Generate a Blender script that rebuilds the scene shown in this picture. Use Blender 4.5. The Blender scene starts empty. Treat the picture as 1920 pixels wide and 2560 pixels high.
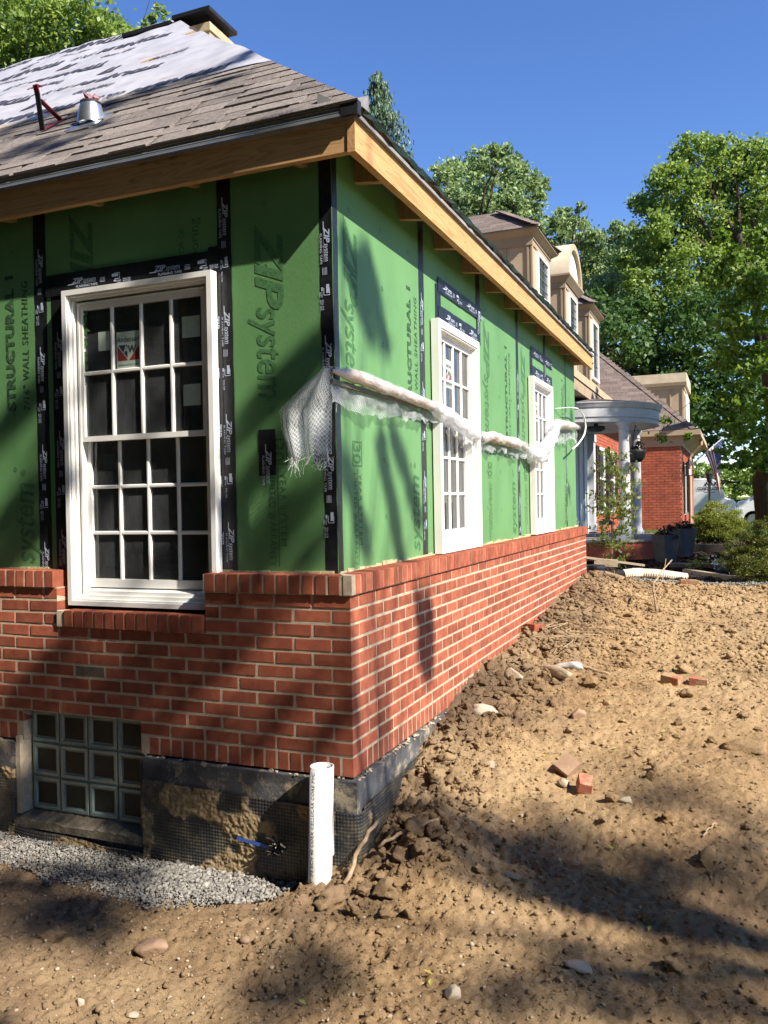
import bpy, bmesh, math, random
import numpy as np
from mathutils import Vector, Matrix
random.seed(11); RNG = np.random.default_rng(7)
C = bpy.context.scene.collection
SC = bpy.context.scene

# ------------------------------------------------------------------ camera
cam_d = bpy.data.cameras.new('camera'); cam = bpy.data.objects.new('camera', cam_d); C.objects.link(cam)
cam_d.sensor_fit = 'HORIZONTAL'; cam_d.sensor_width = 36.0; cam_d.lens = 36.0 * 2103.84 / 1920
cam_d.clip_start = 0.05; cam_d.clip_end = 3000
cr = Vector((0.92461633, 0.38045303, -0.01844288)); cu = Vector((0.01289849, 0.01711772, 0.99977028)); cf = Vector((-0.38068133, 0.92464181, -0.01092005))
CAM = Vector((1.61192, -3.49270, 0.42031))
cam.matrix_world = Matrix(((cr.x, cu.x, -cf.x, CAM.x), (cr.y, cu.y, -cf.y, CAM.y), (cr.z, cu.z, -cf.z, CAM.z), (0, 0, 0, 1)))
SC.camera = cam

# ------------------------------------------------------------------ world, sun, exposure
SUN = Vector((1.06, -0.33, 1.0)).normalized()          # towards the sun
world = bpy.data.worlds.new('World'); SC.world = world; world.use_nodes = True
wn = world.node_tree.nodes; wl = world.node_tree.links
sky = wn.new('ShaderNodeTexSky'); sky.sky_type = 'NISHITA'; sky.sun_disc = False
sky.sun_elevation = math.asin(SUN.z); sky.sun_rotation = math.atan2(SUN.x, SUN.y)
sky.altitude = 300; sky.air_density = 1.0; sky.dust_density = 0.05; sky.ozone_density = 3.5
wn['Background'].inputs['Strength'].default_value = 0.05
hs = wn.new('ShaderNodeHueSaturation'); hs.inputs['Hue'].default_value = 0.512; hs.inputs['Saturation'].default_value = 1.18; hs.inputs['Value'].default_value = 1.8
wl.new(sky.outputs[0], hs.inputs['Color']); wl.new(hs.outputs[0], wn['Background'].inputs['Color'])
sun_d = bpy.data.lights.new('sun', 'SUN'); sun_d.energy = 5.0; sun_d.angle = math.radians(0.53); sun_d.color = (1.0, 0.92, 0.80)
sun = bpy.data.objects.new('sun', sun_d); C.objects.link(sun); sun.rotation_euler = (-SUN).to_track_quat('-Z', 'Y').to_euler()
sun.location = (20, -6, 20)
SC.view_settings.view_transform = 'Standard'; SC.view_settings.look = 'None'
SC.view_settings.exposure = 1.25; SC.view_settings.gamma = 1.0; SC.view_settings.use_curve_mapping = False
SC.render.engine = 'CYCLES'
SC.cycles.max_bounces = 8; SC.cycles.transparent_max_bounces = 16; SC.cycles.use_denoising = True

# ------------------------------------------------------------------ materials
def node_mat(name):
    m = bpy.data.materials.new(name); m.use_nodes = True
    nt = m.node_tree; nt.nodes.clear()
    out = nt.nodes.new('ShaderNodeOutputMaterial')
    return m, nt, out
def N(nt, typ, **kw):
    n = nt.nodes.new(typ)
    for k, v in kw.items():
        if k.startswith('i_'): n.inputs[k[2:].replace('_', ' ')].default_value = v
        else: setattr(n, k, v)
    return n
def ramp(nt, fac, stops):
    r = nt.nodes.new('ShaderNodeValToRGB'); nt.links.new(fac, r.inputs[0])
    el = r.color_ramp.elements
    while len(el) < len(stops): el.new(0.5)
    for e, (p, c) in zip(el, stops):
        e.position = p; e.color = (c[0], c[1], c[2], 1) if hasattr(c, '__len__') else (c, c, c, 1)
    return r.outputs[0]
def noise(nt, vec, scale, detail=5, rough=0.55, dist=0.0):
    n = N(nt, 'ShaderNodeTexNoise'); n.inputs['Scale'].default_value = scale; n.inputs['Detail'].default_value = detail
    n.inputs['Roughness'].default_value = rough; n.inputs['Distortion'].default_value = dist
    nt.links.new(vec, n.inputs['Vector']); return n.outputs['Fac']
def mixc(nt, fac, a, b, mode='MIX'):
    m = nt.nodes.new('ShaderNodeMix'); m.data_type = 'RGBA'; m.blend_type = mode
    L = nt.links
    for v, s in ((fac, m.inputs[0]), (a, m.inputs[6]), (b, m.inputs[7])):
        if hasattr(v, 'node'): L.new(v, s)
        else: s.default_value = (v[0], v[1], v[2], 1) if hasattr(v, '__len__') else v
    return m.outputs[2]
def math_(nt, op, a, b=0.0, clamp=False):
    m = nt.nodes.new('ShaderNodeMath'); m.operation = op; m.use_clamp = clamp
    for v, s in ((a, m.inputs[0]), (b, m.inputs[1])):
        if hasattr(v, 'node'): nt.links.new(v, s)
        else: s.default_value = v
    return m.outputs[0]
def pos(nt, scale=None, loc=None):
    g = nt.nodes.new('ShaderNodeNewGeometry'); o = g.outputs['Position']
    if scale or loc:
        mp = nt.nodes.new('ShaderNodeMapping'); nt.links.new(o, mp.inputs[0])
        if scale: mp.inputs['Scale'].default_value = scale
        if loc: mp.inputs['Location'].default_value = loc
        o = mp.outputs[0]
    return o
def rnd(nt):
    a = nt.nodes.new('ShaderNodeObjectInfo').outputs['Random']; b = nt.nodes.new('ShaderNodeNewGeometry').outputs['Random Per Island']
    return math_(nt, 'FRACT', math_(nt, 'ADD', a, b))
def mat(name, col, col2=None, rough=0.7, scale=6.0, bump=0.0, bscale=60.0, spec=0.3, metal=0.0, var=0.0, detail=5, contrast=(0.35, 0.65), stretch=None, dirt=None):
    m, nt, out = node_mat(name); L = nt.links
    p = pos(nt, stretch)
    b = N(nt, 'ShaderNodeBsdfPrincipled'); b.inputs['Roughness'].default_value = rough; b.inputs['Metallic'].default_value = metal
    b.inputs['Specular IOR Level'].default_value = spec
    c = None
    col2 = col2 or tuple(x * 0.82 for x in col)
    c = ramp(nt, noise(nt, p, scale, detail), [(contrast[0], col2), (contrast[1], col)])
    if dirt:
        f = ramp(nt, noise(nt, pos(nt), dirt[1], 8, 0.7), [(dirt[2], 0.0), (dirt[3], 1.0)])
        c = mixc(nt, f, c, dirt[0])
    if var:
        v = math_(nt, 'ADD', math_(nt, 'MULTIPLY', rnd(nt), 2 * var), 1 - var)
        h = nt.nodes.new('ShaderNodeHueSaturation'); L.new(c, h.inputs['Color']); L.new(v, h.inputs['Value']); c = h.outputs[0]
    L.new(c, b.inputs['Base Color'])
    if bump:
        bp = N(nt, 'ShaderNodeBump'); bp.inputs['Strength'].default_value = bump; bp.inputs['Distance'].default_value = 0.01
        L.new(noise(nt, p, bscale, 6, 0.65), bp.inputs['Height']); L.new(bp.outputs[0], b.inputs['Normal'])
    L.new(b.outputs[0], out.inputs[0]); return m
def wood(name, col, col2, ax=0, stain=True, sc=1.0):
    m, nt, out = node_mat(name); L = nt.links
    s = [26 * sc] * 3; s[ax] = 1.3 * sc
    s2 = [7 * sc] * 3; s2[ax] = 0.55 * sc
    n0 = noise(nt, pos(nt, s2), 1.6, 2, .5, .6); rings = math_(nt, 'FRACT', math_(nt, 'MULTIPLY', n0, 13.0)); rings = math_(nt, 'POWER', rings, 2.2)
    n1 = noise(nt, pos(nt, s), 3.0, 6, 0.6)
    f = math_(nt, 'SUBTRACT', math_(nt, 'ADD', math_(nt, 'MULTIPLY', n1, 0.6), .28), math_(nt, 'MULTIPLY', rings, 0.26))
    c = ramp(nt, f, [(0.25, col2), (0.55, col), (0.8, tuple(min(1, x * 1.12) for x in col))])
    if stain:
        f2 = ramp(nt, noise(nt, pos(nt, (1, 1, 2.2)), 5.5, 10, 0.85), [(0.60, 0.0), (0.70, 0.75)])
        c = mixc(nt, f2, c, (0.10, 0.07, 0.045))
        kn = N(nt, 'ShaderNodeTexVoronoi'); kn.inputs['Scale'].default_value = 1.0; s3 = [9.0] * 3; s3[ax] = 3.2; L.new(pos(nt, s3), kn.inputs['Vector'])
        c = mixc(nt, ramp(nt, kn.outputs['Distance'], [(0.05, 0.85), (0.13, 0.0)]), c, (0.20, 0.085, 0.03))
    b = N(nt, 'ShaderNodeBsdfPrincipled'); b.inputs['Roughness'].default_value = 0.75; b.inputs['Specular IOR Level'].default_value = 0.2
    L.new(c, b.inputs['Base Color'])
    bp = N(nt, 'ShaderNodeBump'); bp.inputs['Strength'].default_value = 0.25; bp.inputs['Distance'].default_value = 0.004
    L.new(f, bp.inputs['Height']); L.new(bp.outputs[0], b.inputs['Normal']); L.new(b.outputs[0], out.inputs[0]); return m
def leafmat(name, stops, trans=0.35, bright=1.0):
    m, nt, out = node_mat(name); L = nt.links
    isl = nt.nodes.new('ShaderNodeNewGeometry').outputs['Random Per Island']
    f = math_(nt, 'ADD', math_(nt, 'MULTIPLY', isl, 0.6), math_(nt, 'MULTIPLY', noise(nt, pos(nt), 0.9, 3), 0.4))
    c = ramp(nt, f, [(p, tuple(x * bright for x in q)) for p, q in stops])
    d = N(nt, 'ShaderNodeBsdfPrincipled'); d.inputs['Roughness'].default_value = 0.5; d.inputs['Specular IOR Level'].default_value = 0.35
    t = N(nt, 'ShaderNodeBsdfTranslucent'); L.new(c, d.inputs['Base Color'])
    h = nt.nodes.new('ShaderNodeHueSaturation'); h.inputs['Saturation'].default_value = 1.1; h.inputs['Value'].default_value = 1.6; h.inputs['Hue'].default_value = 0.485
    L.new(c, h.inputs['Color']); L.new(h.outputs[0], t.inputs['Color'])
    mx = N(nt, 'ShaderNodeMixShader'); mx.inputs[0].default_value = trans; L.new(d.outputs[0], mx.inputs[1]); L.new(t.outputs[0], mx.inputs[2])
    L.new(mx.outputs[0], out.inputs[0]); return m
def glassmat(name, tint=(0.75, 0.85, 0.85), refl=0.9, rough=0.0):
    m, nt, out = node_mat(name); L = nt.links
    t = N(nt, 'ShaderNodeBsdfTransparent'); t.inputs[0].default_value = (*tint, 1)
    g = N(nt, 'ShaderNodeBsdfGlossy'); g.inputs['Roughness'].default_value = rough; g.inputs[0].default_value = (refl, refl, refl, 1)
    fr = N(nt, 'ShaderNodeFresnel'); fr.inputs['IOR'].default_value = 1.55
    bp = N(nt, 'ShaderNodeBump'); bp.inputs['Strength'].default_value = 0.06; bp.inputs['Distance'].default_value = 0.02
    L.new(noise(nt, pos(nt), 2.5, 1), bp.inputs['Height']); L.new(bp.outputs[0], g.inputs['Normal'])
    mx = N(nt, 'ShaderNodeMixShader'); L.new(fr.outputs[0], mx.inputs[0]); L.new(t.outputs[0], mx.inputs[1]); L.new(g.outputs[0], mx.inputs[2])
    du = N(nt, 'ShaderNodeBsdfDiffuse'); du.inputs[0].default_value = (.50, .53, .56, 1); m2 = N(nt, 'ShaderNodeMixShader'); L.new(ramp(nt, noise(nt, pos(nt, (1, 1, .5)), 7, 7, .7), [(.35, .035), (.75, .13)]), m2.inputs[0])  # thin dusty veil mixed in to give the panes a soft grey reflection
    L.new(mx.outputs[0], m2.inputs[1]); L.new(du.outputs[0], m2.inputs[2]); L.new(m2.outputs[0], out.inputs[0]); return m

# ------------------------------------------------------------------ mesh helpers
def link(o, parent=None):
    C.objects.link(o)
    if parent is not None:
        o.parent = parent
    return o
def wloc(o):
    v = Vector((0, 0, 0))
    while o is not None: v = v + o.location; o = o.parent
    return v
class MB:
    def __init__(s): s.v = []; s.f = []; s.n = 0
    def add(s, v, f):
        s.v.append(np.asarray(v, float)); f = [tuple(i + s.n for i in q) for q in f]; s.f += f; s.n += len(v); return s
    def box(s, x0, x1, y0, y1, z0, z1):
        v = [(x0, y0, z0), (x1, y0, z0), (x1, y1, z0), (x0, y1, z0), (x0, y0, z1), (x1, y0, z1), (x1, y1, z1), (x0, y1, z1)]
        return s.add(v, [(0, 3, 2, 1), (4, 5, 6, 7), (0, 1, 5, 4), (1, 2, 6, 5), (2, 3, 7, 6), (3, 0, 4, 7)])
    def obox(s, o, ex, ey, ez):                       # box from a corner and three edge vectors
        o, ex, ey, ez = map(np.array, (o, ex, ey, ez))
        v = [o, o + ex, o + ex + ey, o + ey, o + ez, o + ex + ez, o + ex + ey + ez, o + ey + ez]
        f = [(0, 3, 2, 1), (4, 5, 6, 7), (0, 1, 5, 4), (1, 2, 6, 5), (2, 3, 7, 6), (3, 0, 4, 7)]
        if np.dot(np.cross(ex, ey), ez) < 0: f = [q[::-1] for q in f]
        return s.add(v, f)
    def quad(s, *p): return s.add(p, [tuple(range(len(p)))])
    def prism(s, pts, vec):                            # polygon extruded along vec
        n = len(pts); a = np.array(pts, float); b = a + np.array(vec, float)
        f = [tuple(range(n))[::-1], tuple(range(n, 2 * n))] + [(i, (i + 1) % n, n + (i + 1) % n, n + i) for i in range(n)]
        return s.add(np.vstack([a, b]), f)
    def tube(s, path, r, n=8, cap=True, wob=0.0):
        P = np.array(path, float); k = len(P); r = np.full(k, r) if np.isscalar(r) else np.array(r, float)
        T = np.gradient(P, axis=0); T /= np.linalg.norm(T, axis=1)[:, None] + 1e-9
        up = np.array([0, 0, 1.0]) if abs(T[0][2]) < 0.9 else np.array([1.0, 0, 0])
        V = []
        for i in range(k):
            a = np.cross(T[i], up); a /= np.linalg.norm(a) + 1e-9; b = np.cross(a, T[i]); up = b
            for j in range(n):
                t = 2 * math.pi * j / n; rr = r[i] * (1 + (random.uniform(-wob, wob) if wob else 0))
                V.append(P[i] + rr * (math.cos(t) * a + math.sin(t) * b))
        f = [(i * n + j, i * n + (j + 1) % n, (i + 1) * n + (j + 1) % n, (i + 1) * n + j) for i in range(k - 1) for j in range(n)]
        if cap: f += [tuple(range(n))[::-1], tuple((k - 1) * n + j for j in range(n))]
        return s.add(V, f)
    def lathe(s, prof, c=(0, 0, 0), n=20):             # prof: (radius, z)
        V = [(c[0] + r * math.cos(2 * math.pi * j / n), c[1] + r * math.sin(2 * math.pi * j / n), c[2] + z) for r, z in prof for j in range(n)]
        k = len(prof)
        f = [(i * n + j, i * n + (j + 1) % n, (i + 1) * n + (j + 1) % n, (i + 1) * n + j) for i in range(k - 1) for j in range(n)]
        return s.add(V, f)
    def mesh(s, name, m, smooth=False):
        me = bpy.data.meshes.new(name); v = np.vstack(s.v)
        me.from_pydata(v.tolist(), [], s.f)
        me.materials.append(m)
        if smooth: me.polygons.foreach_set('use_smooth', [True] * len(me.polygons))
        me.update(); return me
    def build(s, name, m, parent=None, smooth=False, local=False):
        o = bpy.data.objects.new(name, s.mesh(name, m, smooth)); link(o, parent)
        if parent is not None and not local: o.location = -wloc(parent)
        return o
def np_mesh(name, V, F, m, smooth=False):             # fast: V (n,3), F (k,q)
    me = bpy.data.meshes.new(name); V = np.ascontiguousarray(V, np.float32); F = np.ascontiguousarray(F, np.int32); k, q = F.shape
    me.vertices.add(len(V)); me.vertices.foreach_set('co', V.ravel())
    me.loops.add(k * q); me.loops.foreach_set('vertex_index', F.ravel())
    me.polygons.add(k); me.polygons.foreach_set('loop_start', np.arange(0, k * q, q, dtype=np.int32))
    me.polygons.foreach_set('loop_total', np.full(k, q, np.int32))
    if smooth: me.polygons.foreach_set('use_smooth', np.ones(k, bool))
    me.materials.append(m); me.update(calc_edges=True); return me
def np_obj(name, V, F, m, parent=None, smooth=False):
    o = bpy.data.objects.new(name, np_mesh(name, V, F, m, smooth)); link(o, parent)
    if parent is not None: o.location = -wloc(parent)
    return o
def tag(o, label=None, cat=None, group=None, kind=None):
    if label: o['label'] = label
    if cat: o['category'] = cat
    if group: o['group'] = group
    if kind: o['kind'] = kind
    return o
def thing(name, label, cat, loc=(0, 0, 0), group=None, rz=0.0):
    o = bpy.data.objects.new(name, None); o.empty_display_size = 0.1; link(o); o.location = loc; o.rotation_euler = (0, 0, rz)
    return tag(o, label, cat, group)
def copy_tree(o, parent=None):
    c = o.copy(); C.objects.link(c); c.parent = parent
    for ch in list(o.children): copy_tree(ch, c)
    return c
def rect_minus(r, holes):
    out = [r]
    for h in holes:
        nx = []
        for a0, a1, b0, b1 in out:
            x0, x1, z0, z1 = max(a0, h[0]), min(a1, h[1]), max(b0, h[2]), min(b1, h[3])
            if x0 >= x1 or z0 >= z1: nx.append((a0, a1, b0, b1)); continue
            if a0 < x0: nx.append((a0, x0, b0, b1))
            if x1 < a1: nx.append((x1, a1, b0, b1))
            if b0 < z0: nx.append((x0, x1, b0, z0))
            if z1 < b1: nx.append((x0, x1, z1, b1))
        out = nx
    return out
# value noise, numpy
_L = np.random.default_rng(3).random((64, 64, 64)).astype(np.float32)
def vnoise(x, y, z=0.0):
    x = np.asarray(x, float); y = np.asarray(y, float); z = np.asarray(z, float) + 0 * x
    xi, yi, zi = np.floor(x).astype(int), np.floor(y).astype(int), np.floor(z).astype(int); fx, fy, fz = x - xi, y - yi, z - zi
    fx, fy, fz = (t * t * (3 - 2 * t) for t in (fx, fy, fz)); r = 0
    for i in (0, 1):
        for j in (0, 1):
            for k in (0, 1):
                r = r + _L[(xi + i) % 64, (yi + j) % 64, (zi + k) % 64] * np.where(i, fx, 1 - fx) * np.where(j, fy, 1 - fy) * np.where(k, fz, 1 - fz)
    return r * 2 - 1
def fbm(x, y, z=0.0, o=4, g=0.5):
    s = 0; a = 1.0
    for i in range(o): s = s + a * vnoise(x * 2 ** i + 17 * i, y * 2 ** i + 5 * i, np.asarray(z) * 2 ** i + 3 * i); a *= g
    return s
def smooth01(t): t = np.clip(t, 0, 1); return t * t * (3 - 2 * t)
def H(x, y):                                           # height of the ground
    x = np.asarray(x, float); y = np.asarray(y, float)
    b = np.interp(y, [-30, -6, -1, -.4, .1, .6, 1.2, 2, 3.5, 5, 7, 7.8, 9, 12, 15, 20, 30, 60, 400], [-1.5, -1.38, -1.31, -1.28, -1.2, -1.08, -.99, -.91, -.79, -.68, -.61, -.69, -.72, -.62, -.47, -.38, -.75, -.9, -.9])
    left = smooth01((-.1 - x) / .25) * smooth01((.3 - y) / .3)
    d = np.clip(-y, 0, 9); pit = -1.3 - .1 * np.exp(-(d / .4) ** 2)
    b = b * (1 - left) + pit * left
    b = b + .13 * np.exp(-(x / .5) ** 2) * smooth01((y - .1) / .8) * (1 - smooth01((y - 6.6) / .8))
    b = b + .13 * np.exp(-((x - .33) / .25) ** 2 - ((y - .1) / .3) ** 2)
    return b
def worley(x, y, s, seed=0):                           # distance to the nearest cell point, numpy
    r = np.random.default_rng(seed).random((2, 128, 128)); X, Y = x * s, y * s; xi, yi = np.floor(X).astype(int), np.floor(Y).astype(int); best = np.full(np.shape(X), 9.0)
    for i in (-1, 0, 1):
        for j in (-1, 0, 1):
            a_, b_ = (xi + i) % 128, (yi + j) % 128; best = np.minimum(best, (xi + i + r[0][a_, b_] - X) ** 2 + (yi + j + r[1][a_, b_] - Y) ** 2)
    return np.sqrt(best)
# text as thin flat meshes
_tc = {}
def text_mesh(s, shear=0.0, bold=0.0, spacing=1.0):
    key = (s, shear, bold, spacing)
    if key in _tc: return _tc[key]
    cu_ = bpy.data.curves.new('t', 'FONT'); cu_.body = s; cu_.shear = shear; cu_.offset = bold; cu_.space_character = spacing; cu_.resolution_u = 3
    o = bpy.data.objects.new('t', cu_); C.objects.link(o); bpy.context.view_layer.update()
    me = bpy.data.meshes.new_from_object(o.evaluated_get(bpy.context.evaluated_depsgraph_get()))
    C.objects.unlink(o); bpy.data.objects.remove(o)
    v = np.zeros(len(me.vertices) * 3, np.float32); me.vertices.foreach_get('co', v); v = v.reshape(-1, 3)
    f = [tuple(p.vertices) for p in me.polygons]; bpy.data.meshes.remove(me)
    v[:, 0] -= v[:, 0].min(); v[:, 1] -= min(0, v[:, 1].min()) * 0
    _tc[key] = (v, f); return _tc[key]
class Print:
    """flat print collected in (u, v) and laid on a plane: P = o + u*ex + v*ey"""
    def __init__(s): s.mb = MB()
    def text(s, t, u, v, w=None, h=None, shear=0.0, bold=0.0, size=None, spacing=1.0):
        V, F = text_mesh(t, shear, bold, spacing); V = V.copy(); ww = V[:, 0].max(); top = V[:, 1].max()
        sx = w / ww if w else size; sy = h / top if h else (size or sx)
        if not w: sx = sy if not size else size
        s.mb.add(np.c_[V[:, 0] * sx + u, V[:, 1] * sy + v, V[:, 2] * 0], F); return s
    def rect(s, u0, u1, v0, v1, sk=0.0):
        s.mb.add([(u0, v0, 0), (u1, v0, 0), (u1 + sk, v1, 0), (u0 + sk, v1, 0)], [(0, 1, 2, 3)]); return s
    def frame(s, u0, u1, v0, v1, t):
        for r in ((u0, u1, v0, v0 + t), (u0, u1, v1 - t, v1), (u0, u0 + t, v0 + t, v1 - t), (u1 - t, u1, v0 + t, v1 - t)): s.rect(*r)
        return s
    def mesh(s, name, m): return s.mb.mesh(name, m)
def lay(me, o, ex, ey, parent, name='lettering'):
    ex, ey = Vector(ex), Vector(ey); ez = ex.cross(ey)
    ob = bpy.data.objects.new(name, me); link(ob, parent)
    o = Vector(o) - (wloc(parent) if parent else Vector((0, 0, 0)))
    ob.matrix_local = Matrix(((ex.x, ey.x, ez.x, o.x), (ex.y, ey.y, ez.y, o.y), (ex.z, ey.z, ez.z, o.z), (0, 0, 0, 1)))
    return ob
# foliage and clods, numpy
def rand_rot(n):
    q = RNG.normal(size=(n, 4)); q /= np.linalg.norm(q, axis=1)[:, None]; w, x, y, z = q.T
    return np.stack([np.stack([1 - 2 * (y * y + z * z), 2 * (x * y - z * w), 2 * (x * z + y * w)], 1), np.stack([2 * (x * y + z * w), 1 - 2 * (x * x + z * z), 2 * (y * z - x * w)], 1), np.stack([2 * (x * z - y * w), 2 * (y * z + x * w), 1 - 2 * (x * x + y * y)], 1)], 1)
def leaf_quads(P, size, asp=0.6, droop=0.0):
    n = len(P); R = rand_rot(n); s = size * RNG.uniform(0.6, 1.3, n)
    if droop:                                           # long axis hangs down
        a = RNG.normal(size=(n, 3)) * (1 - droop); a[:, 2] -= droop * 1.2; a /= np.linalg.norm(a, axis=1)[:, None]
        b = np.cross(a, RNG.normal(size=(n, 3))); b /= np.linalg.norm(b, axis=1)[:, None] + 1e-9
    else: a, b = R[:, :, 0], R[:, :, 1]
    a = a * s[:, None] * 0.5; b = b * (s * asp)[:, None] * 0.5; nz = np.cross(a, b); nz /= np.linalg.norm(nz, axis=1)[:, None] + 1e-9
    bend = nz * (s * 0.10)[:, None]
    V = np.stack([P - a, P - a * .1 + b + bend, P + a, P - a * .1 - b + bend], 1).reshape(-1, 3)
    return V, np.arange(4 * n).reshape(-1, 4)
def crown_points(blobs, dens, clump=0.2, shell=0.45, sub=26):
    out = []
    for x, y, z, r in blobs:
        k = max(4, int(sub * min(1.6, r) + 8)); d = RNG.normal(size=(k, 3)); d /= np.linalg.norm(d, axis=1)[:, None]
        rad = r * (shell + (1 - shell) * RNG.random(k) ** 0.6); c = np.array([x, y, z]) + d * rad[:, None] * np.array([1, 1, 0.9])
        n = max(6, int(dens * r * r / k)); cr_ = r * clump * RNG.uniform(0.6, 1.5, k)
        P = c[:, None, :] + RNG.normal(size=(k, n, 3)) * cr_[:, None, None] * np.array([1, 1, 0.55])
        out.append(P.reshape(-1, 3))
    return np.vstack(out)
def limb(mb, a, b, r0, r1, sag=0.1):
    a, b = np.array(a, float), np.array(b, float); L = np.linalg.norm(b - a); k = 5; t = np.linspace(0, 1, k)[:, None]
    P = a + (b - a) * t; P += RNG.normal(size=(k, 3)) * L * 0.03 * np.sin(t * math.pi); P[:, 2] += sag * L * np.sin(t[:, 0] * math.pi)
    mb.tube(P, np.linspace(r0, r1, k), 6)
def tree(name, label, base, top, blobs, dens, leaf, lm, bark, r0=0.3, group=None, clump=0.2, asp=0.6, shell=0.45, limbs=True, cat='tree', sub=26):
    t = thing(name, label, cat, base, group)
    P = crown_points(blobs, dens, clump, shell, sub); V, F = leaf_quads(P, leaf, asp)
    np_obj('crown', V, F, lm, t)
    mb = MB(); b, e = np.array(base, float), np.array(top, float); ts = np.linspace(0, 1, 7)[:, None]
    path = b + (e - b) * ts + RNG.normal(size=(7, 3)) * 0.12 * np.sin(ts * math.pi); rr = np.linspace(r0, r0 * .35, 7); rr[0] *= 1.35
    path[0, 2] -= 0.3; mb.tube(path, rr, 12)
    mb.build('trunk', bark, t, smooth=True)
    if limbs:
        lb = MB()
        for q in blobs[::2]:
            q = np.array(q[:3]) - np.array((0, 0, q[3] * .5)); s = min(0.95, max(0.25, (q[2] - b[2]) / max(0.1, e[2] - b[2]) * 0.75)); st = b + (e - b) * s
            limb(lb, st, q, r0 * .28, r0 * .06, 0.06)
            for _ in range(3): limb(lb, st + (q - st) * random.uniform(.5, .9), q + RNG.normal(size=3) * 0.3 * np.array([1, 1, .5]), r0 * .07, r0 * .02, 0.02)
        lb.build('limb', bark, t, smooth=True)['kind'] = 'stuff'
    return t
# ------------------------------------------------------------------ the materials of the place
m_brick = mat('brick_red', (0.345, 0.103, 0.056), (0.225, 0.062, 0.036), 0.85, 14, 0.5, 260, 0.2, var=0.24, detail=8, dirt=((0.36, 0.20, 0.13), 26, 0.68, 0.84))
m_brick_pale = mat('brick_chalky', (0.46, 0.22, 0.16), (0.32, 0.11, 0.07), 0.9, 40, 0.5, 200, 0.15, var=0.1)
m_brick_grey = mat('brick_brown', (0.17, 0.13, 0.10), (0.10, 0.08, 0.06), 0.9, 20, 0.5, 200, 0.15)
m_mortar = mat('mortar', (0.50, 0.415, 0.31), (0.39, 0.315, 0.23), 0.95, 25, 0.7, 220, 0.1, detail=8)
m_zip = mat('sheathing_green', (0.112, 0.245, 0.095), (0.092, 0.208, 0.078), 0.5, 3.0, 0.12, 90, 0.28, detail=8, dirt=((0.20, 0.27, 0.17), 14, 0.66, 0.80), stretch=(1, 1, .55))
m_zipink = mat('sheathing_ink', (0.04, 0.105, 0.042), (0.062, 0.16, 0.062), 0.6, 70, 0, spec=0.2, contrast=(0.45, 0.62))
m_osb = mat('osb_edge', (0.36, 0.25, 0.13), (0.22, 0.14, 0.07), 0.9, 60)
m_zipink2 = mat('sheathing_ink_bold', (0.022, 0.045, 0.022), (0.05, 0.11, 0.05), 0.6, 70, 0, spec=0.2, contrast=(0.40, 0.60))
m_tape = mat('flashing_tape_black', (0.014, 0.015, 0.018), (0.007, 0.007, 0.009), 0.38, 30, 0.25, 18, 0.45)
m_tapeink = mat('tape_ink', (0.40, 0.45, 0.56), (0.26, 0.30, 0.38), 0.5, 120, contrast=(0.3, 0.5))
m_white = mat('white_vinyl', (0.80, 0.79, 0.76), (0.74, 0.73, 0.70), 0.35, 5, 0, spec=0.4)
m_whitetrim = mat('white_painted_trim', (0.74, 0.74, 0.73), (0.62, 0.62, 0.61), 0.5, 4)
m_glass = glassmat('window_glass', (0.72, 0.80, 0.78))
m_dark = mat('dark_room', (0.26, 0.26, 0.27), (0.15, 0.15, 0.16), 0.9, 3)
m_stud = wood('stud_wood', (0.34, 0.22, 0.11), (0.22, 0.13, 0.06), 2, False)
m_lumb_y = wood('fascia_wood_y', (0.47, 0.275, 0.125), (0.33, 0.165, 0.065), 1, False)
m_lumb_x = wood('fascia_wood_x', (0.45, 0.27, 0.125), (0.31, 0.165, 0.07), 0, True)
m_weathered = wood('weathered_plank', (0.34, 0.27, 0.19), (0.20, 0.15, 0.10), 0, False, 2.0)
m_shingle = mat('shingle', (0.265, 0.235, 0.215), (0.165, 0.142, 0.135), 0.95, 45, 0.7, 420, 0.15, var=0.24, detail=8)
m_shingle_old = mat('shingle_brown', (0.19, 0.15, 0.135), (0.12, 0.095, 0.085), 0.95, 40, 0.4, 300, 0.15, var=0.2)
m_starter = mat('starter_strip', (0.42, 0.36, 0.27), (0.30, 0.25, 0.19), 0.95, 120, 0.4, 400, 0.1)
m_under = mat('roof_underlayment', (0.41, 0.41, 0.455), (0.33, 0.335, 0.38), 0.5, 5, 0.35, 7, 0.3)
m_underink = mat('underlayment_ink', (0.03, 0.03, 0.045), (0.07, 0.07, 0.09), 0.6, 60)
m_underred = mat('underlayment_red_ink', (0.42, 0.12, 0.10), (0.55, 0.3, 0.28), 0.6, 60)
m_metal = mat('grey_coated_metal', (0.20, 0.22, 0.23), (0.17, 0.185, 0.195), 0.42, 3, spec=0.5, metal=0.5)
m_metal_lip = mat('edge_highlight_metal', (0.75, 0.77, 0.80), (0.6, 0.62, 0.65), 0.25, 4, metal=0.9)
m_galv = mat('galvanised_metal', (0.62, 0.66, 0.70), (0.45, 0.48, 0.52), 0.3, 12, 0.1, 20, metal=0.9)
m_black = mat('black_metal', (0.02, 0.02, 0.024), (0.012, 0.012, 0.014), 0.5, 8)
m_membrane = mat('dimple_membrane', (0.028, 0.029, 0.032), (0.016, 0.016, 0.018), 0.45, 20, 0.15, 80, 0.5, dirt=((0.30, 0.22, 0.12), 6.5, 0.50, 0.60))
m_block = mat('damp_proofed_block', (0.12, 0.122, 0.125), (0.05, 0.05, 0.055), 0.85, 7, 0.5, 60, 0.2, dirt=((0.36, 0.30, 0.21), 9, 0.52, 0.66))
m_dirt = None
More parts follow.
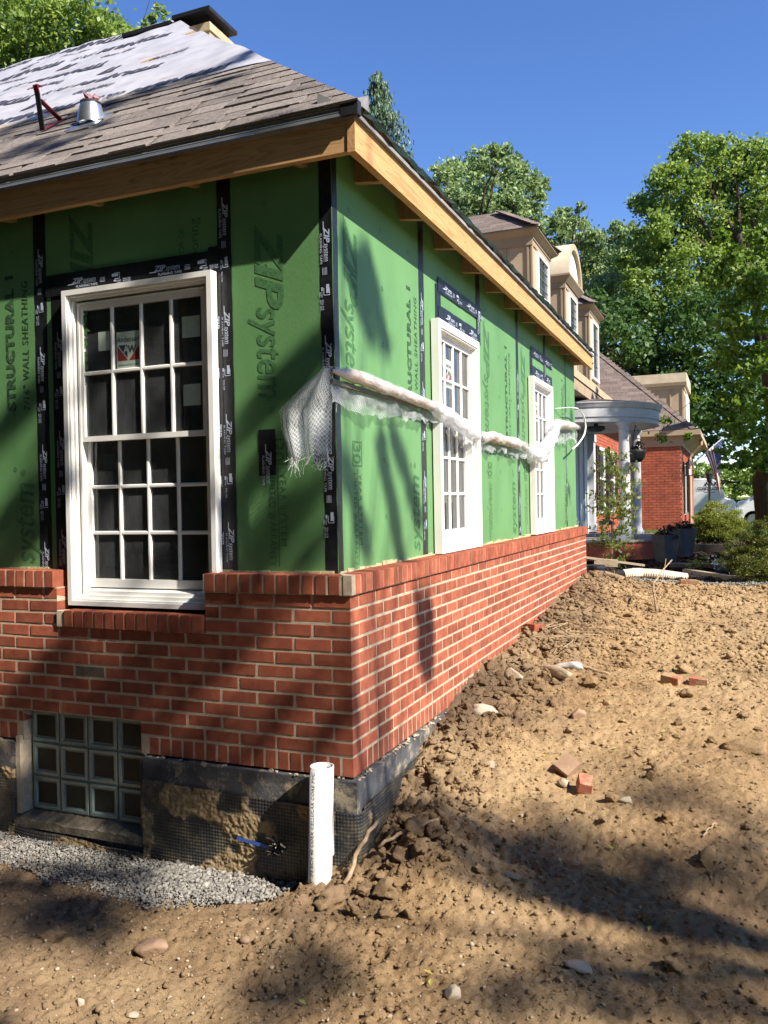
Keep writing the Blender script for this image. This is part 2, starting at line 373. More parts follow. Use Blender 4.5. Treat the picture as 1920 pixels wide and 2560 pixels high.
m_pvc = mat('white_pvc', (0.66, 0.66, 0.66), (0.58, 0.58, 0.58), 0.3, 14, spec=0.45, dirt=((0.36, 0.30, 0.22), 18, 0.56, 0.76), stretch=(1, 1, .5))
m_tan = mat('tan_siding', (0.40, 0.315, 0.215), (0.36, 0.28, 0.19), 0.7, 3, spec=0.2)
m_tan_dark = mat('tan_trim', (0.33, 0.255, 0.175), (0.28, 0.215, 0.15), 0.7, 3, spec=0.2)
m_cream = mat('cream_metal_roof', (0.62, 0.52, 0.38), (0.52, 0.43, 0.30), 0.5, 4, spec=0.3, dirt=((0.24, 0.15, 0.10), 5, 0.68, 0.74))
m_greyside = mat('grey_painted_siding', (0.50, 0.51, 0.53), (0.44, 0.45, 0.47), 0.6, 3)
m_shut = mat('black_shutter', (0.022, 0.018, 0.018), (0.014, 0.012, 0.012), 0.55, 10)
m_bark = mat('bark', (0.075, 0.055, 0.040), (0.035, 0.026, 0.02), 0.95, 12, 0.9, 30, 0.1, stretch=(1, 1, 0.3))
m_stick = mat('dry_stick', (0.34, 0.25, 0.16), (0.22, 0.15, 0.09), 0.9, 25, 0.4, 80)
m_purple = mat('pink_wadding', (0.38, 0.22, 0.24), (0.22, 0.11, 0.13), 0.95, 30, 0.6, 60)
m_red = mat('red_painted_steel', (0.32, 0.025, 0.03), (0.16, 0.02, 0.025), 0.45, 30, spec=0.4, dirt=((0.05, 0.035, 0.035), 14, 0.5, 0.6))

# ------------------------------------------------------------------ house addition
G = 0.11; CB = 0.0677; BB = 0.2032; JT = 0.0135
house = thing('house_addition', 'house addition with green sheathing above red brick and half shingled roof', 'house', (-1.5, 3.4, -1.3))
YF = 33.5 * BB                                            # far end of the right wall
O1 = (-1.73, -0.79, -0.208, 3.0)                          # window opening, left wall
O2 = (-1.985, -1.195, -1.40, -3 * 0 - 10 * CB)            # glass block opening
XL = -4.6
_bc = {}
def brick_mesh(L, D, Hh, var, mt):
    key = (round(L, 4), round(D, 4), round(Hh, 4), var, mt.name)
    if key in _bc: return _bc[key]
    r = random.Random(hash(key[:4]) & 0xffff); c = 0.0022; j = lambda: r.uniform(-.0011, .0011)
    v = [(0, D, 0), (L, D, 0), (L, D, Hh), (0, D, Hh), (j(), c, j()), (L + j(), c, j()), (L + j(), c, Hh + j()), (j(), c, Hh + j()),
         (c, j(), c), (L - c, j(), c), (L - c, j(), Hh - c), (c, j(), Hh - c)]
    f = [(0, 1, 5, 4), (1, 2, 6, 5), (2, 3, 7, 6), (3, 0, 4, 7), (4, 5, 9, 8), (5, 6, 10, 9), (6, 7, 11, 10), (7, 4, 8, 11), (8, 9, 10, 11), (3, 2, 1, 0)]
    me = bpy.data.meshes.new('brick'); me.from_pydata(v, [], f); me.materials.append(mt); me.update(); _bc[key] = me; return me
bricks = []                                               # (wall, s, z, L, D, H, material, front)
def put(wall, s, z, L, D, Hh, mt=None, front=0.0):
    bricks.append((wall, s, z, L, D, Hh, mt or m_brick, front))
# left wall (y = 0), courses 1..11
for j in range(1, 12):
    z0 = -j * CB + JT / 2; odd = j % 2 == 1; x1 = 0.0 if odd else -BB / 2
    while x1 > XL:
        x0 = x1 - BB; segs = [(x0 + JT, x1)]
        hole = None
        if j <= 3: hole = O1
        if j == 11: hole = O2
        if hole:
            ns = []
            for a, b in segs:
                if b <= hole[0] or a >= hole[1]: ns.append((a, b)); continue
                if a < hole[0] - 0.03: ns.append((a, hole[0]))
                if b > hole[1] + 0.03: ns.append((hole[1], b))
            segs = ns
        for a, b in segs:
            mt = m_brick
            put('L', a, z0, b - a, 0.092, CB - JT, mt)
        x1 = x0
# shift so joints of the odd rows start at the corner: the drawn brick ends JT short of each joint
# bottom rowlock course of the left wall
x1 = 0.0
while x1 > XL:
    a, b = x1 - CB + JT * .9, x1
    if not (b > O2[0] and a < O2[1]): put('L', a, -11 * CB - 0.094, b - a, 0.1, 0.094 - JT / 2)
    x1 -= CB
# right wall (x = 0)
for j in range(1, 12):
    z0 = -j * CB + JT / 2; y0 = BB / 2 if j % 2 == 1 else 0.0
    while y0 < YF - 0.02:
        L = min(BB, YF - y0) - JT
        r = random.random(); mt = m_brick_pale if (r < .018 and y0 > 1) else m_brick
        if L > .03: put('R', y0 + (JT if y0 > 0 else 0) * 0, z0, L, 0.09, CB - JT, mt)
        y0 += BB
y0 = CB * 1.5
while y0 < YF: put('R', y0, -11 * CB - 0.094, CB - JT * .9, 0.09, 0.094 - JT / 2); y0 += CB
# ledge of rowlocks under the sheathing
x1 = -0.035
while x1 > XL:
    a, b = x1 - CB, x1 - JT * 1.0
    if b < O1[0] - 0.0 or a > O1[1] - 0.03: put('L', a, 0.0, b - a, G + 0.015, 0.089, None, -0.016)
    x1 -= CB
y0 = 0.03
while y0 < YF + 0.03: put('R', y0, 0.0, CB - JT * .8, G + 0.015, 0.089, None, 0.016); y0 += CB
# sill of rowlocks under the left window
x1 = O1[1] - 0.008
while x1 - CB > O1[0] - 0.012: put('L', x1 - CB + JT, -0.207, CB - JT, 0.10, 0.088, None, -0.02); x1 -= CB
def bdist(q):
    w, s, z, L, D, Hh, mt, fr = q
    p = Vector((s + L / 2, 0, z)) if w == 'L' else Vector((0, s + L / 2, z)); d = p - CAM
    cosv = abs(d.y if w == 'L' else d.x) / d.length
    vis = 1.0 if (w == 'R' or s + L > -2.35) else 0.02
    return -L * Hh * cosv / d.length_squared * vis
bricks.sort(key=bdist)
rest = MB()
for i, (w, s, z, L, D, Hh, mt, fr) in enumerate(bricks):
    jx = random.uniform(-.0012, .0012) + fr
    if w == 'L' and abs(z + 7 * CB - JT / 2) < .01 and -1.66 < s < -1.60: mt = m_brick_grey
    if i < 300:
        o = bpy.data.objects.new('brick', brick_mesh(L, D, Hh, i % 4, mt)); link(o, house)
        p = Vector((s, jx, z)) if w == 'L' else Vector((jx, s, z)); o.location = p - house.location
        if w == 'R': o.rotation_euler = (0, 0, math.pi / 2)
    else:
        me = brick_mesh(L, D, Hh, i % 4, mt); v = np.array([x.co[:] for x in me.vertices])
        if w == 'L': v = v + (s, jx, z)
        else: v = np.c_[-v[:, 1] + jx, v[:, 0] + s, v[:, 2] + z]
        rest.add(v, [tuple(p.vertices) for p in me.polygons])
rest.build('brick_courses', m_brick, house)['kind'] = 'stuff'
# mortar behind and between the bricks
mo = MB()
for a0, a1, b0, b1 in rect_minus((XL, -0.0022, -11 * CB - 0.093, -0.0005), [(O1[0], O1[1], -0.207, 1), (O2[0], O2[1], -3, -10 * CB)]): mo.box(a0, a1, 0.0022, 0.09, b0, b1)
mo.box(-0.088, -0.0023, 0.0905, YF - 0.004, -11 * CB - 0.093, -0.0006)
for a, b in ((XL, O1[0] - 0.02), (O1[1] + 0.0, -0.03)): mo.box(a, b, -0.0125, G - .001, 0.0005, 0.0868)
mo.box(-G + .001, 0.0125, 0.03, YF + 0.02, 0.0006, 0.0869)
mo.box(O1[0] + .008, O1[1] - 0.012, -0.012, 0.085, -0.2065, -0.124)
mo.prism([(-0.028, -0.0155, 0.001), (0.0145, -0.0145, 0.001), (0.0155, 0.026, 0.001), (-G + .002, G - .002, 0.001)], (0, 0, 0.090))
mo.build('mortar', m_mortar, house)
# ragged foam and mortar bead where sheathing meets the ledge
bd = MB()
for k in range(90):
    y = 0.12 + k * 0.0745; bd.obox((-G - .004, y, 0.088), (0.006 + random.random() * .014, 0, 0), (0, 0.072, random.uniform(-.004, .004)), (0, 0, 0.006 + random.random() * 0.016))
for k in range(62):
    x = -0.13 - k * 0.07
    if O1[0] - .03 < x < O1[1] + .07: continue
    bd.obox((x - .07, G - 0.004 - random.random() * .012, 0.088), (0.068, 0, 0), (0, 0.02, 0), (0, 0, 0.004 + random.random() * 0.009))
bd.build('mortar_bead', mat('pale_mortar_bead', (0.50, 0.46, 0.26), (0.36, 0.33, 0.2), 0.95, 40, 0.6, 120), house)['kind'] = 'stuff'
# fallen mortar droppings on top of the block, below the brick
dr = MB()
cubes = []
for k in range(90):
    if k < 50: x, y = -random.uniform(0.02, 2.3), -random.uniform(-0.01, 0.022); 
    else: x, y = random.uniform(-.005, 0.024), random.uniform(0, 1.4)
    if -1.99 < x < -1.18: continue
    s_ = random.uniform(.006, .022) * (1.4 if random.random() < .12 else 1); R_ = rand_rot(1)[0] * s_
    V = np.array([(1, 0, 0), (-1, 0, 0), (0, 1, 0), (0, -1, 0), (0, 0, .7), (0, 0, -.7)]) * RNG.uniform(.5, 1.4, (6, 3)) @ R_.T * (1, 1, .55) + (x, y, -11 * CB - .098 - random.uniform(0, .012))
    dr.add(V, [(0, 2, 4), (2, 1, 4), (1, 3, 4), (3, 0, 4), (2, 0, 5), (1, 2, 5), (3, 1, 5), (0, 3, 5)])
dr.build('mortar_crumbs', m_mortar, house)['kind'] = 'stuff'

# foundation block band and footing
ZB = -11 * CB - 0.094
fb = MB()
for a0, a1, b0, b1 in rect_minus((XL, 0.026, -1.6, ZB - .012), [(-2.02, -1.165, -1.262, 0)]): fb.box(a0, a1, -0.026, 0.09, b0, b1)
fb.box(-0.088, 0.026, 0.0905, YF, -1.6, ZB - .0122)
fb.build('foundation_block', m_block, house)
sl = MB(); k = 30
xs = np.linspace(-2.02, -1.165, k)
sl.add([(x, -0.045 + random.uniform(-.004, .004), -1.262 + random.uniform(-.004, .01)) for x in xs] + [(x, 0.07, -1.236 + random.uniform(-.003, .004)) for x in xs] + [(x, -0.045, -1.30) for x in xs],
       [(i, i + 1, k + i + 1, k + i) for i in range(k - 1)] + [(2 * k + i, 2 * k + i + 1, i + 1, i) for i in range(k - 1)])
sl.build('mortar_sill', mat('dirty_mortar', (.20, .165, .12), (.10, .085, .065), .95, 9, .8, 60, .1), house)
MB().box(-2.02, -1.992, -0.022, 0.088, -1.24, ZB + .02).build('mortar_jamb', m_mortar, house); MB().box(-1.192, -1.166, -0.018, 0.088, -1.24, ZB - .02).build('mortar_jamb', m_block, house)

# dimpled drainage membrane: real dimples
def membrane(path, z0, z1, name, pitch=0.0165, dome=0.0035, step=0.0033, wav=0.004):
    P = np.array(path, float); seg = np.r_[0, np.cumsum(np.linalg.norm(np.diff(P, axis=0), axis=1))]
    nu = int(seg[-1] / step); nv = int(0.55 / step)
    u = np.linspace(0, seg[-1], nu); X = np.interp(u, seg, P[:, 0]); Y = np.interp(u, seg, P[:, 1])
    tx, ty = np.gradient(X), np.gradient(Y); l = np.hypot(tx, ty); nx, ny = ty / l, -tx / l
    zt = np.interp(u, seg, z1) + 0.004 * vnoise(u * 9, 0 * u)
    v = np.linspace(0, 1, nv); U, Vv = np.meshgrid(u, v, indexing='ij'); Z = zt[:, None] - Vv * (zt[:, None] - z0)
    du = (U / pitch) % 1 - .5; dv = (Z / pitch) % 1 - .5; r = np.sqrt(du ** 2 + dv ** 2)
    h = dome * np.clip((0.40 - r) / 0.13, 0, 1); dirtn = fbm(U * 5, Z * 5, 2.0, 4); cake = smooth01((dirtn - 0.12) / 0.25)
    h = h * (1 - .9 * cake) + cake * (0.008 + 0.004 * fbm(U * 60, Z * 60, 1, 3)) + wav * vnoise(U * 4, Z * 3, 7)
    V = np.stack([X[:, None] + nx[:, None] * h, Y[:, None] + ny[:, None] * h, Z], -1).reshape(-1, 3)
    i = np.arange(nu - 1)[:, None] * nv + np.arange(nv - 1)[None]; F = np.stack([i, i + 1, i + nv + 1, i + nv], -1).reshape(-1, 4)[:, ::-1]
    me = np_mesh(name, V, F, m_mem2, True)
    at = me.attributes.new('cake', 'FLOAT', 'POINT'); at.data.foreach_set('value', cake.astype(np.float32).ravel())
    o = bpy.data.objects.new(name, me); link(o, house); o.location = -house.location; return o
m_mem2, nt, out = node_mat('drainage_membrane')
b_ = N(nt, 'ShaderNodeBsdfPrincipled'); a_ = N(nt, 'ShaderNodeAttribute'); a_.attribute_name = 'cake'
dc = ramp(nt, noise(nt, pos(nt), 30, 6), [(0.3, (0.17, 0.115, 0.06)), (0.7, (0.32, 0.235, 0.125))])
bc_ = ramp(nt, noise(nt, pos(nt), 12, 6, 0.7), [(0.45, (0.030, 0.031, 0.034)), (0.62, (0.10, 0.085, 0.06))])
nt.links.new(mixc(nt, a_.outputs['Fac'], bc_, dc), b_.inputs['Base Color']); nt.links.new(ramp(nt, a_.outputs['Fac'], [(0, .38), (.5, .9)]), b_.inputs['Roughness'])
nt.links.new(b_.outputs[0], out.inputs[0])
membrane([(-1.165, -0.035), (-0.02, -0.036), (0.005, -0.03), (0.026, -0.022), (0.036, 0.0), (0.037, 0.03), (0.036, 1.1)], -1.50, [-0.955, -0.99, -0.99, -0.99, -0.985, -0.97, -0.93], 'drainage_membrane')
membrane([(-3.0, -0.034), (-2.055, -0.036), (-2.035, -0.03), (-2.03, -0.01), (-2.03, 0.03)], -1.55, [-1.0, -0.985, -1.0, -1.0, -1.0], 'drainage_membrane')
membrane([(-2.06, -0.050), (-1.6, -0.058), (-1.15, -0.05)], -1.55, [-1.285, -1.31, -1.33], 'drainage_membrane', wav=0.012)
tb = MB()
tb.add([(-0.60, -0.050, -1.168), (-0.42, -0.052, -1.188), (-0.42, -0.052, -1.206), (-0.60, -0.050, -1.186)], [(0, 3, 2, 1)])
tb.build('blue_tape', mat('blue_tape', (0.04, 0.11, 0.42), (0.10, 0.12, 0.2), 0.6, 30, contrast=(.3, .5)), house)
# crumpled torn membrane edge
cm = MB()
for k in range(46):
    a = random.uniform(0, 6.28); L = random.uniform(.02, .05); p = np.array((-0.375 + random.uniform(-.03, .035), -0.055 - random.uniform(0, .025), -1.165 + random.uniform(-.035, .03)))
    d = np.array((math.cos(a), -random.uniform(.2, .9), math.sin(a) * .7)) * L; w_ = np.cross(d, (0.3, 0.1, 1)) * .25
    cm.add([p, p + d * .6 + w_, p + d, p + d * .5 - w_], [(0, 1, 2, 3)])
cm.build('torn_membrane_edge', m_mem2, house)

# ------------------------------------------------------------------ sheathing and tape
pb = [(-0.11, -0.678), (-0.6805, -1.895), (-1.8975, -3.12), (-3.1225, -4.34), (-4.3425, -4.6)]
ZT = 2.16
WL = (-1.70, -0.75, -0.10, 1.59)                          # left window, outer frame (on its front plane)
holeL = (-1.70 + .02, -0.75 - .0, -0.2, 1.57)
WR = [(1.49, 0.92, 0.095, 1.47), (4.225, 0.92, 0.10, 1.475)]   # right windows: y0, width, z0, height
holesR = [(y0 + .02, y0 + w - .02, z0 - .2, z0 + h - .02) for y0, w, z0, h in WR]
panL = []
for b, a in pb:
    m_ = MB()
    for r in rect_minus((a, b, 0.089, ZT), [holeL]): m_.box(r[0], r[1], G, G + .011, r[2], r[3])
    panL.append((m_.build('sheathing_panel', m_zip, house), a, b))
seamsR = [0.11, 1.345, 2.59, 3.83, 5.02, 6.19, 6.79]
panR = []
for a, b in zip(seamsR[:-1], seamsR[1:]):
    m_ = MB()
    a2 = a + (0.0025 if a > .2 else 0.0115)
    for r in rect_minus((a2, b, 0.090, ZT), holesR): m_.box(-G - .011, -G, r[0], r[1], r[2], r[3])
    panR.append((m_.build('sheathing_panel', m_zip, house), a, b))
fe = MB(); fe.box(-3.0, -G - .0113, 6.779, 6.79, 0.09, ZT); fe.build('sheathing_panel', m_zip, house)
# printing: letters read down (D) or up (U) the wall
def wall_xy(wall, s, z, mode):
    e = 0.0016
    if wall == 'L': o, right = (s, G - e, z), Vector((1, 0, 0))
    else: o, right = (-G + e, s, z), Vector((0, 1, 0))
    dn = Vector((0, 0, -1))
    if mode == 'D': return o, dn, right
    if mode == 'U': return o, -dn, -right
    return o, right, -dn
pr = Print().text('ZIP', 0, 0, .41, .150, .28, .03).text('system', .385, -.0, .46, None, .22, .012, size=None)
# build the three prints once
def zipsystem():
    p = Print(); p.text('ZIP', 0, 0, .43, .150, .30, .035); p.text('system', .41, .0, .45, .122, .22, .012); p.text('®', .90, .055, .035, .035); return p.mesh('lettering', m_zipink)
def structural():
    p = Print(); p.text('STRUCTURAL 1', 0, 0, .76, .062, 0, .055, spacing=1.12); p.text('7/16" WALL SHEATHING', .0, -.105, .72, .046, .12, .010, spacing=1.15); return p.mesh('lettering', m_zipink2)
def thirty():
    p = Print(); p.text('30', .012, -.052, .10, .085, 0, .012); p.frame(0, .125, -.065, .048, .006); p.text('YEAR SYSTEM', .16, .005, .36, .034, 0, 0, spacing=1.1); p.text('LIMITED WARRANTY', .16, -.055, .46, .034, 0, 0, spacing=1.1)
    p.rect(.135, .62, -.008, -.004); return p.mesh('lettering', m_zipink)
def tiny():
    p = Print(); p.text('EXPOSURE 1 · ICC ESR-1474', 0, 0, .34, .018); return p.mesh('lettering', m_zipink)
z_, s_t, t_t = zipsystem(), structural(), thirty()
me_sys = Print().text('system', 0, 0, .45, .122, .22, .012).text('®', .49, .055, .035, .035).mesh('lettering', m_zipink)
lay(z_, *wall_xy('L', -0.525, 1.80, 'D'), panL[0][0]); lay(t_t, *wall_xy('L', -0.42, 0.74, 'D'), panL[0][0])
lay(z_, *wall_xy('L', -1.68, 2.02, 'D'), panL[1][0])
lay(Print().text('Flooring', 0, 0, .26, .05, 0, .006).text('LATOR OF', .02, .085, .20, .032).mesh('lettering', m_zipink), *wall_xy('L', -0.86, 1.62, 'U'), panL[1][0])
lay(s_t, *wall_xy('L', -2.10, 0.975, 'U'), panL[2][0]); lay(me_sys, *wall_xy('L', -1.985, -.02 + .14, 'U'), panL[2][0])
for i, (pn, a, b) in enumerate(panR):
    if i in (0,): lay(z_, *wall_xy('R', a + .13, 1.83, 'D'), pn); lay(t_t, *wall_xy('R', a + .25, .73, 'D'), pn); lay(s_t, *wall_xy('R', a + 1.04, .92, 'U'), pn); lay(me_sys, *wall_xy('R', a + 1.14, .13, 'U'), pn)
    if i == 1: pass
    if i == 3: lay(z_, *wall_xy('R', a + .16, 1.80, 'D'), pn); lay(t_t, *wall_xy('R', a + .28, .72, 'D'), pn)
    if i == 2: lay(z_, *wall_xy('R', a + .16, 1.80, 'D'), pn); lay(t_t, *wall_xy('R', a + .28, .72, 'D'), pn); lay(me_sys, *wall_xy('R', a + 1.10, .13, 'U'), pn)
    if i == 2: lay(s_t, *wall_xy('R', a + .86, .95, 'U'), pn)
    if i == 4: lay(s_t, *wall_xy('R', a + .98, 1.0, 'U'), pn); lay(me_sys, *wall_xy('R', a + 1.12, .13, 'U'), pn)
# fastener marks
for wall, pns in (('L', panL), ('R', panR)):
    for pn, a, b in pns:
        nm = MB(); lo, hi = min(a, b), max(a, b)
        for cx in np.arange(lo + .2, hi - .1, .405):
            for cz in np.arange(.35, 2.0, .305):
                if wall == 'L' and WL[0] - .05 < cx < WL[1] + .05: continue
                if wall == 'R' and any(h[0] - .06 < cx < h[1] + .06 for h in holesR): continue
                s0 = cx + random.uniform(-.01, .01); z0 = cz + random.uniform(-.02, .02); n = 12; V = []
                for rr in (.0075, .0115):
                    for q in range(n):
                        t = 6.283 * q / n; V.append((s0 + rr * math.cos(t), G - .0012, z0 + rr * 1.15 * math.sin(t)) if wall == 'L' else (-G + .0012, s0 + rr * math.cos(t), z0 + rr * 1.15 * math.sin(t)))
                nm.add(V, [(q, (q + 1) % n, n + (q + 1) % n, n + q) for q in range(n)])
        if nm.n: nm.build('fastener_mark', m_zipink, pn)['kind'] = 'stuff'
# tape logos
def tape_logo():
    p = Print(); p.text('ZIP', .0, .0, .075, .028, .28, .03).text('system', .077, .0, .085, .020, .2, .008); p.rect(-.03, .012, -.006, -.001, .004); p.rect(.012, .165, -.0045, -.0035); p.text('FLASHING TAPE', .028, -.024, .145, .0125, 0, .008)
    return p.mesh('lettering', m_tapeink)
def tape_icon():
    p = Print()
    for k in range(4): p.rect(-.08, -.045, -.012 + k * .007, -.0095 + k * .007)
    p.rect(.0, .042, .006, .022); p.rect(.018, .052, .0225, .025); p.rect(.049, .052, -.006, .0225); p.rect(.016, .049, -.0085, -.005); p.rect(.012, .03, -.02, -.012)
    p.text('TAPE', .034, -.022, .026, .008, 0, .01).text('PEEL', .034, -.032, .026, .008, 0, .01); p.text('ROLL FOR', .072, -.016, .05, .008, 0, .01); p.text('BEST SEAL', .072, -.027, .052, .008, 0, .01)
    return p.mesh('lettering', m_tapeink)
lg, ic = tape_logo(), tape_icon()
def tape(wall, s0, s1, z0, z1, off=.0008, phase=0.0, horiz=False, logos=True, us=.5):
    e = G - off
    m_ = MB(); k = max(2, int((z1 - z0 if not horiz else s1 - s0) / .05)); t = np.linspace(0, 1, k)
    jit = RNG.uniform(-.0018, .0018, k); w = RNG.uniform(0, .0012, k)
    if not horiz:
        A = [(s0 + j_, z0 + (z1 - z0) * q, e - w_) for q, j_, w_ in zip(t, jit, w)]; B = [(s1 + j_, z0 + (z1 - z0) * q, e - w_) for q, j_, w_ in zip(t, jit, w)]
    else:
        A = [(s0 + (s1 - s0) * q, z1 + j_, e - w_) for q, j_, w_ in zip(t, jit, w)]; B = [(s0 + (s1 - s0) * q, z0 + j_, e - w_) for q, j_, w_ in zip(t, jit, w)]
    V = [((a[0], a[2], a[1]) if wall == 'L' else (-a[2], a[0], a[1])) for a in A + B]
    m_.add(V, [(i, i + 1, k + i + 1, k + i) for i in range(k - 1)])
    o = m_.build('flashing_tape', m_tape, house)
    if logos:
        L = (z1 - z0) if not horiz else (s1 - s0); q = .12 + phase; c = s0 + (s1 - s0) * us - .004
        i = 0
        while q < L - .06:
            me = lg if i % 2 == 0 else ic
            if not horiz: oo, ex, ey = wall_xy(wall, c, z1 - q, 'D')
            else: oo, ex, ey = wall_xy(wall, s0 + q, z0 + (z1 - z0) * .45, 'H')
            oo = (oo[0], G - off - .0028, oo[2]) if wall == 'L' else (-(G - off - .0028), oo[1], oo[2])
            lay(me, oo, ex, ey, o); q += .27; i += 1
    return o
tape('L', -1.945, -1.858, .089, 2.15, phase=.20)
tape('L', -1.825, -1.73, .089, 1.66, off=.0012, phase=.18)
tape('L', -0.745, -0.665, .089, 2.15, phase=.10, off=.0016)
tape('L', -0.80, -0.728, .089, 1.72, off=.0045, phase=.22)
tape('L', -1.86, -0.73, 1.585, 1.70, off=.0075, horiz=True, phase=.07)
tape('L', -0.176, -0.111, .089, 2.15, phase=.30, us=.45)
tape('L', -0.225, -0.176, .62, .80, off=.0015, logos=False)
tape('R', .1115, .165, .09, 2.15, phase=.15, logos=False)
tape('R', .112, .16, .09, 1.4, off=.0016, phase=.42, us=.3, logos=False)
tape('L', -0.53, -0.435, .565, .79, phase=-.02, off=.0030)
for s in (1.345, 2.59, 3.83, 5.02, 6.19): 
    if s in (2.59, 5.02): tape('R', s - .045, s + .045, 1.62 if s < 3 else 1.66, 2.15, phase=.2, off=.0055)
    else: tape('R', s - .045, s + .045 - (.0 if s < 6 else .03), .09, 2.15, phase=.3 + .05 * s)
for y0, w, z0, h in WR:
    tape('R', y0 - .035 + .15, y0 + .07 + .15, .09, z0 + h + .25, off=.004, phase=.12)
    tape('R', y0 + .16, y0 + w + .22, z0 + h + .015, z0 + h + .12, off=.0075, horiz=True, phase=.05)
    tape('R', y0 + .16, y0 + w + .24, z0 + h + .205, z0 + h + .30, off=.0075, horiz=True, phase=.0)
    tape('R', y0 + w + .12, y0 + w + .19, .30 + z0, z0 + h + .12, off=.004, logos=False)

# ------------------------------------------------------------------ windows
st_paper = mat('sticker_paper', (0.42, 0.49, 0.43), (0.35, 0.42, 0.36), 0.8, 20)
st_ink = mat('sticker_ink', (0.03, 0.04, 0.05), None, 0.8)
st_red = mat('sticker_red', (0.22, 0.03, 0.03), None, 0.8)
def make_window(W, Hh, frac, name='window', fw=.038):
    m_ = MB()
    def ring(x0, x1, z0, z1, w, y0, y1, wb=None):
        wb = wb or w
        m_.box(x0, x0 + w, y0, y1, z0 + wb, z1 - w); m_.box(x1 - w, x1, y0, y1, z0 + wb, z1 - w); m_.box(x0, x1, y0, y1, z1 - w, z1); m_.box(x0, x1, y0, y1, z0, z0 + wb)
    ring(0, W, 0, Hh, fw - .010, 0, .050, .024); ring(fw - .0098, W - fw + .0098, .0242, Hh - fw + .0098, .0098, .008, .07, .01); ring(.0002 + fw, W - fw - .0002, .0344, Hh - fw - .0002, (.0642 - fw) / 2 if fw < .05 else .006, .030, .098, .02); ring(.0644 if fw < .05 else fw + .0064, W - (.0644 if fw < .05 else fw + .0064), .0546, Hh - (.0644 if fw < .05 else fw + .0064), .012, .044, .118, .018)
    m_.prism([(.0644, .05, .0745), (.0644, .118, .090), (.0644, .118, .0746)], (W - .1288, 0, 0))
    win = bpy.data.objects.new(name, m_.mesh('window', m_white)); link(win)
    zm = .0745 + (Hh - .139) * frac
    def sash(x0, x1, z0, z1, y, rows, st, rb, sw=.026):
        s = MB(); t = .03
        s.box(x0, x0 + st, y, y + t, z0 + rb, z1 - sw); s.box(x1 - st, x1, y, y + t, z0 + rb, z1 - sw); s.box(x0, x1, y, y + t, z0, z0 + rb); s.box(x0, x1, y, y + t, z1 - sw, z1)
        gx0, gx1, gz0, gz1 = x0 + st, x1 - st, z0 + rb, z1 - sw; mw = .019
        for i in range(1, 4):
            cx = gx0 + (gx1 - gx0) * i / 4; s.prism([(cx - mw / 2, y + .008, gz0), (cx - mw * .28, y + .002, gz0), (cx + mw * .28, y + .002, gz0), (cx + mw / 2, y + .008, gz0), (cx + mw / 2, y + .016, gz0), (cx - mw / 2, y + .016, gz0)][::-1], (0, 0, gz1 - gz0))
        for i in range(1, rows):
            cz = gz0 + (gz1 - gz0) * i / rows
            for j_ in range(4):
                a = gx0 + (gx1 - gx0) * j_ / 4 + (mw / 2 if j_ else 0); b = gx0 + (gx1 - gx0) * (j_ + 1) / 4 - (mw / 2 if j_ < 3 else 0)
                s.prism([(a, y + .008, cz - mw / 2), (a, y + .002, cz - mw * .28), (a, y + .002, cz + mw * .28), (a, y + .008, cz + mw / 2), (a, y + .016, cz + mw / 2), (a, y + .016, cz - mw / 2)], (b - a, 0, 0))
        o = s.build('sash', m_white, win, local=True)
        for i in range(rows):
            for j_ in range(4):
                pz = MB(); a = gx0 + (gx1 - gx0) * j_ / 4; b = gx0 + (gx1 - gx0) * (j_ + 1) / 4; c_ = gz0 + (gz1 - gz0) * i / rows; d_ = gz0 + (gz1 - gz0) * (i + 1) / rows
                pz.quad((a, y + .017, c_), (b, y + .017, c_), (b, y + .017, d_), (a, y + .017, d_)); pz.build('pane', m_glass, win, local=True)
        return gx0, gx1, gz0, gz1
    si = .078 if fw < .05 else fw + .02
    u = sash(si, W - si, zm - .018, Hh - si, .050, 2, .018, .028)
    l = sash(si + .0002, W - si - .0002, .092, zm + .012, .086, 3, .022, .045)
    return win, u, l
def sticker(win, x0, x1, z0, z1, y, tint=None, name='sticker'):
    m_ = MB(); m_.box(x0, x1, y, y + .0008, z0, z1); return m_.build(name, tint or st_paper, win, local=True)
winL, u, l = make_window(.95, 1.69, .53)
link_loc = Vector((WL[0], 0.05, WL[2])); winL.parent = house; winL.location = link_loc - house.location
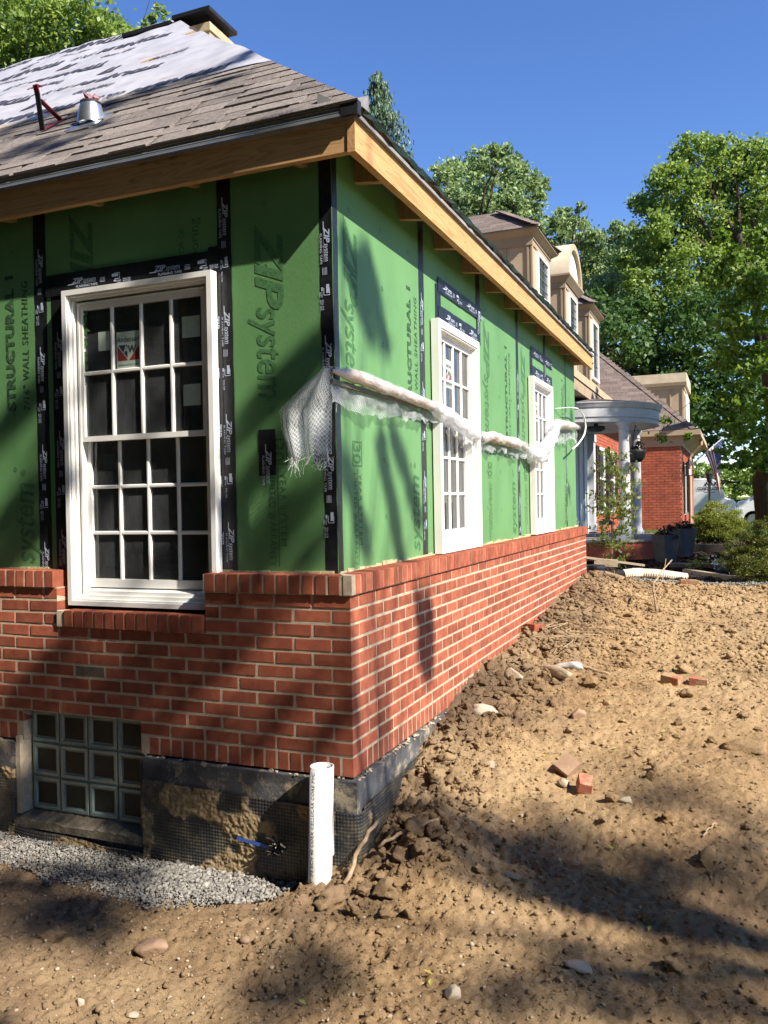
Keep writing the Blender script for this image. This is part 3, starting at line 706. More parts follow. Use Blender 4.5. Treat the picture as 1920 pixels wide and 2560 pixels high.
def brand(win, u, rows=2):
    gx0, gx1, gz0, gz1 = u; pw = (gx1 - gx0) / 4; x0 = gx0 + pw * 1.12; x1 = gx0 + pw * 1.93; z1 = gz0 + (gz1 - gz0) * .80; z0 = z1 - (x1 - x0) * 1.27; y = .0655; w = x1 - x0; h = z1 - z0
    s = sticker(win, x0, x1, z0, z1, y)
    def tri(mt, pts):
        m_ = MB(); m_.quad(*[(x0 + a * w, y - .0006, z0 + b * h) for a, b in pts]); m_.build('lettering', mt, win, local=True)
    tri(st_red, [(.04, .62), (.04, .22), (.48, .22)]); tri(st_red, [(.52, .22), (.97, .22), (.97, .62)]); tri(mat('sticker_blue', (.03, .045, .09), None, .8), [(.08, .64), (.46, .28), (.46, .64)])
    me = Print().text('Andersen', .02 * w, .72 * h, .95 * w, .15 * h, 0, .0).text('W', .48 * w, .43 * h, .36 * w, .19 * h, 0, .03).text('WINDOWS·DOORS', .04 * w, .07 * h, .9 * w, .055 * h).mesh('lettering', st_ink)
    o = lay(me, (x0, y - .0010, z0), (1, 0, 0), (0, 0, 1), None); o.parent = win; 
    me = Print().text('A', .29 * w, .43 * h, .22 * w, .19 * h, 0, .03).mesh('lettering', st_paper)
    o = lay(me, (x0, y - .0012, z0), (1, 0, 0), (0, 0, 1), None); o.parent = win
    x0 = gx0 + pw * .48; sticker(win, x0, x0 + pw * .4, gz0 + (gz1 - gz0) * .67, gz0 + (gz1 - gz0) * .82, y)
brand(winL, u)
g0, g1, h0, h1 = u; pw = (g1 - g0) / 4
sticker(winL, g0 + pw * 3.33, g0 + pw * 3.9, h0 + (h1 - h0) * .70, h0 + (h1 - h0) * .86, .0655); sticker(winL, g0 + pw * 3.33, g0 + pw * 3.88, h0 + (h1 - h0) * .19, h0 + (h1 - h0) * .35, .0655)
g0, g1, h0, h1 = l; ph = (h1 - h0) / 3
sticker(winL, g0 + pw * .38, g0 + pw * .78, h0 + ph * 2.35, h0 + ph * 2.72, .1035); sticker(winL, g0 + pw * .36, g0 + pw * .78, h0 + ph * .28, h0 + ph * .60, .1035)
for i, (y0, w, z0, h) in enumerate(WR):
    if i == 0: wr, u2, l2 = make_window(w, h, .60, fw=.058); brand(wr, u2)
    else: wr = copy_tree(wr)
    wr.parent = house; wr.rotation_euler = (0, 0, math.pi / 2); wr.location = Vector((-0.05, y0, z0)) - house.location
# the dark room behind
rm = MB()
def inner(a, b, c_, d_, e_, f_):
    x0, x1, y0, y1, z0, z1 = a, b, c_, d_, e_, f_
    rm.quad((x0, y1, z0), (x1, y1, z0), (x1, y1, z1), (x0, y1, z1)); rm.quad((x0, y0, z0), (x0, y1, z0), (x0, y1, z1), (x0, y0, z1)); rm.quad((x0, y0, z0), (x1, y0, z0), (x1, y1, z0), (x0, y1, z0)); rm.quad((x0, y0, z1), (x0, y1, z1), (x1, y1, z1), (x1, y0, z1))
inner(-6.8, -0.125, 0.125, 6.77, -0.2, 2.2)
rm.build('room_lining', m_dark, house)
rs = MB()
for x in (-2.5, -2.1, -1.7, -1.3, -0.9, -0.5): rs.box(x, x + .038, 2.2, 2.29, -.19, 2.1)
for y in (1.2, 2.9, 4.0): rs.box(-1.6, -1.51, y, y + .038, -.19, 2.1)
rs.build('wall_stud', m_stud, house)
ib = MB(); ib.box(-2.62, -2.02, 1.15, 1.19, -.15, 1.4); ib.build('plywood_sheet', m_stud, house); ib = MB(); ib.box(-1.95, -1.35, 1.4, 1.43, -.15, .95); ib.build('grey_panel', m_metal, house); ib = MB(); ib.box(-1.25, -.75, 1.3, 1.33, -.15, .9); ib.build('grey_panel', m_metal, house)
bw = MB()
for a0, a1, b0, b1 in rect_minus((XL, -.125, -.25, 2.2), [holeL]): pass
bw.box(-7, XL, 0.0, .12, -1.4, 2.2); bw.build('wall', m_brick, house)

# glass block window
gb = bpy.data.objects.new('glass_block_window', MB().box(O2[0] + .002, O2[1] - .002, .1, .105, -1.238, -10 * CB - .002).mesh('backing', m_black)); link(gb, house); gb.location = -house.location
m_gb = mat('glass_block_body', (0.20, 0.26, 0.245), (0.13, 0.18, 0.17), 0.16, 10, 0.2, 20, 0.7)
m_gbc = mat('glass_block_core', (0.008, 0.010, 0.0095), (0.022, 0.026, 0.024), 0.45, 7, 0.3, 10, 0.25)
w = (O2[1] - O2[0] - .006) / 4; h = (1.236 - 10 * CB - .004) / 3
gm = None
for i in range(4):
    for j_ in range(3):
        if gm is None:
            q = MB(); a = w - .009; b = h - .009; t = .018
            for k, (i0, y0, i1, y1) in enumerate(((0, .004, .004, 0), (.004, 0, t, .0005), (t, .0005, t + .006, .010), (t + .006, .010, t + .012, .012))):
                R0 = [(i0, y0, i0), (a - i0, y0, i0), (a - i0, y0, b - i0), (i0, y0, b - i0)]; R1 = [(i1, y1, i1), (a - i1, y1, i1), (a - i1, y1, b - i1), (i1, y1, b - i1)]
                q.add(R0 + R1, [(e_, (e_ + 1) % 4, 4 + (e_ + 1) % 4, 4 + e_) for e_ in range(4)])
            q.add([(0, .004, 0), (a, .004, 0), (a, .004, b), (0, .004, b), (0, .08, 0), (a, .08, 0), (a, .08, b), (0, .08, b)], [(1, 0, 4, 5), (2, 1, 5, 6), (3, 2, 6, 7), (0, 3, 7, 4)])
            gm = q.mesh('glass_block', m_gb)
            ii = t + .012; nx_ = 10; q2 = MB(); Vv = [(ii + (a - 2 * ii) * p_ / nx_, .0118 + .0004 * math.sin(p_ * .9) * math.sin(r_ * .7 + 1) - .003, ii + (b - 2 * ii) * r_ / nx_) for r_ in range(nx_ + 1) for p_ in range(nx_ + 1)]
            q2.add(Vv, [(r_ * (nx_ + 1) + p_, r_ * (nx_ + 1) + p_ + 1, (r_ + 1) * (nx_ + 1) + p_ + 1, (r_ + 1) * (nx_ + 1) + p_) for r_ in range(nx_) for p_ in range(nx_)])
            gcm = q2.mesh('glass_core', m_gbc, True)
            q3 = MB(); q3.tube([(ii + .002 + .012 * math.sin(k * 1.7) + .006, .006, ii + (b - 2 * ii) * k / 12) for k in range(13)], .0035, 5); gsm = q3.mesh('mortar_smear', m_mortar)
        x0 = O2[0] + .003 + i * w + .0045; z0 = -1.236 + .002 + j_ * h + .0045
        for me, nm in ((gm, 'glass_block'), (gcm, 'glass_core')):
            o = bpy.data.objects.new(nm, me); link(o, gb); o.location = (x0, .052, z0)
jt = MB()
jt.box(O2[0] + .002, O2[1] - .002, .062, .1, -1.236, -10 * CB - .003); jt.build('grout', mat('grout_grey', (.22, .24, .23), None, .9), gb, local=True)
# ------------------------------------------------------------------ roof of the addition
EX, EY, EZ, PM = 0.10, -0.05, 2.205, 0.86             # eave corner and pitch (rise per run)
RUN = 3.45; ZR = EZ + PM * RUN
th = math.atan(PM); et = np.array((0, math.cos(th), math.sin(th))); en = np.array((0, -math.sin(th), math.cos(th)))
XW = -7.2
deck = MB()
def off(p, d): return tuple(np.array(p) + d)
P1 = [(XW, EY, EZ), (EX, EY, EZ), (EX - RUN, EY + RUN, ZR), (XW, EY + RUN, ZR)]
deck.prism([off(p, -en * .026) for p in P1], en * .018)
enr = np.array((math.sin(th), 0, math.cos(th)))
P2 = [(EX, EY, EZ), (EX, EY + 2 * RUN, EZ), (EX - RUN, EY + RUN, ZR)]
deck.prism([off(p, -enr * .026) for p in P2], enr * .018)
enb = np.array((0, math.sin(th), math.cos(th)))
RU = lambda x, y, z: fbm(x * 1.2 + y * .8, y * 3.5, 4.2, 4) * .014 + np.abs(fbm(x * 2.5 + z * 1.5, y * 1.2, 1.1, 3)) * .012
P3 = [(XW, EY + 2 * RUN + .15, EZ - .12), (XW, EY + RUN, ZR - .01), (EX - RUN, EY + RUN, ZR - .01), (EX, EY + 2 * RUN + .15, EZ - .12)]
deck.prism([off(p, -enb * .03) for p in P3], enb * .02)
roof = deck.build('roof', m_osb, house)
q = MB(); q.prism([off(p, enr * -.007) for p in ((EX, EY + .02, EZ), (EX, EY + 2 * RUN, EZ), (EX - RUN, EY + RUN, ZR))], enr * .008); q.build('side_slope_shingles', m_shingle, roof)
# underlayment, wrinkled
k1, k2 = 120, 50; t0 = 1.02
V = []
for i in range(k1):
    for j in range(k2):
        t = t0 - .03 + (RUN - t0 - .01) * j / (k2 - 1); xr = EX - t + .012; xx = XW + (xr - XW) * i / (k1 - 1)
        V.append(np.array((xx, EY, EZ)) + et * (t / math.cos(th)) + 0 * en)
V = np.array(V); ru = RU(V[:, 0], V[:, 1], V[:, 2])
V = V + en * (ru + .004)[:, None]
i = np.arange(k1 - 1)[:, None] * k2 + np.arange(k2 - 1)[None]; F = np.stack([i, i + k2, i + k2 + 1, i + 1], -1).reshape(-1, 4)
und = np_obj('underlayment', V, F, m_under, None, True); und.parent = roof; und.location = -wloc(roof)
def on_roof(x, t, h=0.0): return Vector(np.array((x, EY, EZ)) + et * (t / math.cos(th)) + en * h)
def roof_print(items, m, x0, t0_):                       # the print is seen upside down and follows the wrinkles
    P_ = Print()
    for it in items: P_.text(*it[:5], it[5], it[6])
    v = np.vstack(P_.mb.v); x = x0 - v[:, 0]; t = t0_ - v[:, 1]
    if x.min() < -6.6 or (x - (EX - t)).max() > -.10 or t.max() > RUN - .05: return
    Q = np.array((0, EY, EZ)) + et * (t / math.cos(th))[:, None]; Q[:, 0] = x; Q = Q + en * (RU(Q[:, 0], Q[:, 1], Q[:, 2]) + .0085)[:, None]
    o = MB().add(Q, P_.mb.f).build('lettering', m, roof)
for row in range(9):
    t = t0 + .17 + row * .27
    for q in range(6):
        x = EX - t - .16 - q * 1.22 + (row % 3) * .42
        if row % 2 == 0: roof_print([('TITANIUM', 0, 0, .80, .115, .15, .06), ('UDL 30', .86, 0, .26, .09, .15, .03)], m_underink, x, t)
        else: roof_print([('InterWrap', .1, 0, .36, .07, .3, .03), ('TI', .75, -.01, .16, .12, .4, .06)], m_underink, x, t)
        roof_print([('WARNING: SLIP HAZARD', 0, 0, .36, .014, 0, 0)], m_underred, x - .3, t + .10)
# shingles: each tab a piece, doubled tabs proud
sh_m = [None] * 3
def sh_mesh(L, thick, var, skew, rs=None):
    rs = skew if rs is None else rs; v = [(0, 0, 0), (L, 0, 0), (L - rs, .175, 0), (skew, .175, 0), (0, 0, thick), (L, 0, thick), (L - rs, .175, .003), (skew, .175, .003)]
    me = bpy.data.meshes.new('shingle'); me.from_pydata(v, [], [(0, 1, 5, 4), (1, 2, 6, 5), (3, 0, 4, 7), (4, 5, 6, 7)]); me.materials.append(m_shingle); me.update(); return me
NCR = 10; expo = .1335
Rm = Matrix(((1, 0, 0), (0, et[1], en[1]), (0, et[2], en[2])))
kinds_ = [sh_mesh(L, tk, i, sk) for i, (L, tk, sk) in enumerate([(L, tk, sk) for L in (.17, .23, .29, .36) for tk, sk in ((.0055, .006), (.011, .012))])]
Ls = [.17, .17, .23, .23, .29, .29, .36, .36]
base = MB(); nsh = 0
for r in range(NCR):
    s = r * expo; t = s * math.cos(th); xe = EX - t + .012
    s2_ = t + .17 * math.cos(th); base.prism([on_roof(XW, t, -.004), on_roof(xe - .02, t, -.004), on_roof(EX - s2_ - .008, s2_, -.004), on_roof(XW, s2_, -.004)], en * .0095)
    x = xe - random.uniform(.16, .30); Lh = xe - x - .004
    hm_ = sh_mesh(Lh, .009, 0, .004, .175 * math.cos(th)); o = bpy.data.objects.new('shingle', hm_); link(o, roof); M4 = Rm.to_4x4(); M4.translation = on_roof(x, t, .006) - wloc(roof)
    o.matrix_local = M4 @ Matrix.Rotation(random.uniform(-.01, .012), 4, 'Y'); nsh += 1
    while x > -4.0:
        q = random.randrange(8); x -= Ls[q]
        if nsh < 296 and x > -3.9:
            o = bpy.data.objects.new('shingle', kinds_[q]); link(o, roof)
            lift = .005 + max(0, .008 * (1 - (xe - x - Ls[q]) / .5)) * random.random()
            M4 = Rm.to_4x4(); M4.translation = on_roof(x, t, lift) - wloc(roof); o.matrix_local = M4 @ Matrix.Rotation(random.uniform(-.01, .01), 4, 'X'); nsh += 1
        x -= random.choice((.002, .002, .03))
base.build('shingle_backing', mat('shingle_shadow', (0.12, 0.10, 0.09), (0.08, 0.07, 0.06), .95, 60), roof)
st = MB(); tt = NCR * expo * math.cos(th)
st.obox(on_roof(XW, tt - .04, .006), np.array((EX - tt - .05 - XW, 0, 0)), et * .105, en * .006); st.build('starter_strip', m_starter, roof)
# left eave: grey metal apron, its edge highlight put in as a brighter lip
ap = MB(); nA = 30
prof = [(-.040, EZ + .004), (-.052, EZ - .050), (-.066, EZ - .056)]
xs = np.linspace(XW, .052, nA)
ap.add([(x, y, z) for y, z in prof for x in xs], [(k * nA + i, k * nA + i + 1, (k + 1) * nA + i + 1, (k + 1) * nA + i) for k in range(2) for i in range(nA - 1)])
ap.build('drip_apron', m_metal, house)
lp = MB(); lp.tube([(XW, -.067, EZ - .058), (-.42, -.067, EZ - .058)], .0035, 6); lp.build('metal_lip', m_metal_lip, house)
# fascia boards
fz0, fz1 = 2.0, 2.146
ff = MB(); ff.box(-5.2, .0385, -.022, .016, fz0 + .006, fz1); ff.build('fascia_board', m_lumb_x, house)
fr2 = MB(); ff2 = MB()
y0 = -.028
for y1 in (3.1, 6.2, 7.03):
    q = MB(); q.box(.040, .078, y0, y1 - .003, fz0 + (0.002 if y0 > 1 else 0), fz1); q.build('fascia_board', m_lumb_y, house); y0 = y1
for k in range(13):
    y = -.0 + .38 + .61 * (k - 0)
    if y < 6.9: q = MB(); q.prism([(-G + .0, y, fz0 + .03), (.0395, y, fz0 + .01), (.0395, y, fz1 - .02), (-G, y, fz1)], (0, .038, 0)); q.build('rafter_tail', m_stud, house)
for k in range(7):
    x = -.27 - .61 * k; q = MB(); q.prism([(x, G, fz0 + .03), (x, .0165, fz0 + .012), (x, .0165, fz1 - .02), (x, G, fz1)], (.038, 0, 0)); q.build('rafter_tail', m_stud, house)
# dark wavy eave membrane along the right fascia
wv = MB(); n_ = 90; ys = np.linspace(.006, 7.06, n_); V = []
for y in ys: V.append((.104 + random.uniform(-.006, .012), y, EZ - .030 + random.uniform(-.010, .006)))
for y in ys: V.append((.112 + random.uniform(-.004, .010), y, EZ - .012 + random.uniform(-.004, .012)))
for y in ys: V.append((.05, y, EZ + .046 + random.uniform(0, .006)))
wv.add(V, [(k * n_ + i, k * n_ + i + 1, (k + 1) * n_ + i + 1, (k + 1) * n_ + i) for k in range(2) for i in range(n_ - 1)])
wv.build('eave_membrane', mat('dark_green_membrane', (0.012, 0.03, 0.018), (0.006, 0.01, 0.008), .6, 20, .5, 60), house)
hp = MB(); hp.box(.02, .104, -.052, -.012, EZ - .05, EZ + .012); hp.build('corner_flashing', m_black, house)
q = MB(); q.prism([(-5.3, EY, EZ - .028), (-5.3, G, EZ + .10), (-5.3, G, 2.14), (-5.3, .0, 2.146), (-5.3, -.03, 2.146)], (5.39, 0, 0)); q.build('soffit_blocking', m_dark, house)
q = MB(); q.prism([(.098, -.02, 2.147), (.098, -.02, 2.165), (-G, -.02, 2.3), (-G, -.02, 2.147)], (0, 7.0, 0)); q.build('soffit_blocking', m_dark, house)

# ------------------------------------------------------------------ things on the roof
bk = thing('roof_bracket', 'red steel roof jack bracket with blackened leg on the shingles', 'roof bracket', (-2.31, .56, 2.78))
def flat_bar(a, b, w, t, side):
    a, b = np.array(a, float), np.array(b, float); d = b - a; sd = np.array(side, float); sd = sd / np.linalg.norm(sd); n_ = np.cross(d, sd); n_ /= np.linalg.norm(n_)
    return MB().obox(a - sd * w / 2 - n_ * t / 2, d, sd * w, n_ * t)
foot, elb, end_, top_ = (-2.31, .575, 2.775), (-2.315, .74, 2.905), (-2.25, .90, 3.03), (-2.31, .54, 2.985)
flat_bar(foot, elb, .036, .006, (1, 0, 0)).build('base_strap', m_red, bk); flat_bar(elb, end_, .034, .005, (1, 0, 0)).build('strap_end', m_red, bk)
flat_bar(foot, top_, .036, .007, (1, .0, 0)).build('leg', m_black, bk); flat_bar(elb, (-2.31, .558, 2.955), .034, .007, (1, 0, 0)).build('brace', m_red, bk)
q = flat_bar(top_, (-2.31, .525, 3.03), .036, .008, (1, 0, 0)); q.obox((-2.328, .52, 3.026), (.036, 0, 0), (0, .045, .01), (0, 0, .006)); q.build('hook', m_red, bk)
vp = thing('vent_pipe', 'galvanised roof vent flashing stuffed with pink wadding', 'vent', (-1.95, .60, 2.76))
q = MB(); q.lathe([(.084, -.03), (.080, .015), (.068, .075), (.062, .092)], (-1.95, .60, 2.775), 24); q.build('flashing_cone', m_galv, vp, True)
q = MB(); c0 = on_roof(-2.06, .545, .012); q.obox(c0, (.24, 0, 0), et * .26, en * .002); q.build('flashing_base', m_galv, vp)
q = MB(); q.lathe([(.062, .085), (.064, .105), (.054, .108), (.052, .07)], (-1.95, .60, 2.775), 24); q.build('rubber_collar', m_black, vp, True)
wd = MB()
for k in range(16):
    p = np.array((-1.95 + random.uniform(-.035, .035), .60 + random.uniform(-.035, .035), 2.775 + random.uniform(.09, .15))); s_ = random.uniform(.012, .028)
    V = np.array([(1, 0, 0), (-1, 0, 0), (0, 1, 0), (0, -1, 0), (0, 0, 1), (0, 0, -1)]) * RNG.uniform(.6, 1.5, (6, 1)) * s_ @ rand_rot(1)[0]
    wd.add(V + p, [(0, 2, 4), (2, 1, 4), (1, 3, 4), (3, 0, 4), (2, 0, 5), (1, 2, 5), (3, 1, 5), (0, 3, 5)])
tag(wd.build('wadding', m_purple), 'crumpled pink wadding stuffed in the roof vent', 'wadding')
# chimney
ch = thing('chimney', 'tan block chimney with black flat cap behind the roof hip', 'chimney', (-3.0, 3.6, 4.5))
m_chim = mat('tan_stone', (0.50, 0.41, 0.27), (0.30, 0.24, 0.16), .9, 9, .4, 60, .1, detail=8)
q = MB(); q.box(-3.24, -2.80, 3.19, 4.10, 4.2, 4.83); q.build('stack', m_chim, ch)
q = MB(); q.box(-3.26, -2.785, 3.17, 4.12, 4.8305, 4.905); q.build('crown_slab', m_chim, ch)
q = MB(); q.box(-3.17, -2.755, 3.12, 3.60, 5.005, 5.02); q.box(-3.17, -2.755, 3.12, 3.60, 4.985, 5.0045); q.build('cap_lid', m_black, ch)
q = MB(); q.box(-3.75, -3.19, 3.12, 3.60, 4.95, 4.985); q.build('flue_lid', m_black, ch)
q = MB(); q.box(-3.72, -3.25, 3.22, 4.1, 4.4, 4.90); q.build('flue_box', m_black, ch)
q = MB()
for (ax, ay, bx, by) in ((-3.12, 3.19, -2.82, 3.19), (-2.82, 3.19, -2.82, 3.55)):
    a, b = np.array((ax, ay, 0)), np.array((bx, by, 0)); L = np.linalg.norm(b - a); d = (b - a) / L
    for s in np.arange(-.10, L, .016):
        for sg in (1, -1):
            pts = []
            for z in (4.886, 4.985):
                u = s + (z - 4.886) * (1 if sg > 0 else 0) + (0 if sg > 0 else (.10 - (z - 4.886)))
                pts.append(a + d * min(max(u, 0), L) + (0, 0, z))
            if np.linalg.norm(pts[0] - pts[1]) > .05: q.tube(pts, .0011, 3, False)
q.build('spark_screen', m_black, ch)

# ------------------------------------------------------------------ plastic sheeting over the tube
m_pl, nt, out = node_mat('reinforced_clear_plastic')
uv = N(nt, 'ShaderNodeUVMap'); sp = N(nt, 'ShaderNodeSeparateXYZ'); nt.links.new(uv.outputs[0], sp.inputs[0])
def lines(expr):
    w_ = math_(nt, 'ABSOLUTE', math_(nt, 'SUBTRACT', math_(nt, 'FRACT', expr), 0.5)); return math_(nt, 'GREATER_THAN', w_, 0.41)
l1 = lines(math_(nt, 'MULTIPLY', math_(nt, 'ADD', sp.outputs[0], math_(nt, 'MULTIPLY', sp.outputs[1], .62)), 78)); l2 = lines(math_(nt, 'MULTIPLY', math_(nt, 'SUBTRACT', sp.outputs[0], math_(nt, 'MULTIPLY', sp.outputs[1], .62)), 62))
ln = math_(nt, 'MAXIMUM', l1, l2)
tr = N(nt, 'ShaderNodeBsdfTransparent'); tr.inputs[0].default_value = (.93, .95, .96, 1)
df = N(nt, 'ShaderNodeBsdfPrincipled'); df.inputs['Base Color'].default_value = (.78, .80, .82, 1); df.inputs['Roughness'].default_value = .22; df.inputs['Specular IOR Level'].default_value = .6
tl = N(nt, 'ShaderNodeBsdfTranslucent'); tl.inputs[0].default_value = (.8, .82, .84, 1)
bp = N(nt, 'ShaderNodeBump'); bp.inputs['Strength'].default_value = .6; bp.inputs['Distance'].default_value = .01; nt.links.new(noise(nt, pos(nt, (1, 1, .4)), 22, 4, .6, 1.0), bp.inputs['Height']); nt.links.new(bp.outputs[0], df.inputs['Normal'])
mA = N(nt, 'ShaderNodeMixShader'); mA.inputs[0].default_value = .45; nt.links.new(df.outputs[0], mA.inputs[1]); nt.links.new(tl.outputs[0], mA.inputs[2])
mB = N(nt, 'ShaderNodeMixShader'); fa = math_(nt, 'ADD', math_(nt, 'MULTIPLY', ln, .50), math_(nt, 'SUBTRACT', math_(nt, 'MULTIPLY', noise(nt, pos(nt), 12, 4), .95), .24), True)
nt.links.new(fa, mB.inputs[0]); nt.links.new(tr.outputs[0], mB.inputs[1]); nt.links.new(mA.outputs[0], mB.inputs[2]); nt.links.new(mB.outputs[0], out.inputs[0])
m_film, nt, out = node_mat('clear_film'); tr2 = N(nt, 'ShaderNodeBsdfTransparent'); d2 = N(nt, 'ShaderNodeBsdfPrincipled'); d2.inputs['Base Color'].default_value = (.70, .70, .72, 1); d2.inputs['Roughness'].default_value = .2; d2.inputs['Specular IOR Level'].default_value = .7
bp = N(nt, 'ShaderNodeBump'); bp.inputs['Strength'].default_value = .8; bp.inputs['Distance'].default_value = .012; nt.links.new(noise(nt, pos(nt, (1, .5, 1)), 26, 4, .6, 1.2), bp.inputs['Height']); nt.links.new(bp.outputs[0], d2.inputs['Normal'])
mC = N(nt, 'ShaderNodeMixShader'); nt.links.new(ramp(nt, noise(nt, pos(nt, (1, .6, 1)), 20, 5, .65), [(.40, .08), (.66, .60)]), mC.inputs[0]); nt.links.new(tr2.outputs[0], mC.inputs[1]); nt.links.new(d2.outputs[0], mC.inputs[2]); nt.links.new(mC.outputs[0], out.inputs[0])
m_roll = mat('rolled_plastic', (0.58, 0.50, 0.45), (0.42, 0.34, 0.29), .28, 11, .8, 30, .5, stretch=(1, .35, 1), detail=6)
def sheet(name, rows, cols, fn, parent, m=None, us=1.0, vs=1.0):
    V = []; UV = []
    for i in range(rows):
        for j in range(cols):
            u, v = j / (cols - 1), i / (rows - 1); V.append(fn(u, v)); UV.append((u * us, v * vs))
    i = np.arange(rows - 1)[:, None] * cols + np.arange(cols - 1)[None]; F = np.stack([i, i + 1, i + cols + 1, i + cols], -1).reshape(-1, 4)
    me = np_mesh(name, np.array(V), F, m or m_pl, True); ul = me.uv_layers.new(name='UVMap'); idx = F.ravel(); ul.data.foreach_set('uv', np.array(UV, np.float32)[idx].ravel())
    o = bpy.data.objects.new(name, me); link(o, parent); o.location = -wloc(parent); return o
pl = thing('plastic_sheeting', 'rolled clear reinforced plastic sheeting slung along the green side wall', 'plastic sheet', (-.05, 3.0, 1.0))
TP = [(-.045, -.045, 1.022), (-.045, .25, 1.030), (-.045, .63, 1.018), (-.045, 1.05, 1.008), (-.045, 1.34, .995)]
def interp_path(P, n):
    P = np.array(P, float); s = np.r_[0, np.cumsum(np.linalg.norm(np.diff(P, axis=0), axis=1))]; t = np.linspace(0, s[-1], n); return np.stack([np.interp(t, s, P[:, k]) for k in range(3)], 1)
def roll(path, r, n=60, name='plastic_roll', m=None, crease=.12, squash=None):
    P = interp_path(path, n); k = 18; T = np.gradient(P, axis=0); T /= np.linalg.norm(T, axis=1)[:, None]; V = []; r = np.interp(np.linspace(0, 1, n), np.linspace(0, 1, len(r)), r)
    for i in range(n):
        a = np.cross(T[i], (0, 0, 1)); a /= np.linalg.norm(a); b = np.cross(a, T[i])
        for j in range(k):
            t = 2 * math.pi * j / k; rr = r[i] * (1 + crease * float(vnoise(i * .22 + j * .0, math.cos(t + i * .03) * 2.2 + 9, math.sin(t + i * .03) * 2.2)))
            V.append(P[i] + rr * (math.cos(t) * a + math.sin(t) * b))
    i, j = np.meshgrid(np.arange(n - 1), np.arange(k), indexing='ij'); F = np.stack([i * k + j, i * k + (j + 1) % k, (i + 1) * k + (j + 1) % k, (i + 1) * k + j], -1).reshape(-1, 4)
    return np_obj(name, np.array(V), F, m or m_roll, pl, True)
TP[0] = (-.045, -.058, 1.022)
roll(TP, [.006, .033, .031, .030, .031, .033, .026], 90)
q = MB(); q.box(-.075, -.058, -.02, 1.5, .970, .990); q.build('support_strip', mat('grey_strip', (.16, .15, .12), None, .8), pl)
roll([(-.045, 1.30, .998), (-.05, 1.70, .955), (-.05, 2.10, .905), (-.05, 2.40, .876)], [.036, .05, .045, .010], 50, crease=.35, m=m_pl)
roll([(-.05, 2.42, .876), (-.05, 2.66, .905), (-.05, 3.2, .897), (-.05, 3.72, .898), (-.05, 3.85, .87)], [.016, .043, .038, .042, .040, .018], 90, crease=.3)
roll([(-.05, 3.82, .870), (-.045, 4.12, .82), (-.04, 4.5, .87), (-.03, 4.9, 1.02), (-.03, 5.2, 1.20), (-.05, 5.32, 1.20)], [.020, .065, .075, .065, .045, .03], 80, crease=.5, m=m_pl)
roll([(-.055, 5.28, 1.205), (-.05, 5.9, 1.24), (-.05, 6.60, 1.27)], [.045, .048, .045, .047, .02], 60, crease=.3)
roll([(-.045, -.055, 1.03)] + TP[1:4] + [(-.045, 1.34, .995), (-.05, 1.7, .955), (-.05, 2.1, .905), (-.05, 2.40, .876), (-.05, 2.66, .903), (-.05, 3.2, .895), (-.05, 3.72, .896), (-.045, 4.12, .82), (-.04, 4.5, .87), (-.03, 4.9, 1.02), (-.03, 5.2, 1.19), (-.05, 5.9, 1.238), (-.05, 6.64, 1.268)], [.016, .035, .034, .033, .034, .034, .044, .040, .016, .046, .044, .046, .042, .055, .056, .050, .048, .050, .03], 260, name='outer_film', m=m_film, crease=.25)
# hanging skirts
def skirt(y0, y1, z0a, z0b, dep, name, ph=0.0, xo=-.075, rag=.018):
    def fn(u, v):
        y = y0 + (y1 - y0) * u; zt = z0a + (z0b - z0a) * u; d = np.interp(u, np.linspace(0, 1, len(dep)), dep) + rag * float(vnoise(y * 22, ph, 1))
        return (xo + .018 * v * math.sin(y * 17 + ph) + .010 * float(vnoise(y * 14, v * 4, ph)) + .012 * v, y + .01 * v * math.sin(y * 9), zt - v * max(.01, d))
    return sheet(name, 14, 90, fn, pl, us=(y1 - y0), vs=.22)
skirt(-.03, 1.75, 1.005, .95, [.125, .14, .115, .10, .075, .05, .02], 'hanging_film', 1)
skirt(1.5, 2.42, .965, .875, [.03, .06, .09, .03], 'hanging_film', 3)
skirt(2.45, 3.85, .87, .86, [.10, .085, .06, .05, .07, .10, .04], 'hanging_film', 5, rag=.03)
skirt(4.05, 5.3, .82, 1.18, [.06, .12, .16, .14, .08], 'hanging_film', 8)
skirt(5.35, 6.72, 1.20, 1.235, [.16, .20, .18, .12, .10, .15, .17], 'hanging_film', 11)
def flap(u, v):                                            # the end folded round the corner and hanging
    top = np.array((-.045, -.06, 1.052)) if u > .8 else np.array((-.045, -.045, 1.05))
    r_edge = np.array((-.062, -.055, np.interp(v, (0, 1), (1.03, .625)))); l_edge = np.array((np.interp(v, (0, .25, .45, .6, 1), (-.075, -.215, -.325, -.318, -.285)), -.055, np.interp(v, (0, .25, .45, .6, 1), (1.045, .945, .862, .77, .63))))
    p = l_edge * (1 - u) + r_edge * u; fold = math.sin(u * 15 + v * 1.5) * .022 + .012 * float(vnoise(u * 6, v * 5, 3)); p = p + (0, -.03 * math.sin(u * 3.1) * (1 - .3 * v) + fold * (0.3 + v * .7), .012 * float(vnoise(u * 14, 2, 1)) * v)
    return p
sheet('corner_flap', 34, 60, flap, pl, us=.30, vs=.44)
sheet('corner_flap', 34, 60, lambda u, v: np.array(flap(u * .92 + .06, v * .93)) + (0, .035 + .02 * math.sin(u * 22), -.004), pl, us=.28, vs=.40)
fr = MB()
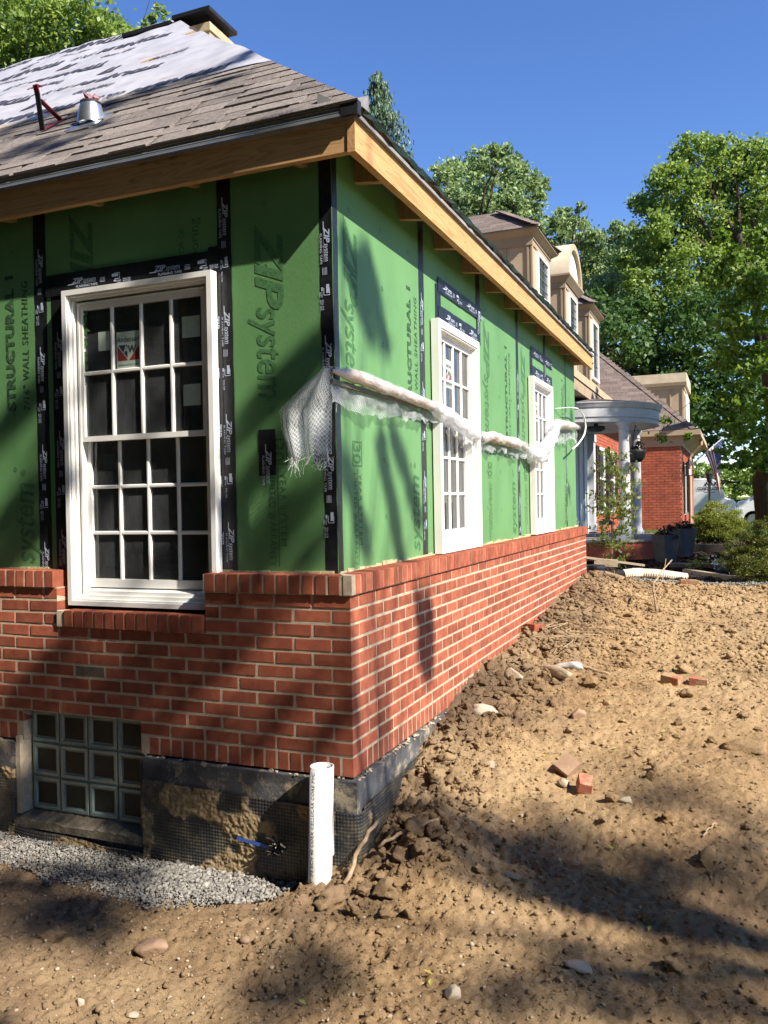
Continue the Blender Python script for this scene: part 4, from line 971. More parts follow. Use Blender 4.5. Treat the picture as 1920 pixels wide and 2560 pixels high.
for k in range(60):
    u = random.random(); p = flap(u, 1.0); q_ = [p]; d = np.array((random.uniform(-.5, .35), random.uniform(-.3, .1), -1)) * random.uniform(.008, .022)
    if random.random() < .15: d = np.array((random.uniform(-1.6, -.4), -.2, -.3)) * .022
    for s in range(3): p = p + d; d = d + RNG.normal(size=3) * .008; q_.append(p)
    fr.tube(q_, .0006, 3, False)
for k in range(50):
    y = random.uniform(0, 6.5); z = .88 if y < 1.7 else (.80 if y < 5.2 else 1.06); p = np.array((-.06, y, z + random.uniform(0, .02))); q_ = [p]; d = np.array((0, random.uniform(-.6, .6), -1)) * random.uniform(.006, .018)
    for s in range(3): p = p + d; d = d + RNG.normal(size=3) * .006; q_.append(p)
    fr.tube(q_, .0006, 3, False)
fr.build('frayed_thread', mat('white_thread', (.7, .7, .68), None, .6), pl)['kind'] = 'stuff'
wr_ = MB(); wr_.tube(interp_path([(-.10, 5.5, 1.39), (.0, 5.85, 1.43), (.0, 6.33, 1.466), (0, 6.65, 1.44), (0, 6.82, 1.40), (0, 6.90, 1.31), (0, 6.84, 1.22), (0, 6.67, 1.152), (0, 6.35, 1.06), (0, 5.94, .976)], 30), [.004] * 6 + [.007] * 8 + [.0105] * 16, 6)
tag(wr_.build('cable_loop', m_whitetrim, smooth=True), 'white cable looping out past the far corner of the green wall', 'cable')

# ------------------------------------------------------------------ standpipe
sp_ = thing('pvc_standpipe', 'white PVC standpipe standing out of the ground at the brick corner', 'pipe', (-.128, -.116, -1.31))
q = MB(); ax0 = np.array((-.128, -.118, -1.40)); ax1 = np.array((-.110, -.103, -.762)); n_ = 40
def ringat(c, r, slope=0.0): return [(c[0] + r * math.cos(6.28318 * k / n_), c[1] + r * math.sin(6.28318 * k / n_), c[2] + slope * math.cos(6.28318 * k / n_)) for k in range(n_)]
V = ringat(ax0, .0545) + ringat(ax1, .0545) + ringat(ax1, .0485) + ringat(ax1 - (0, 0, .4), .0485)
q.add(V, [(r_ * n_ + k, r_ * n_ + (k + 1) % n_, (r_ + 1) * n_ + (k + 1) % n_, (r_ + 1) * n_ + k) for r_ in range(3) for k in range(n_)])
q.build('pipe_body', m_pvc, sp_, True)
V, F = text_mesh('TE PIPE  4" IPS SCH 40 COEX CELLULAR CORE PVC', 0, .03, 1.1); V = V.copy(); V[:, 0] *= .60 / V[:, 0].max(); V[:, 1] *= .017 / .7
ang = -1.75; u = V[:, 0]; vv = V[:, 1]; cx = ax0 + (ax1 - ax0) * ((u + .02) / .64)[:, None]; a_ = ang - vv / .0545
# narrow print wrapped on the pipe's left side
W = np.stack([cx[:, 0] + .0550 * np.cos(a_), cx[:, 1] + .0550 * np.sin(a_), cx[:, 2]], 1)
MB().add(W, F).build('lettering', mat('pipe_ink', (.06, .07, .09), None, .7), sp_)
# ------------------------------------------------------------------ foliage masses (x, y, z, radius)
F_maple_left=[(-13.56,11.74,11.81,1.03),(-15.51,11.91,12.93,1.47),(-14.45,11.15,10.97,0.84),(-12.49,11.86,11.25,0.83),(-12.08,11.95,11.75,0.74),(-14.52,12.74,13.73,1.20),(-11.96,12.32,11.17,0.56),(-11.93,13.14,11.81,0.49),(-11.97,13.95,12.07,0.45),(-11.42,14.03,12.09,0.28),(-11.40,11.81,11.34,0.32),(-11.11,13.55,12.41,0.21),(-11.32,13.44,12.16,0.21),(-13.74,12.66,11.35,0.59),(-14.21,11.86,11.16,0.67),]
F_mid_a=[(-7.81,26.14,11.92,0.73),(-7.45,27.00,12.60,0.75),(-7.93,25.61,12.34,0.32),(-6.77,27.37,13.14,0.63),(-5.47,24.37,12.09,0.43),(-5.97,27.83,12.95,0.68),(-5.03,26.29,11.81,0.54),(-4.77,27.45,11.95,0.41),(-5.38,26.50,11.22,0.72),(-5.93,25.78,11.07,0.85),(-6.59,25.00,10.64,0.84),(-7.31,24.96,10.46,0.84),(-4.85,27.41,11.44,0.37),(-6.28,27.68,10.85,0.90),(-5.46,28.11,10.86,0.76),]
F_mid_b=[(-4.52,30.39,11.64,0.57),(-4.83,30.74,11.07,0.73),(-4.38,33.37,11.93,0.65),(-3.65,32.38,11.21,0.60),(-4.79,33.65,11.02,1.05),(-3.65,34.05,10.81,0.87),(-3.74,30.48,11.95,0.22),(-3.49,34.23,11.88,0.24),(-3.83,33.96,9.59,1.22),(-4.96,32.59,9.92,1.02),(-2.75,32.00,9.02,0.98),]
F_mid_c=[(-3.11,37.51,13.04,0.49),(-2.54,38.12,12.86,0.57),(-3.45,38.01,12.57,0.42),(-3.40,42.54,13.19,1.05),(-2.40,40.45,12.31,1.20),(-3.52,39.92,11.52,1.00),(-2.79,42.15,10.93,1.25),]
F_big=[(0.45,30.31,13.43,0.60),(-0.01,31.02,13.40,0.52),(0.90,32.57,14.45,0.45),(1.30,29.57,13.15,0.38),(1.84,30.58,13.37,0.51),(2.53,31.23,13.34,0.60),(3.20,30.89,12.80,0.74),(-0.51,29.46,12.17,0.56),(0.04,29.64,11.85,0.89),(-0.94,31.44,12.07,0.54),(-1.31,29.59,11.38,0.45),(-1.73,31.80,12.38,0.26),(1.13,30.84,12.54,1.06),(2.25,31.52,12.29,1.22),(3.29,30.54,11.21,1.17),(-0.72,28.25,10.08,0.64),(0.00,30.11,10.68,1.05),(1.11,30.84,10.73,1.21),(2.38,32.34,10.69,1.24),(-1.43,29.90,10.21,0.52),(-0.79,30.93,9.48,0.93),(-1.87,29.82,9.49,0.43),(0.55,29.63,8.69,1.18),(1.91,29.80,8.28,1.16),(3.26,33.44,9.14,1.27),(-1.45,28.32,8.32,0.58),(-1.29,29.50,7.54,0.75),(-0.28,29.32,7.40,1.03),]
F_dark=[(-2.28,24.93,5.91,0.79),(-1.91,26.13,6.63,0.68),(-1.67,26.25,5.55,0.95),(-1.35,27.20,7.21,0.56),(-0.89,27.89,6.03,1.00),(-2.73,27.30,7.38,0.57),(-1.31,27.87,4.92,0.86),(-0.17,26.84,4.70,1.09),(0.61,26.95,5.60,1.08),(0.84,26.88,4.22,1.21),(0.12,25.86,3.23,0.79),(1.31,28.62,2.99,1.13),(-2.37,27.48,5.38,0.72),(1.96,27.13,4.17,1.20),(0.84,28.14,6.89,1.12),]
F_near=[(1.12,11.12,2.00,0.08),(1.21,12.03,1.68,0.10),(1.10,12.05,2.93,0.11),(0.99,11.10,1.42,0.07),(2.12,11.80,4.65,0.40),(1.81,11.35,4.30,0.29),(1.51,11.98,4.85,0.20),(2.27,11.29,3.85,0.51),(1.86,11.60,3.84,0.39),(1.44,11.83,4.14,0.30),(1.62,11.15,3.31,0.39),(2.10,11.76,3.12,0.53),(1.91,11.77,2.68,0.46),(1.48,12.16,2.77,0.28),(1.66,11.75,2.10,0.30),(2.11,12.39,2.07,0.48),(1.46,12.41,1.76,0.28),(1.84,11.80,1.49,0.40),(2.30,12.77,1.47,0.42),(1.65,11.50,1.08,0.30),(2.08,11.98,1.02,0.27),]
F_hedge=[(-0.99,43.04,1.75,0.63),(-0.39,42.37,0.89,0.62),(0.35,43.95,1.52,0.84),(0.92,44.37,0.46,0.63),(1.71,46.96,1.33,0.89),(2.63,42.19,1.81,0.80),(-0.87,44.06,0.07,0.51),(2.31,47.09,0.43,0.88),(3.16,42.11,0.81,0.79),(-0.01,42.40,0.07,0.61),(1.49,46.85,-0.22,0.66),]
# ------------------------------------------------------------------ ground
def dirtmat():
    m, nt, out = node_mat('bare_clay'); p = pos(nt)
    a = noise(nt, p, 1.1, 6, .6); b = noise(nt, p, 5.0, 8, .65); c_ = noise(nt, p, 42, 6, .7)
    f = math_(nt, 'ADD', math_(nt, 'MULTIPLY', a, .5), math_(nt, 'ADD', math_(nt, 'MULTIPLY', b, .35), math_(nt, 'MULTIPLY', c_, .25)))
    col = ramp(nt, f, [(.38, (.115, .072, .038)), (.46, (.205, .132, .070)), (.53, (.305, .200, .102)), (.62, (.40, .272, .142)), (.74, (.49, .36, .21))])
    red = ramp(nt, noise(nt, pos(nt, None, (3, 7, 1)), 1.7, 5, .6), [(.60, 0), (.70, .45)]); col = mixc(nt, red, col, (.20, .105, .075))
    sp = ramp(nt, noise(nt, p, 95, 3, .6), [(.60, 0), (.68, .5)]); col = mixc(nt, sp, col, (.42, .34, .22)); dk = ramp(nt, noise(nt, p, 24, 8, .8), [(.34, .75), (.46, 0)]); col = mixc(nt, dk, col, (.10, .068, .038))
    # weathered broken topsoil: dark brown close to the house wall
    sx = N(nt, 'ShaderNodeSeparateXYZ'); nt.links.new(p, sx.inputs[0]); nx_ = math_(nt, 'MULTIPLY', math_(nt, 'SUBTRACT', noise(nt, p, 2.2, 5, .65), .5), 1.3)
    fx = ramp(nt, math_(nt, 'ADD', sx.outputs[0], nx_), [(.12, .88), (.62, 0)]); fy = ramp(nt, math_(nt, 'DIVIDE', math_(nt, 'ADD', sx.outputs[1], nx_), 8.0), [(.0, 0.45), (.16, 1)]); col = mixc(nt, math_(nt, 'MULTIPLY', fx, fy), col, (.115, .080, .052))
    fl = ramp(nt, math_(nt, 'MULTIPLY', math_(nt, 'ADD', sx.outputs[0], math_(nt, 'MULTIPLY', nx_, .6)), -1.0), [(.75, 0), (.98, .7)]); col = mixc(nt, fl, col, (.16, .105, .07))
    pt = ramp(nt, noise(nt, p, .75, 4, .6, .4), [(.42, .0), (.60, .5)]); col = mixc(nt, pt, col, (.40, .285, .165)); mp_ = ramp(nt, noise(nt, pos(nt, None, (9, 2, 0)), 1.3, 5, .65, .5), [(.54, 0), (.64, .6)]); col = mixc(nt, mp_, col, (.185, .118, .072))
    v = rnd(nt); h = nt.nodes.new('ShaderNodeHueSaturation'); nt.links.new(col, h.inputs['Color']); nt.links.new(math_(nt, 'ADD', math_(nt, 'MULTIPLY', v, .3), .87), h.inputs['Value'])
    bs = N(nt, 'ShaderNodeBsdfPrincipled'); bs.inputs['Roughness'].default_value = .95; bs.inputs['Specular IOR Level'].default_value = .12
    nt.links.new(h.outputs[0], bs.inputs['Base Color'])
    bp = N(nt, 'ShaderNodeBump'); bp.inputs['Strength'].default_value = 1.0; bp.inputs['Distance'].default_value = .016
    nt.links.new(math_(nt, 'ADD', noise(nt, p, 55, 8, .75), math_(nt, 'MULTIPLY', noise(nt, p, 260, 4, .7), .4)), bp.inputs['Height']); nt.links.new(bp.outputs[0], bs.inputs['Normal'])
    nt.links.new(bs.outputs[0], out.inputs[0]); return m
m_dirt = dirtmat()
m_gravel = mat('grey_gravel', (0.25, 0.235, 0.21), (0.135, 0.128, 0.118), .95, 30, .4, 120, .12, var=.34)
m_mulch = mat('dark_mulch', (0.055, 0.038, 0.026), (0.028, 0.02, 0.015), .95, 9, .9, 40, .1)
m_grass = mat('grass_ground', (0.06, 0.10, 0.025), (0.035, 0.06, 0.018), .9, 3, .5, 40, .1)
def rough_amount(x, y):                                   # where the clay is broken up
    a = np.exp(-((x - .12) / .34) ** 2) * smooth01((y + .35) / .3) * (1 - smooth01((y - 7.2) / .5))
    b = np.clip(.45 + .9 * fbm(x * .8 + 3, y * .8, 5.0, 3), 0, 1)
    return np.clip(.25 + 1.1 * a + .45 * b, 0, 1.3)
def surf(x, y):
    h = H(x, y); ra = rough_amount(x, y)
    n1 = fbm(x * 1.3, y * 1.3, .5, 3) * .035; n2 = fbm(x * 6, y * 6, 1.5, 3) * .022; n3 = np.abs(fbm(x * 15, y * 15, 2.5, 4, .6)) * .030; n4 = fbm(x * 45, y * 45, 3.3, 2) * .005
    q = fbm(x * 5, y * 5, 8.0, 2) * .02; w1 = np.clip(1 - worley(x + q, y + q, 21, 1) ** 2 * 1.7, 0, 1); w2 = np.clip(1 - worley(x - q, y + q, 44, 2) ** 2 * 1.6, 0, 1); k_ = smooth01((fbm(x * 2.2 + 4, y * 2.2, 6.0, 3) + .42) / .5)
    return h + n1 * .8 + (n2 + n3) * ra * .9 + n4 + k_ * (w1 * .011 + w2 * .0065) - .016
def axis(segs):
    out = [segs[0][0]]
    for a, b, d in segs: out += list(np.arange(a, b, d)[1:]) + [b]
    return np.array(out)
gx = axis([(-5, -3, .08), (-3, -2.3, .02), (-2.3, 2.1, .009), (2.1, 2.4, .02), (2.4, 6, .07)]); gy = axis([(-4, -1.6, .06), (-1.6, 1.4, .009), (1.4, 3.6, .016), (3.6, 7.6, .032), (7.6, 9.2, .06)])
Xg, Yg = np.meshgrid(gx, gy, indexing='ij'); Zg = surf(Xg, Yg)
ed = np.minimum.reduce([(Xg + 5) / .6, (6 - Xg) / 1.2, (Yg + 4) / .6, (9.2 - Yg) / .6]); Zg = Zg - .12 * (1 - np.clip(ed, 0, 1))
crack = np.abs(vnoise(Xg * 3.1 + .6 * vnoise(Xg * 9, Yg * 9), Yg * 3.1 + .6 * vnoise(Xg * 9 + 5, Yg * 9), 9.0)); Zg = Zg - .010 * np.clip(1 - crack / .018, 0, 1) * (rough_amount(Xg, Yg) < .62)
ny = len(gy); i = np.arange(len(gx) - 1)[:, None] * ny + np.arange(ny - 1)[None]; F = np.stack([i, i + ny, i + ny + 1, i + 1], -1).reshape(-1, 4)
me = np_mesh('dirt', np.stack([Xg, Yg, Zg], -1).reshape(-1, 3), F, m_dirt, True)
soil = np.exp(-((Xg - .2) / .35) ** 2) * smooth01((Yg - 1.3) / .6) * (.55 + .5 * vnoise(Xg * 2, Yg * 2, 4)) + .8 * smooth01((Yg - 7.3) / .5)
at = me.attributes.new('soil', 'FLOAT', 'POINT'); at.data.foreach_set('value', np.clip(soil, 0, .95).astype(np.float32).ravel())
dirt = bpy.data.objects.new('dirt', me); link(dirt); dirt['kind'] = 'structure'; dirt['label'] = 'churned ochre clay dirt around the addition'
def SZ(x, y): return float(surf(np.array([x]), np.array([y]))[0])
# the wide ground sheet to the horizon, lower under the clay
gx2 = axis([(-900, -60, 60), (-60, -8, 4), (-8, 9, .5), (9, 60, 4), (60, 900, 60)]); gy2 = axis([(-900, -60, 60), (-60, -8, 4), (-8, 40, .5), (40, 80, 4), (80, 1500, 80)])
X2, Y2 = np.meshgrid(gx2, gy2, indexing='ij'); Z2 = H(X2, Y2) + .02 * vnoise(X2 * .9, Y2 * .9) - .035
ins = (X2 > -4.9) & (X2 < 5.6) & (Y2 > -3.9) & (Y2 < 8.9); Z2 = Z2 - .4 * ins
n2_ = len(gy2); i = np.arange(len(gx2) - 1)[:, None] * n2_ + np.arange(n2_ - 1)[None]; F = np.stack([i, i + n2_, i + n2_ + 1, i + 1], -1).reshape(-1, 4)
m_gnd, nt, out = node_mat('ground_mixed'); bs = N(nt, 'ShaderNodeBsdfPrincipled'); bs.inputs['Roughness'].default_value = .95; bs.inputs['Specular IOR Level'].default_value = .1
c1 = ramp(nt, noise(nt, pos(nt), 9, 8, .7), [(.35, (.022, .016, .012)), (.6, (.060, .042, .028)), (.8, (.11, .08, .05))]); c2 = ramp(nt, noise(nt, pos(nt), 4, 8, .7), [(.35, (.03, .05, .014)), (.65, (.07, .105, .03))])
sx = N(nt, 'ShaderNodeSeparateXYZ'); nt.links.new(pos(nt), sx.inputs[0]); yy = math_(nt, 'ADD', sx.outputs[1], math_(nt, 'MULTIPLY', noise(nt, pos(nt), .7, 3), 3))
fg = math_(nt, 'MAXIMUM', ramp(nt, math_(nt, 'DIVIDE', yy, 40.0), [(.40, 0), (.44, 1)]), ramp(nt, math_(nt, 'DIVIDE', sx.outputs[0], 20.0), [(.15, 0), (.22, 1)]))
nt.links.new(mixc(nt, fg, c1, c2), bs.inputs['Base Color']); bp = N(nt, 'ShaderNodeBump'); bp.inputs['Strength'].default_value = .8; bp.inputs['Distance'].default_value = .03
nt.links.new(noise(nt, pos(nt), 18, 8, .75), bp.inputs['Height']); nt.links.new(bp.outputs[0], bs.inputs['Normal']); nt.links.new(bs.outputs[0], out.inputs[0])
tag(np_obj('ground', np.stack([X2, Y2, Z2], -1).reshape(-1, 3), F, m_gnd, None, True), 'ground of dark mulch and grass beyond the clay', kind='structure')

# clods and pebbles: many small lumps in one object each
def ico(sub):
    bm = bmesh.new(); bmesh.ops.create_icosphere(bm, subdivisions=sub, radius=1); V = np.array([v.co[:] for v in bm.verts]); F = np.array([[v.index for v in f.verts] for f in bm.faces]); bm.free(); return V, F
ICO = {1: ico(1), 2: ico(2), 3: ico(3)}
def lumps(name, P, S, sub, m, flat=.75, rough=.28, parent=None, smooth=False, facet=0.0, crumb=0.0):
    V0, F0 = ICO[sub]; nv = 10; vars_ = []
    for k in range(nv):
        d = 1 + rough * (fbm(V0[:, 0] * 1.4 + k * 7, V0[:, 1] * 1.4, V0[:, 2] * 1.4 + k, 3)) + rough * .4 * RNG.uniform(-1, 1, len(V0)); v = V0 * d[:, None]
        if crumb: v = v * (1 + crumb * (1 - 2 * np.abs(fbm(V0[:, 0] * 2.6 + k * 3, V0[:, 1] * 2.6, V0[:, 2] * 2.6 + 5, 3))))[:, None] * (1 + .10 * RNG.uniform(-1, 1, len(V0)))[:, None]
        if facet or crumb:
            for _ in range(5 if facet else 4):
                nrm = RNG.normal(size=3); nrm /= np.linalg.norm(nrm); dd = v @ nrm; lim = RNG.uniform(.5, .8); v = v - np.clip(dd - lim, 0, 9)[:, None] * nrm
        vars_.append(v)
    vars_ = np.array(vars_); n = len(P); k = RNG.integers(0, nv, n); R = rand_rot(n); sc = np.stack([RNG.uniform(.75, 1.3, n), RNG.uniform(.7, 1.1, n), RNG.uniform(flat * .8, flat * 1.2, n)], 1)
    V = vars_[k] * sc[:, None, :]; V = np.einsum('nij,nvj->nvi', R, V) * S[:, None, None]; V[:, :, 2] *= .8; V = V + P[:, None, :]
    F = (F0[None] + (np.arange(n) * len(V0))[:, None, None]).reshape(-1, 3); o = np_obj(name, V.reshape(-1, 3), F, m, parent, smooth); return o
def scatter(n, xr, yr, dens, smin, smax, pw=2.2):
    x = RNG.uniform(*xr, n); y = RNG.uniform(*yr, n); keep = RNG.random(n) < dens(x, y); x, y = x[keep], y[keep]; u = RNG.random(len(x)); s = smin * (1 - u * (1 - (smin / smax) ** pw)) ** (-1 / pw); return x, y, s
def notwall(x, y): return ~((x < .045) & (y > -.05))
dn = lambda x, y: notwall(x, y) * np.clip(rough_amount(x, y) * .9 - .1, .05, 1) * (1 - .85 * ((x < -.3) & (y > -.45)))
x, y, s = scatter(70000, (-2.8, 2.3), (-1.9, 3.2), dn, .0035, .017, 1.9); z = surf(x, y) + s * .25
o = lumps('clods', np.stack([x, y, z], 1), s, 1, m_dirt, .8, .5); tag(o, 'small loose crumbs of ochre clay', kind='stuff')
x, y, s = scatter(20000, (-.2, 3.6), (3.0, 7.6), lambda x, y: notwall(x, y) * np.clip(rough_amount(x, y), .15, 1), .009, .042, 2.2); z = surf(x, y) + s * .2
o = lumps('clods', np.stack([x, y, z], 1), s, 1, m_dirt); tag(o, 'loose clay lumps farther along the wall', kind='stuff')
bigd = lambda x, y: notwall(x, y) * (np.exp(-((x - .20) / .20) ** 2) * smooth01((y + .42) / .25) + .014 + .035 * (y > .5)) * (1 - ((x < -.15) & (y > -.7)))
x, y, s = scatter(7600, (-1.2, 2.4), (-1.7, 7.0), bigd, .016, .056, 1.7); z = surf(x, y) + s * .3
o = lumps('clods', np.stack([x, y, z], 1), s, 3, m_dirt, .8, .42, crumb=.30); tag(o, 'heaped broken clods of clay along the brick wall', kind='stuff')
def gline(x): return np.interp(x, [-3, -2.3, -1.75, -1.06, -.75, -.5, -.36, -.28], [-.30, -.42, -.40, -.56, -.58, -.46, -.22, -.10]) + .05 * vnoise(x * 6, x * 0)
gd = lambda x, y: (y < -.045) * np.clip((y - gline(x)) / .10 + .35, 0, 1) * (x < -.27)
x, y, s = scatter(26000, (-2.9, -.25), (-.75, -.04), gd, .0045, .014, 1.6); big = (x > -1.0) & (y > -.32 + .1 * x); s = np.where(big, s * 1.55, s)
z = H(x, y) + .012 + .028 * np.clip((y - gline(x)) / .3, 0, 1) + RNG.uniform(-.008, .012, len(x))
o = lumps('gravel', np.stack([x, y, z], 1), s, 1, m_gravel, .62, .2, facet=1); tag(o, 'grey crushed gravel heaped against the drainage membrane', kind='stuff')
# a few stones show through the clay
x, y, s = scatter(5200, (-2.4, 2.4), (-1.8, 1.4), lambda x, y: notwall(x, y) * np.clip(.55 - .3 * x - .3 * y + .3 * vnoise(x * 2, y * 2), .08, .9), .004, .014, 2.2); z = surf(x, y) + s * .3
tag(lumps('pebbles', np.stack([x, y, z], 1), s, 1, mat('pale_pebble', (.36, .28, .185), (.24, .20, .155), .9, 20, .2, 80, .2, var=.25), .65, .2, facet=1), 'scattered pale pebbles on the clay', kind='stuff')
x, y, s = scatter(9000, (-.2, 3.8), (6.9, 8.6), lambda x, y: np.clip(1 - np.abs(y - 7.75 + .12 * x) / (.45), 0, 1), .012, .03); z = surf(x, y) + .03
tag(lumps('gravel', np.stack([x, y, z], 1), s, 1, m_gravel, .6, .2, facet=1), 'band of grey gravel beyond the clay', kind='stuff')
x, y, s = scatter(5000, (-1, 5), (8.4, 15), lambda x, y: .8 + 0 * x, .02, .06); z = H(x, y)
tag(lumps('mulch', np.stack([x, y, z], 1), s, 1, m_mulch, .4, .4), 'dark mulch and soil in the planting bed', kind='stuff')
# grass tufts by the wing
x = RNG.uniform(.3, 4, 9000); y = RNG.uniform(15.2, 21, 9000); P = np.stack([x, y, H(x, y) + RNG.uniform(0, .07, 9000)], 1); V, F = leaf_quads(P, .09, .25, -.8)
lm_grass = leafmat('grass_blades', [(.2, (.05, .10, .02)), (.8, (.14, .20, .05))]); tag(np_obj('grass', V, F, lm_grass), 'bright grass beside the far brick wing', kind='stuff')

# ------------------------------------------------------------------ stones, brick pieces, sticks on the clay
m_rock = mat('pink_sandstone', (.33, .22, .145), (.24, .155, .10), .9, 9, .5, 60, .15); m_conc = mat('broken_concrete', (.42, .34, .25), (.28, .22, .15), .95, 14, .7, 90, .1)
m_rock2 = mat('tan_limestone', (.40, .34, .26), (.30, .245, .18), .9, 8, .4, 60, .15); m_bfrag = mat('broken_brick', (.33, .13, .08), (.32, .22, .13), .95, 14, .8, 90, .1, contrast=(.50, .58))
def rock(name, label, cat, x, y, s, m, flat=(1, .8, .55), rz=0.0, sub=2, rough=.22, sink=.42, facet=True):
    sub = 3; V, F = ICO[3]; v = V * (1 + (.0 if rough < .1 else .10) * fbm(V[:, 0] * 4 + x, V[:, 1] * 4 + y, V[:, 2] * 4, 3))[:, None] * (1 + rough * fbm(V[:, 0] * 1.3 + x * 9, V[:, 1] * 1.3 + y * 7, V[:, 2] * 1.3, 3))[:, None]
    if facet:
        for _ in range(7):
            n_ = RNG.normal(size=3); n_ /= np.linalg.norm(n_); d = v @ n_; v = v - np.clip(d - RNG.uniform(.45, .8), 0, 9)[:, None] * n_
    v = v * np.array(flat) * s; c_, s_ = math.cos(rz), math.sin(rz); v = v @ np.array([[c_, s_, 0], [-s_, c_, 0], [0, 0, 1]])
    z = SZ(x, y) + s * flat[2] * (1 - 2 * sink); o = np_obj(name, v, F, m, None, False); o.location = (x, y, z); return tag(o, label, cat)
rock('rock', 'large pinkish rock in front of the gravel heap', 'rock', -.494, -.83, .068, m_rock, (1.05, .8, .62), .3, 3, .15)
rock('stone', 'small pale upright stone near the lower left edge', 'stone', -.498, -1.22, .022, m_rock2, (1, .6, 1.0), .4)
rock('stone', 'flat pale stone right of the small upright stone', 'stone', -.30, -1.19, .024, m_rock2, (1.1, .8, .4))
rock('stone', 'heart shaped grey stone lying flat at the bottom of the clay', 'stone', 1.08, -.40, .052, mat('grey_stone', (.33, .28, .21), (.27, .23, .175), .9, 6, .3, 60, .15), (1.15, .8, .32), .1, 3, .12)
rock('stone', 'rounded tan stone left of the flat heart shaped stone', 'stone', .70, -.73, .036, m_rock2, (1, .9, .7), 0, 3, .1)
rock('slab', 'long greenish shale sliver near the middle of the clay', 'stone', .72, .03, .065, mat('shale', (.23, .22, .17), (.17, .165, .13), .85, 8, .3, 60), (1.3, .35, .22), -.5)
rock('concrete_chunk', 'pale broken concrete wedge nearest the brick wall', 'concrete chunk', .255, 2.06, .105, m_conc, (1.15, .55, .55), -.9, 2, .2, .2)
rock('concrete_chunk', 'long pale concrete chunk lying beyond the wedge', 'concrete chunk', .47, 2.43, .115, m_conc, (1.4, .6, .5), -.5, 2, .2, .25)
rock('concrete_chunk', 'grey knobbly concrete lump behind the long chunk', 'concrete chunk', .50, 2.72, .085, mat('grey_concrete', (.42, .40, .36), (.25, .24, .22), .95, 12, .6, 70), (1.3, .7, .6), .2, 2, .3)
def brick_bit(name, label, x, y, L, rz, tilt, m, b=(.09, .057), roll_=0.0, lift=.3):
    me = brick_mesh(L, b[0], b[1], 1, m).copy(); 
    bm = bmesh.new(); bm.from_mesh(me)
    for v in bm.verts:
        if v.co.x > L * .6: v.co.x += random.uniform(-.03, .008); v.co.z += random.uniform(-.006, .006)
        v.co.x -= L / 2; v.co.y -= b[0] / 2; v.co.z -= b[1] / 2
    bm.to_mesh(me); bm.free(); o = bpy.data.objects.new(name, me); link(o); o.rotation_euler = (roll_, tilt, rz); o.location = (x, y, SZ(x, y) + b[1] * lift); return tag(o, label, 'brick piece')
brick_bit('broken_brick', 'upright clay caked brick half above the red brick corner', .80, .98, .12, .9, -.5, m_rock, roll_=.5, lift=.7)
brick_bit('broken_brick', 'bright red brick corner poking out of the clay', .92, .79, .08, .3, .25, mat('bright_brick', (.40, .085, .05), (.36, .2, .13), .9, 30, .3, 90), roll_=.3, lift=.5)
brick_bit('broken_brick', 'left of two buried orange bricks in the middle of the clay', 1.225, 2.60, .13, -.3, .1, m_bfrag, lift=.45)
brick_bit('broken_brick', 'right of two buried orange bricks in the middle of the clay', 1.40, 2.63, .12, -.15, .05, m_bfrag, lift=.15)
brick_bit('broken_brick', 'red brick jammed against the wall foot among twigs', .10, 3.45, .17, 1.2, .1, m_brick, lift=.6)
brick_bit('broken_brick', 'dusty brick at the far edge of the clay by the gravel', 1.16, 6.95, .2, .1, 0, m_bfrag, lift=.5)
rock('stone', 'pale round stone beside the shadow right of the red brick corner', 'stone', 1.126, .69, .040, m_rock2, (1.1, .9, .6), 0, 3, .12)
rock('stone', 'flat pale slab at the right edge of the clay', 'stone', 1.70, 1.52, .13, m_dirt, (1.1, .9, .22), .3, 3, .2)
rock('stone', 'tan clay block beside the foot of the brick wall', 'stone', .235, 1.39, .075, m_rock2, (1.1, .8, .7), .2)
rock('stone', 'pointed ochre stone in the middle of the clay', 'stone', .72, 1.74, .062, m_rock, (1, .7, .9), 1.0)
rock('stone', 'small white stone below the upright brick half', 'stone', .80, .83, .035, m_conc, (1, .8, .8))
rock('stone', 'flat cream stone left of the upright brick half', 'stone', .41, .80, .045, m_conc, (1.3, .8, .5))
rock('rock', 'grey round pebble resting on the gravel under the glass blocks', 'pebble', -.83, -.20, .022, mat('blue_grey_pebble', (.27, .28, .31), (.2, .21, .24), .7, 10), (1.1, .85, .7), 0, 3, .06, .1, False)
rock('rock', 'brown egg shaped pebble between pink rock and pipe', 'pebble', -.20, -.63, .022, mat('brown_pebble', (.24, .16, .10), (.18, .12, .08), .7, 10), (1.1, .85, .7), 0, 3, .06, .1, False)
rock('rock', 'grey cobble at the left end of the gravel heap', 'cobble', -2.08, -.12, .04, m_gravel, (1.2, .9, .7), 0, 3, .08, .0, False)
def stick(label, P, r0, r1, branches=()):
    q = MB(); path = interp_path(P, 9); path[1:-1] += RNG.normal(size=(7, 3)) * .004; q.tube(path, np.linspace(r0, r1, 9), 7, wob=.12)
    for b in branches: q.tube(interp_path(b, 5), np.linspace(r1, r1 * .5, 5), 5)
    return tag(q.build('stick', m_stick, smooth=True), label, 'stick')
stick('bark stripped stick leaning on the clods right of the white pipe', [(.035, -.20, -1.235), (.05, -.06, -1.14), (.068, .12, -1.06)], .011, .009)
stick('knobbly stick higher on the clods right of the leaning stick', [(.13, -.03, -1.13), (.25, .06, -1.06), (.36, .13, -1.03)], .009, .007)
stick('thin forked dead branch standing up from the far clay', [(.94, 4.95, -.67), (.92, 5.0, -.50), (.90, 5.1, -.42), (1.05, 5.6, -.22)], .012, .006, [[(.94, 4.95, -.66), (.83, 5.2, -.45)], [(.92, 5.0, -.5), (.98, 5.3, -.40), (1.0, 5.5, -.2)]])
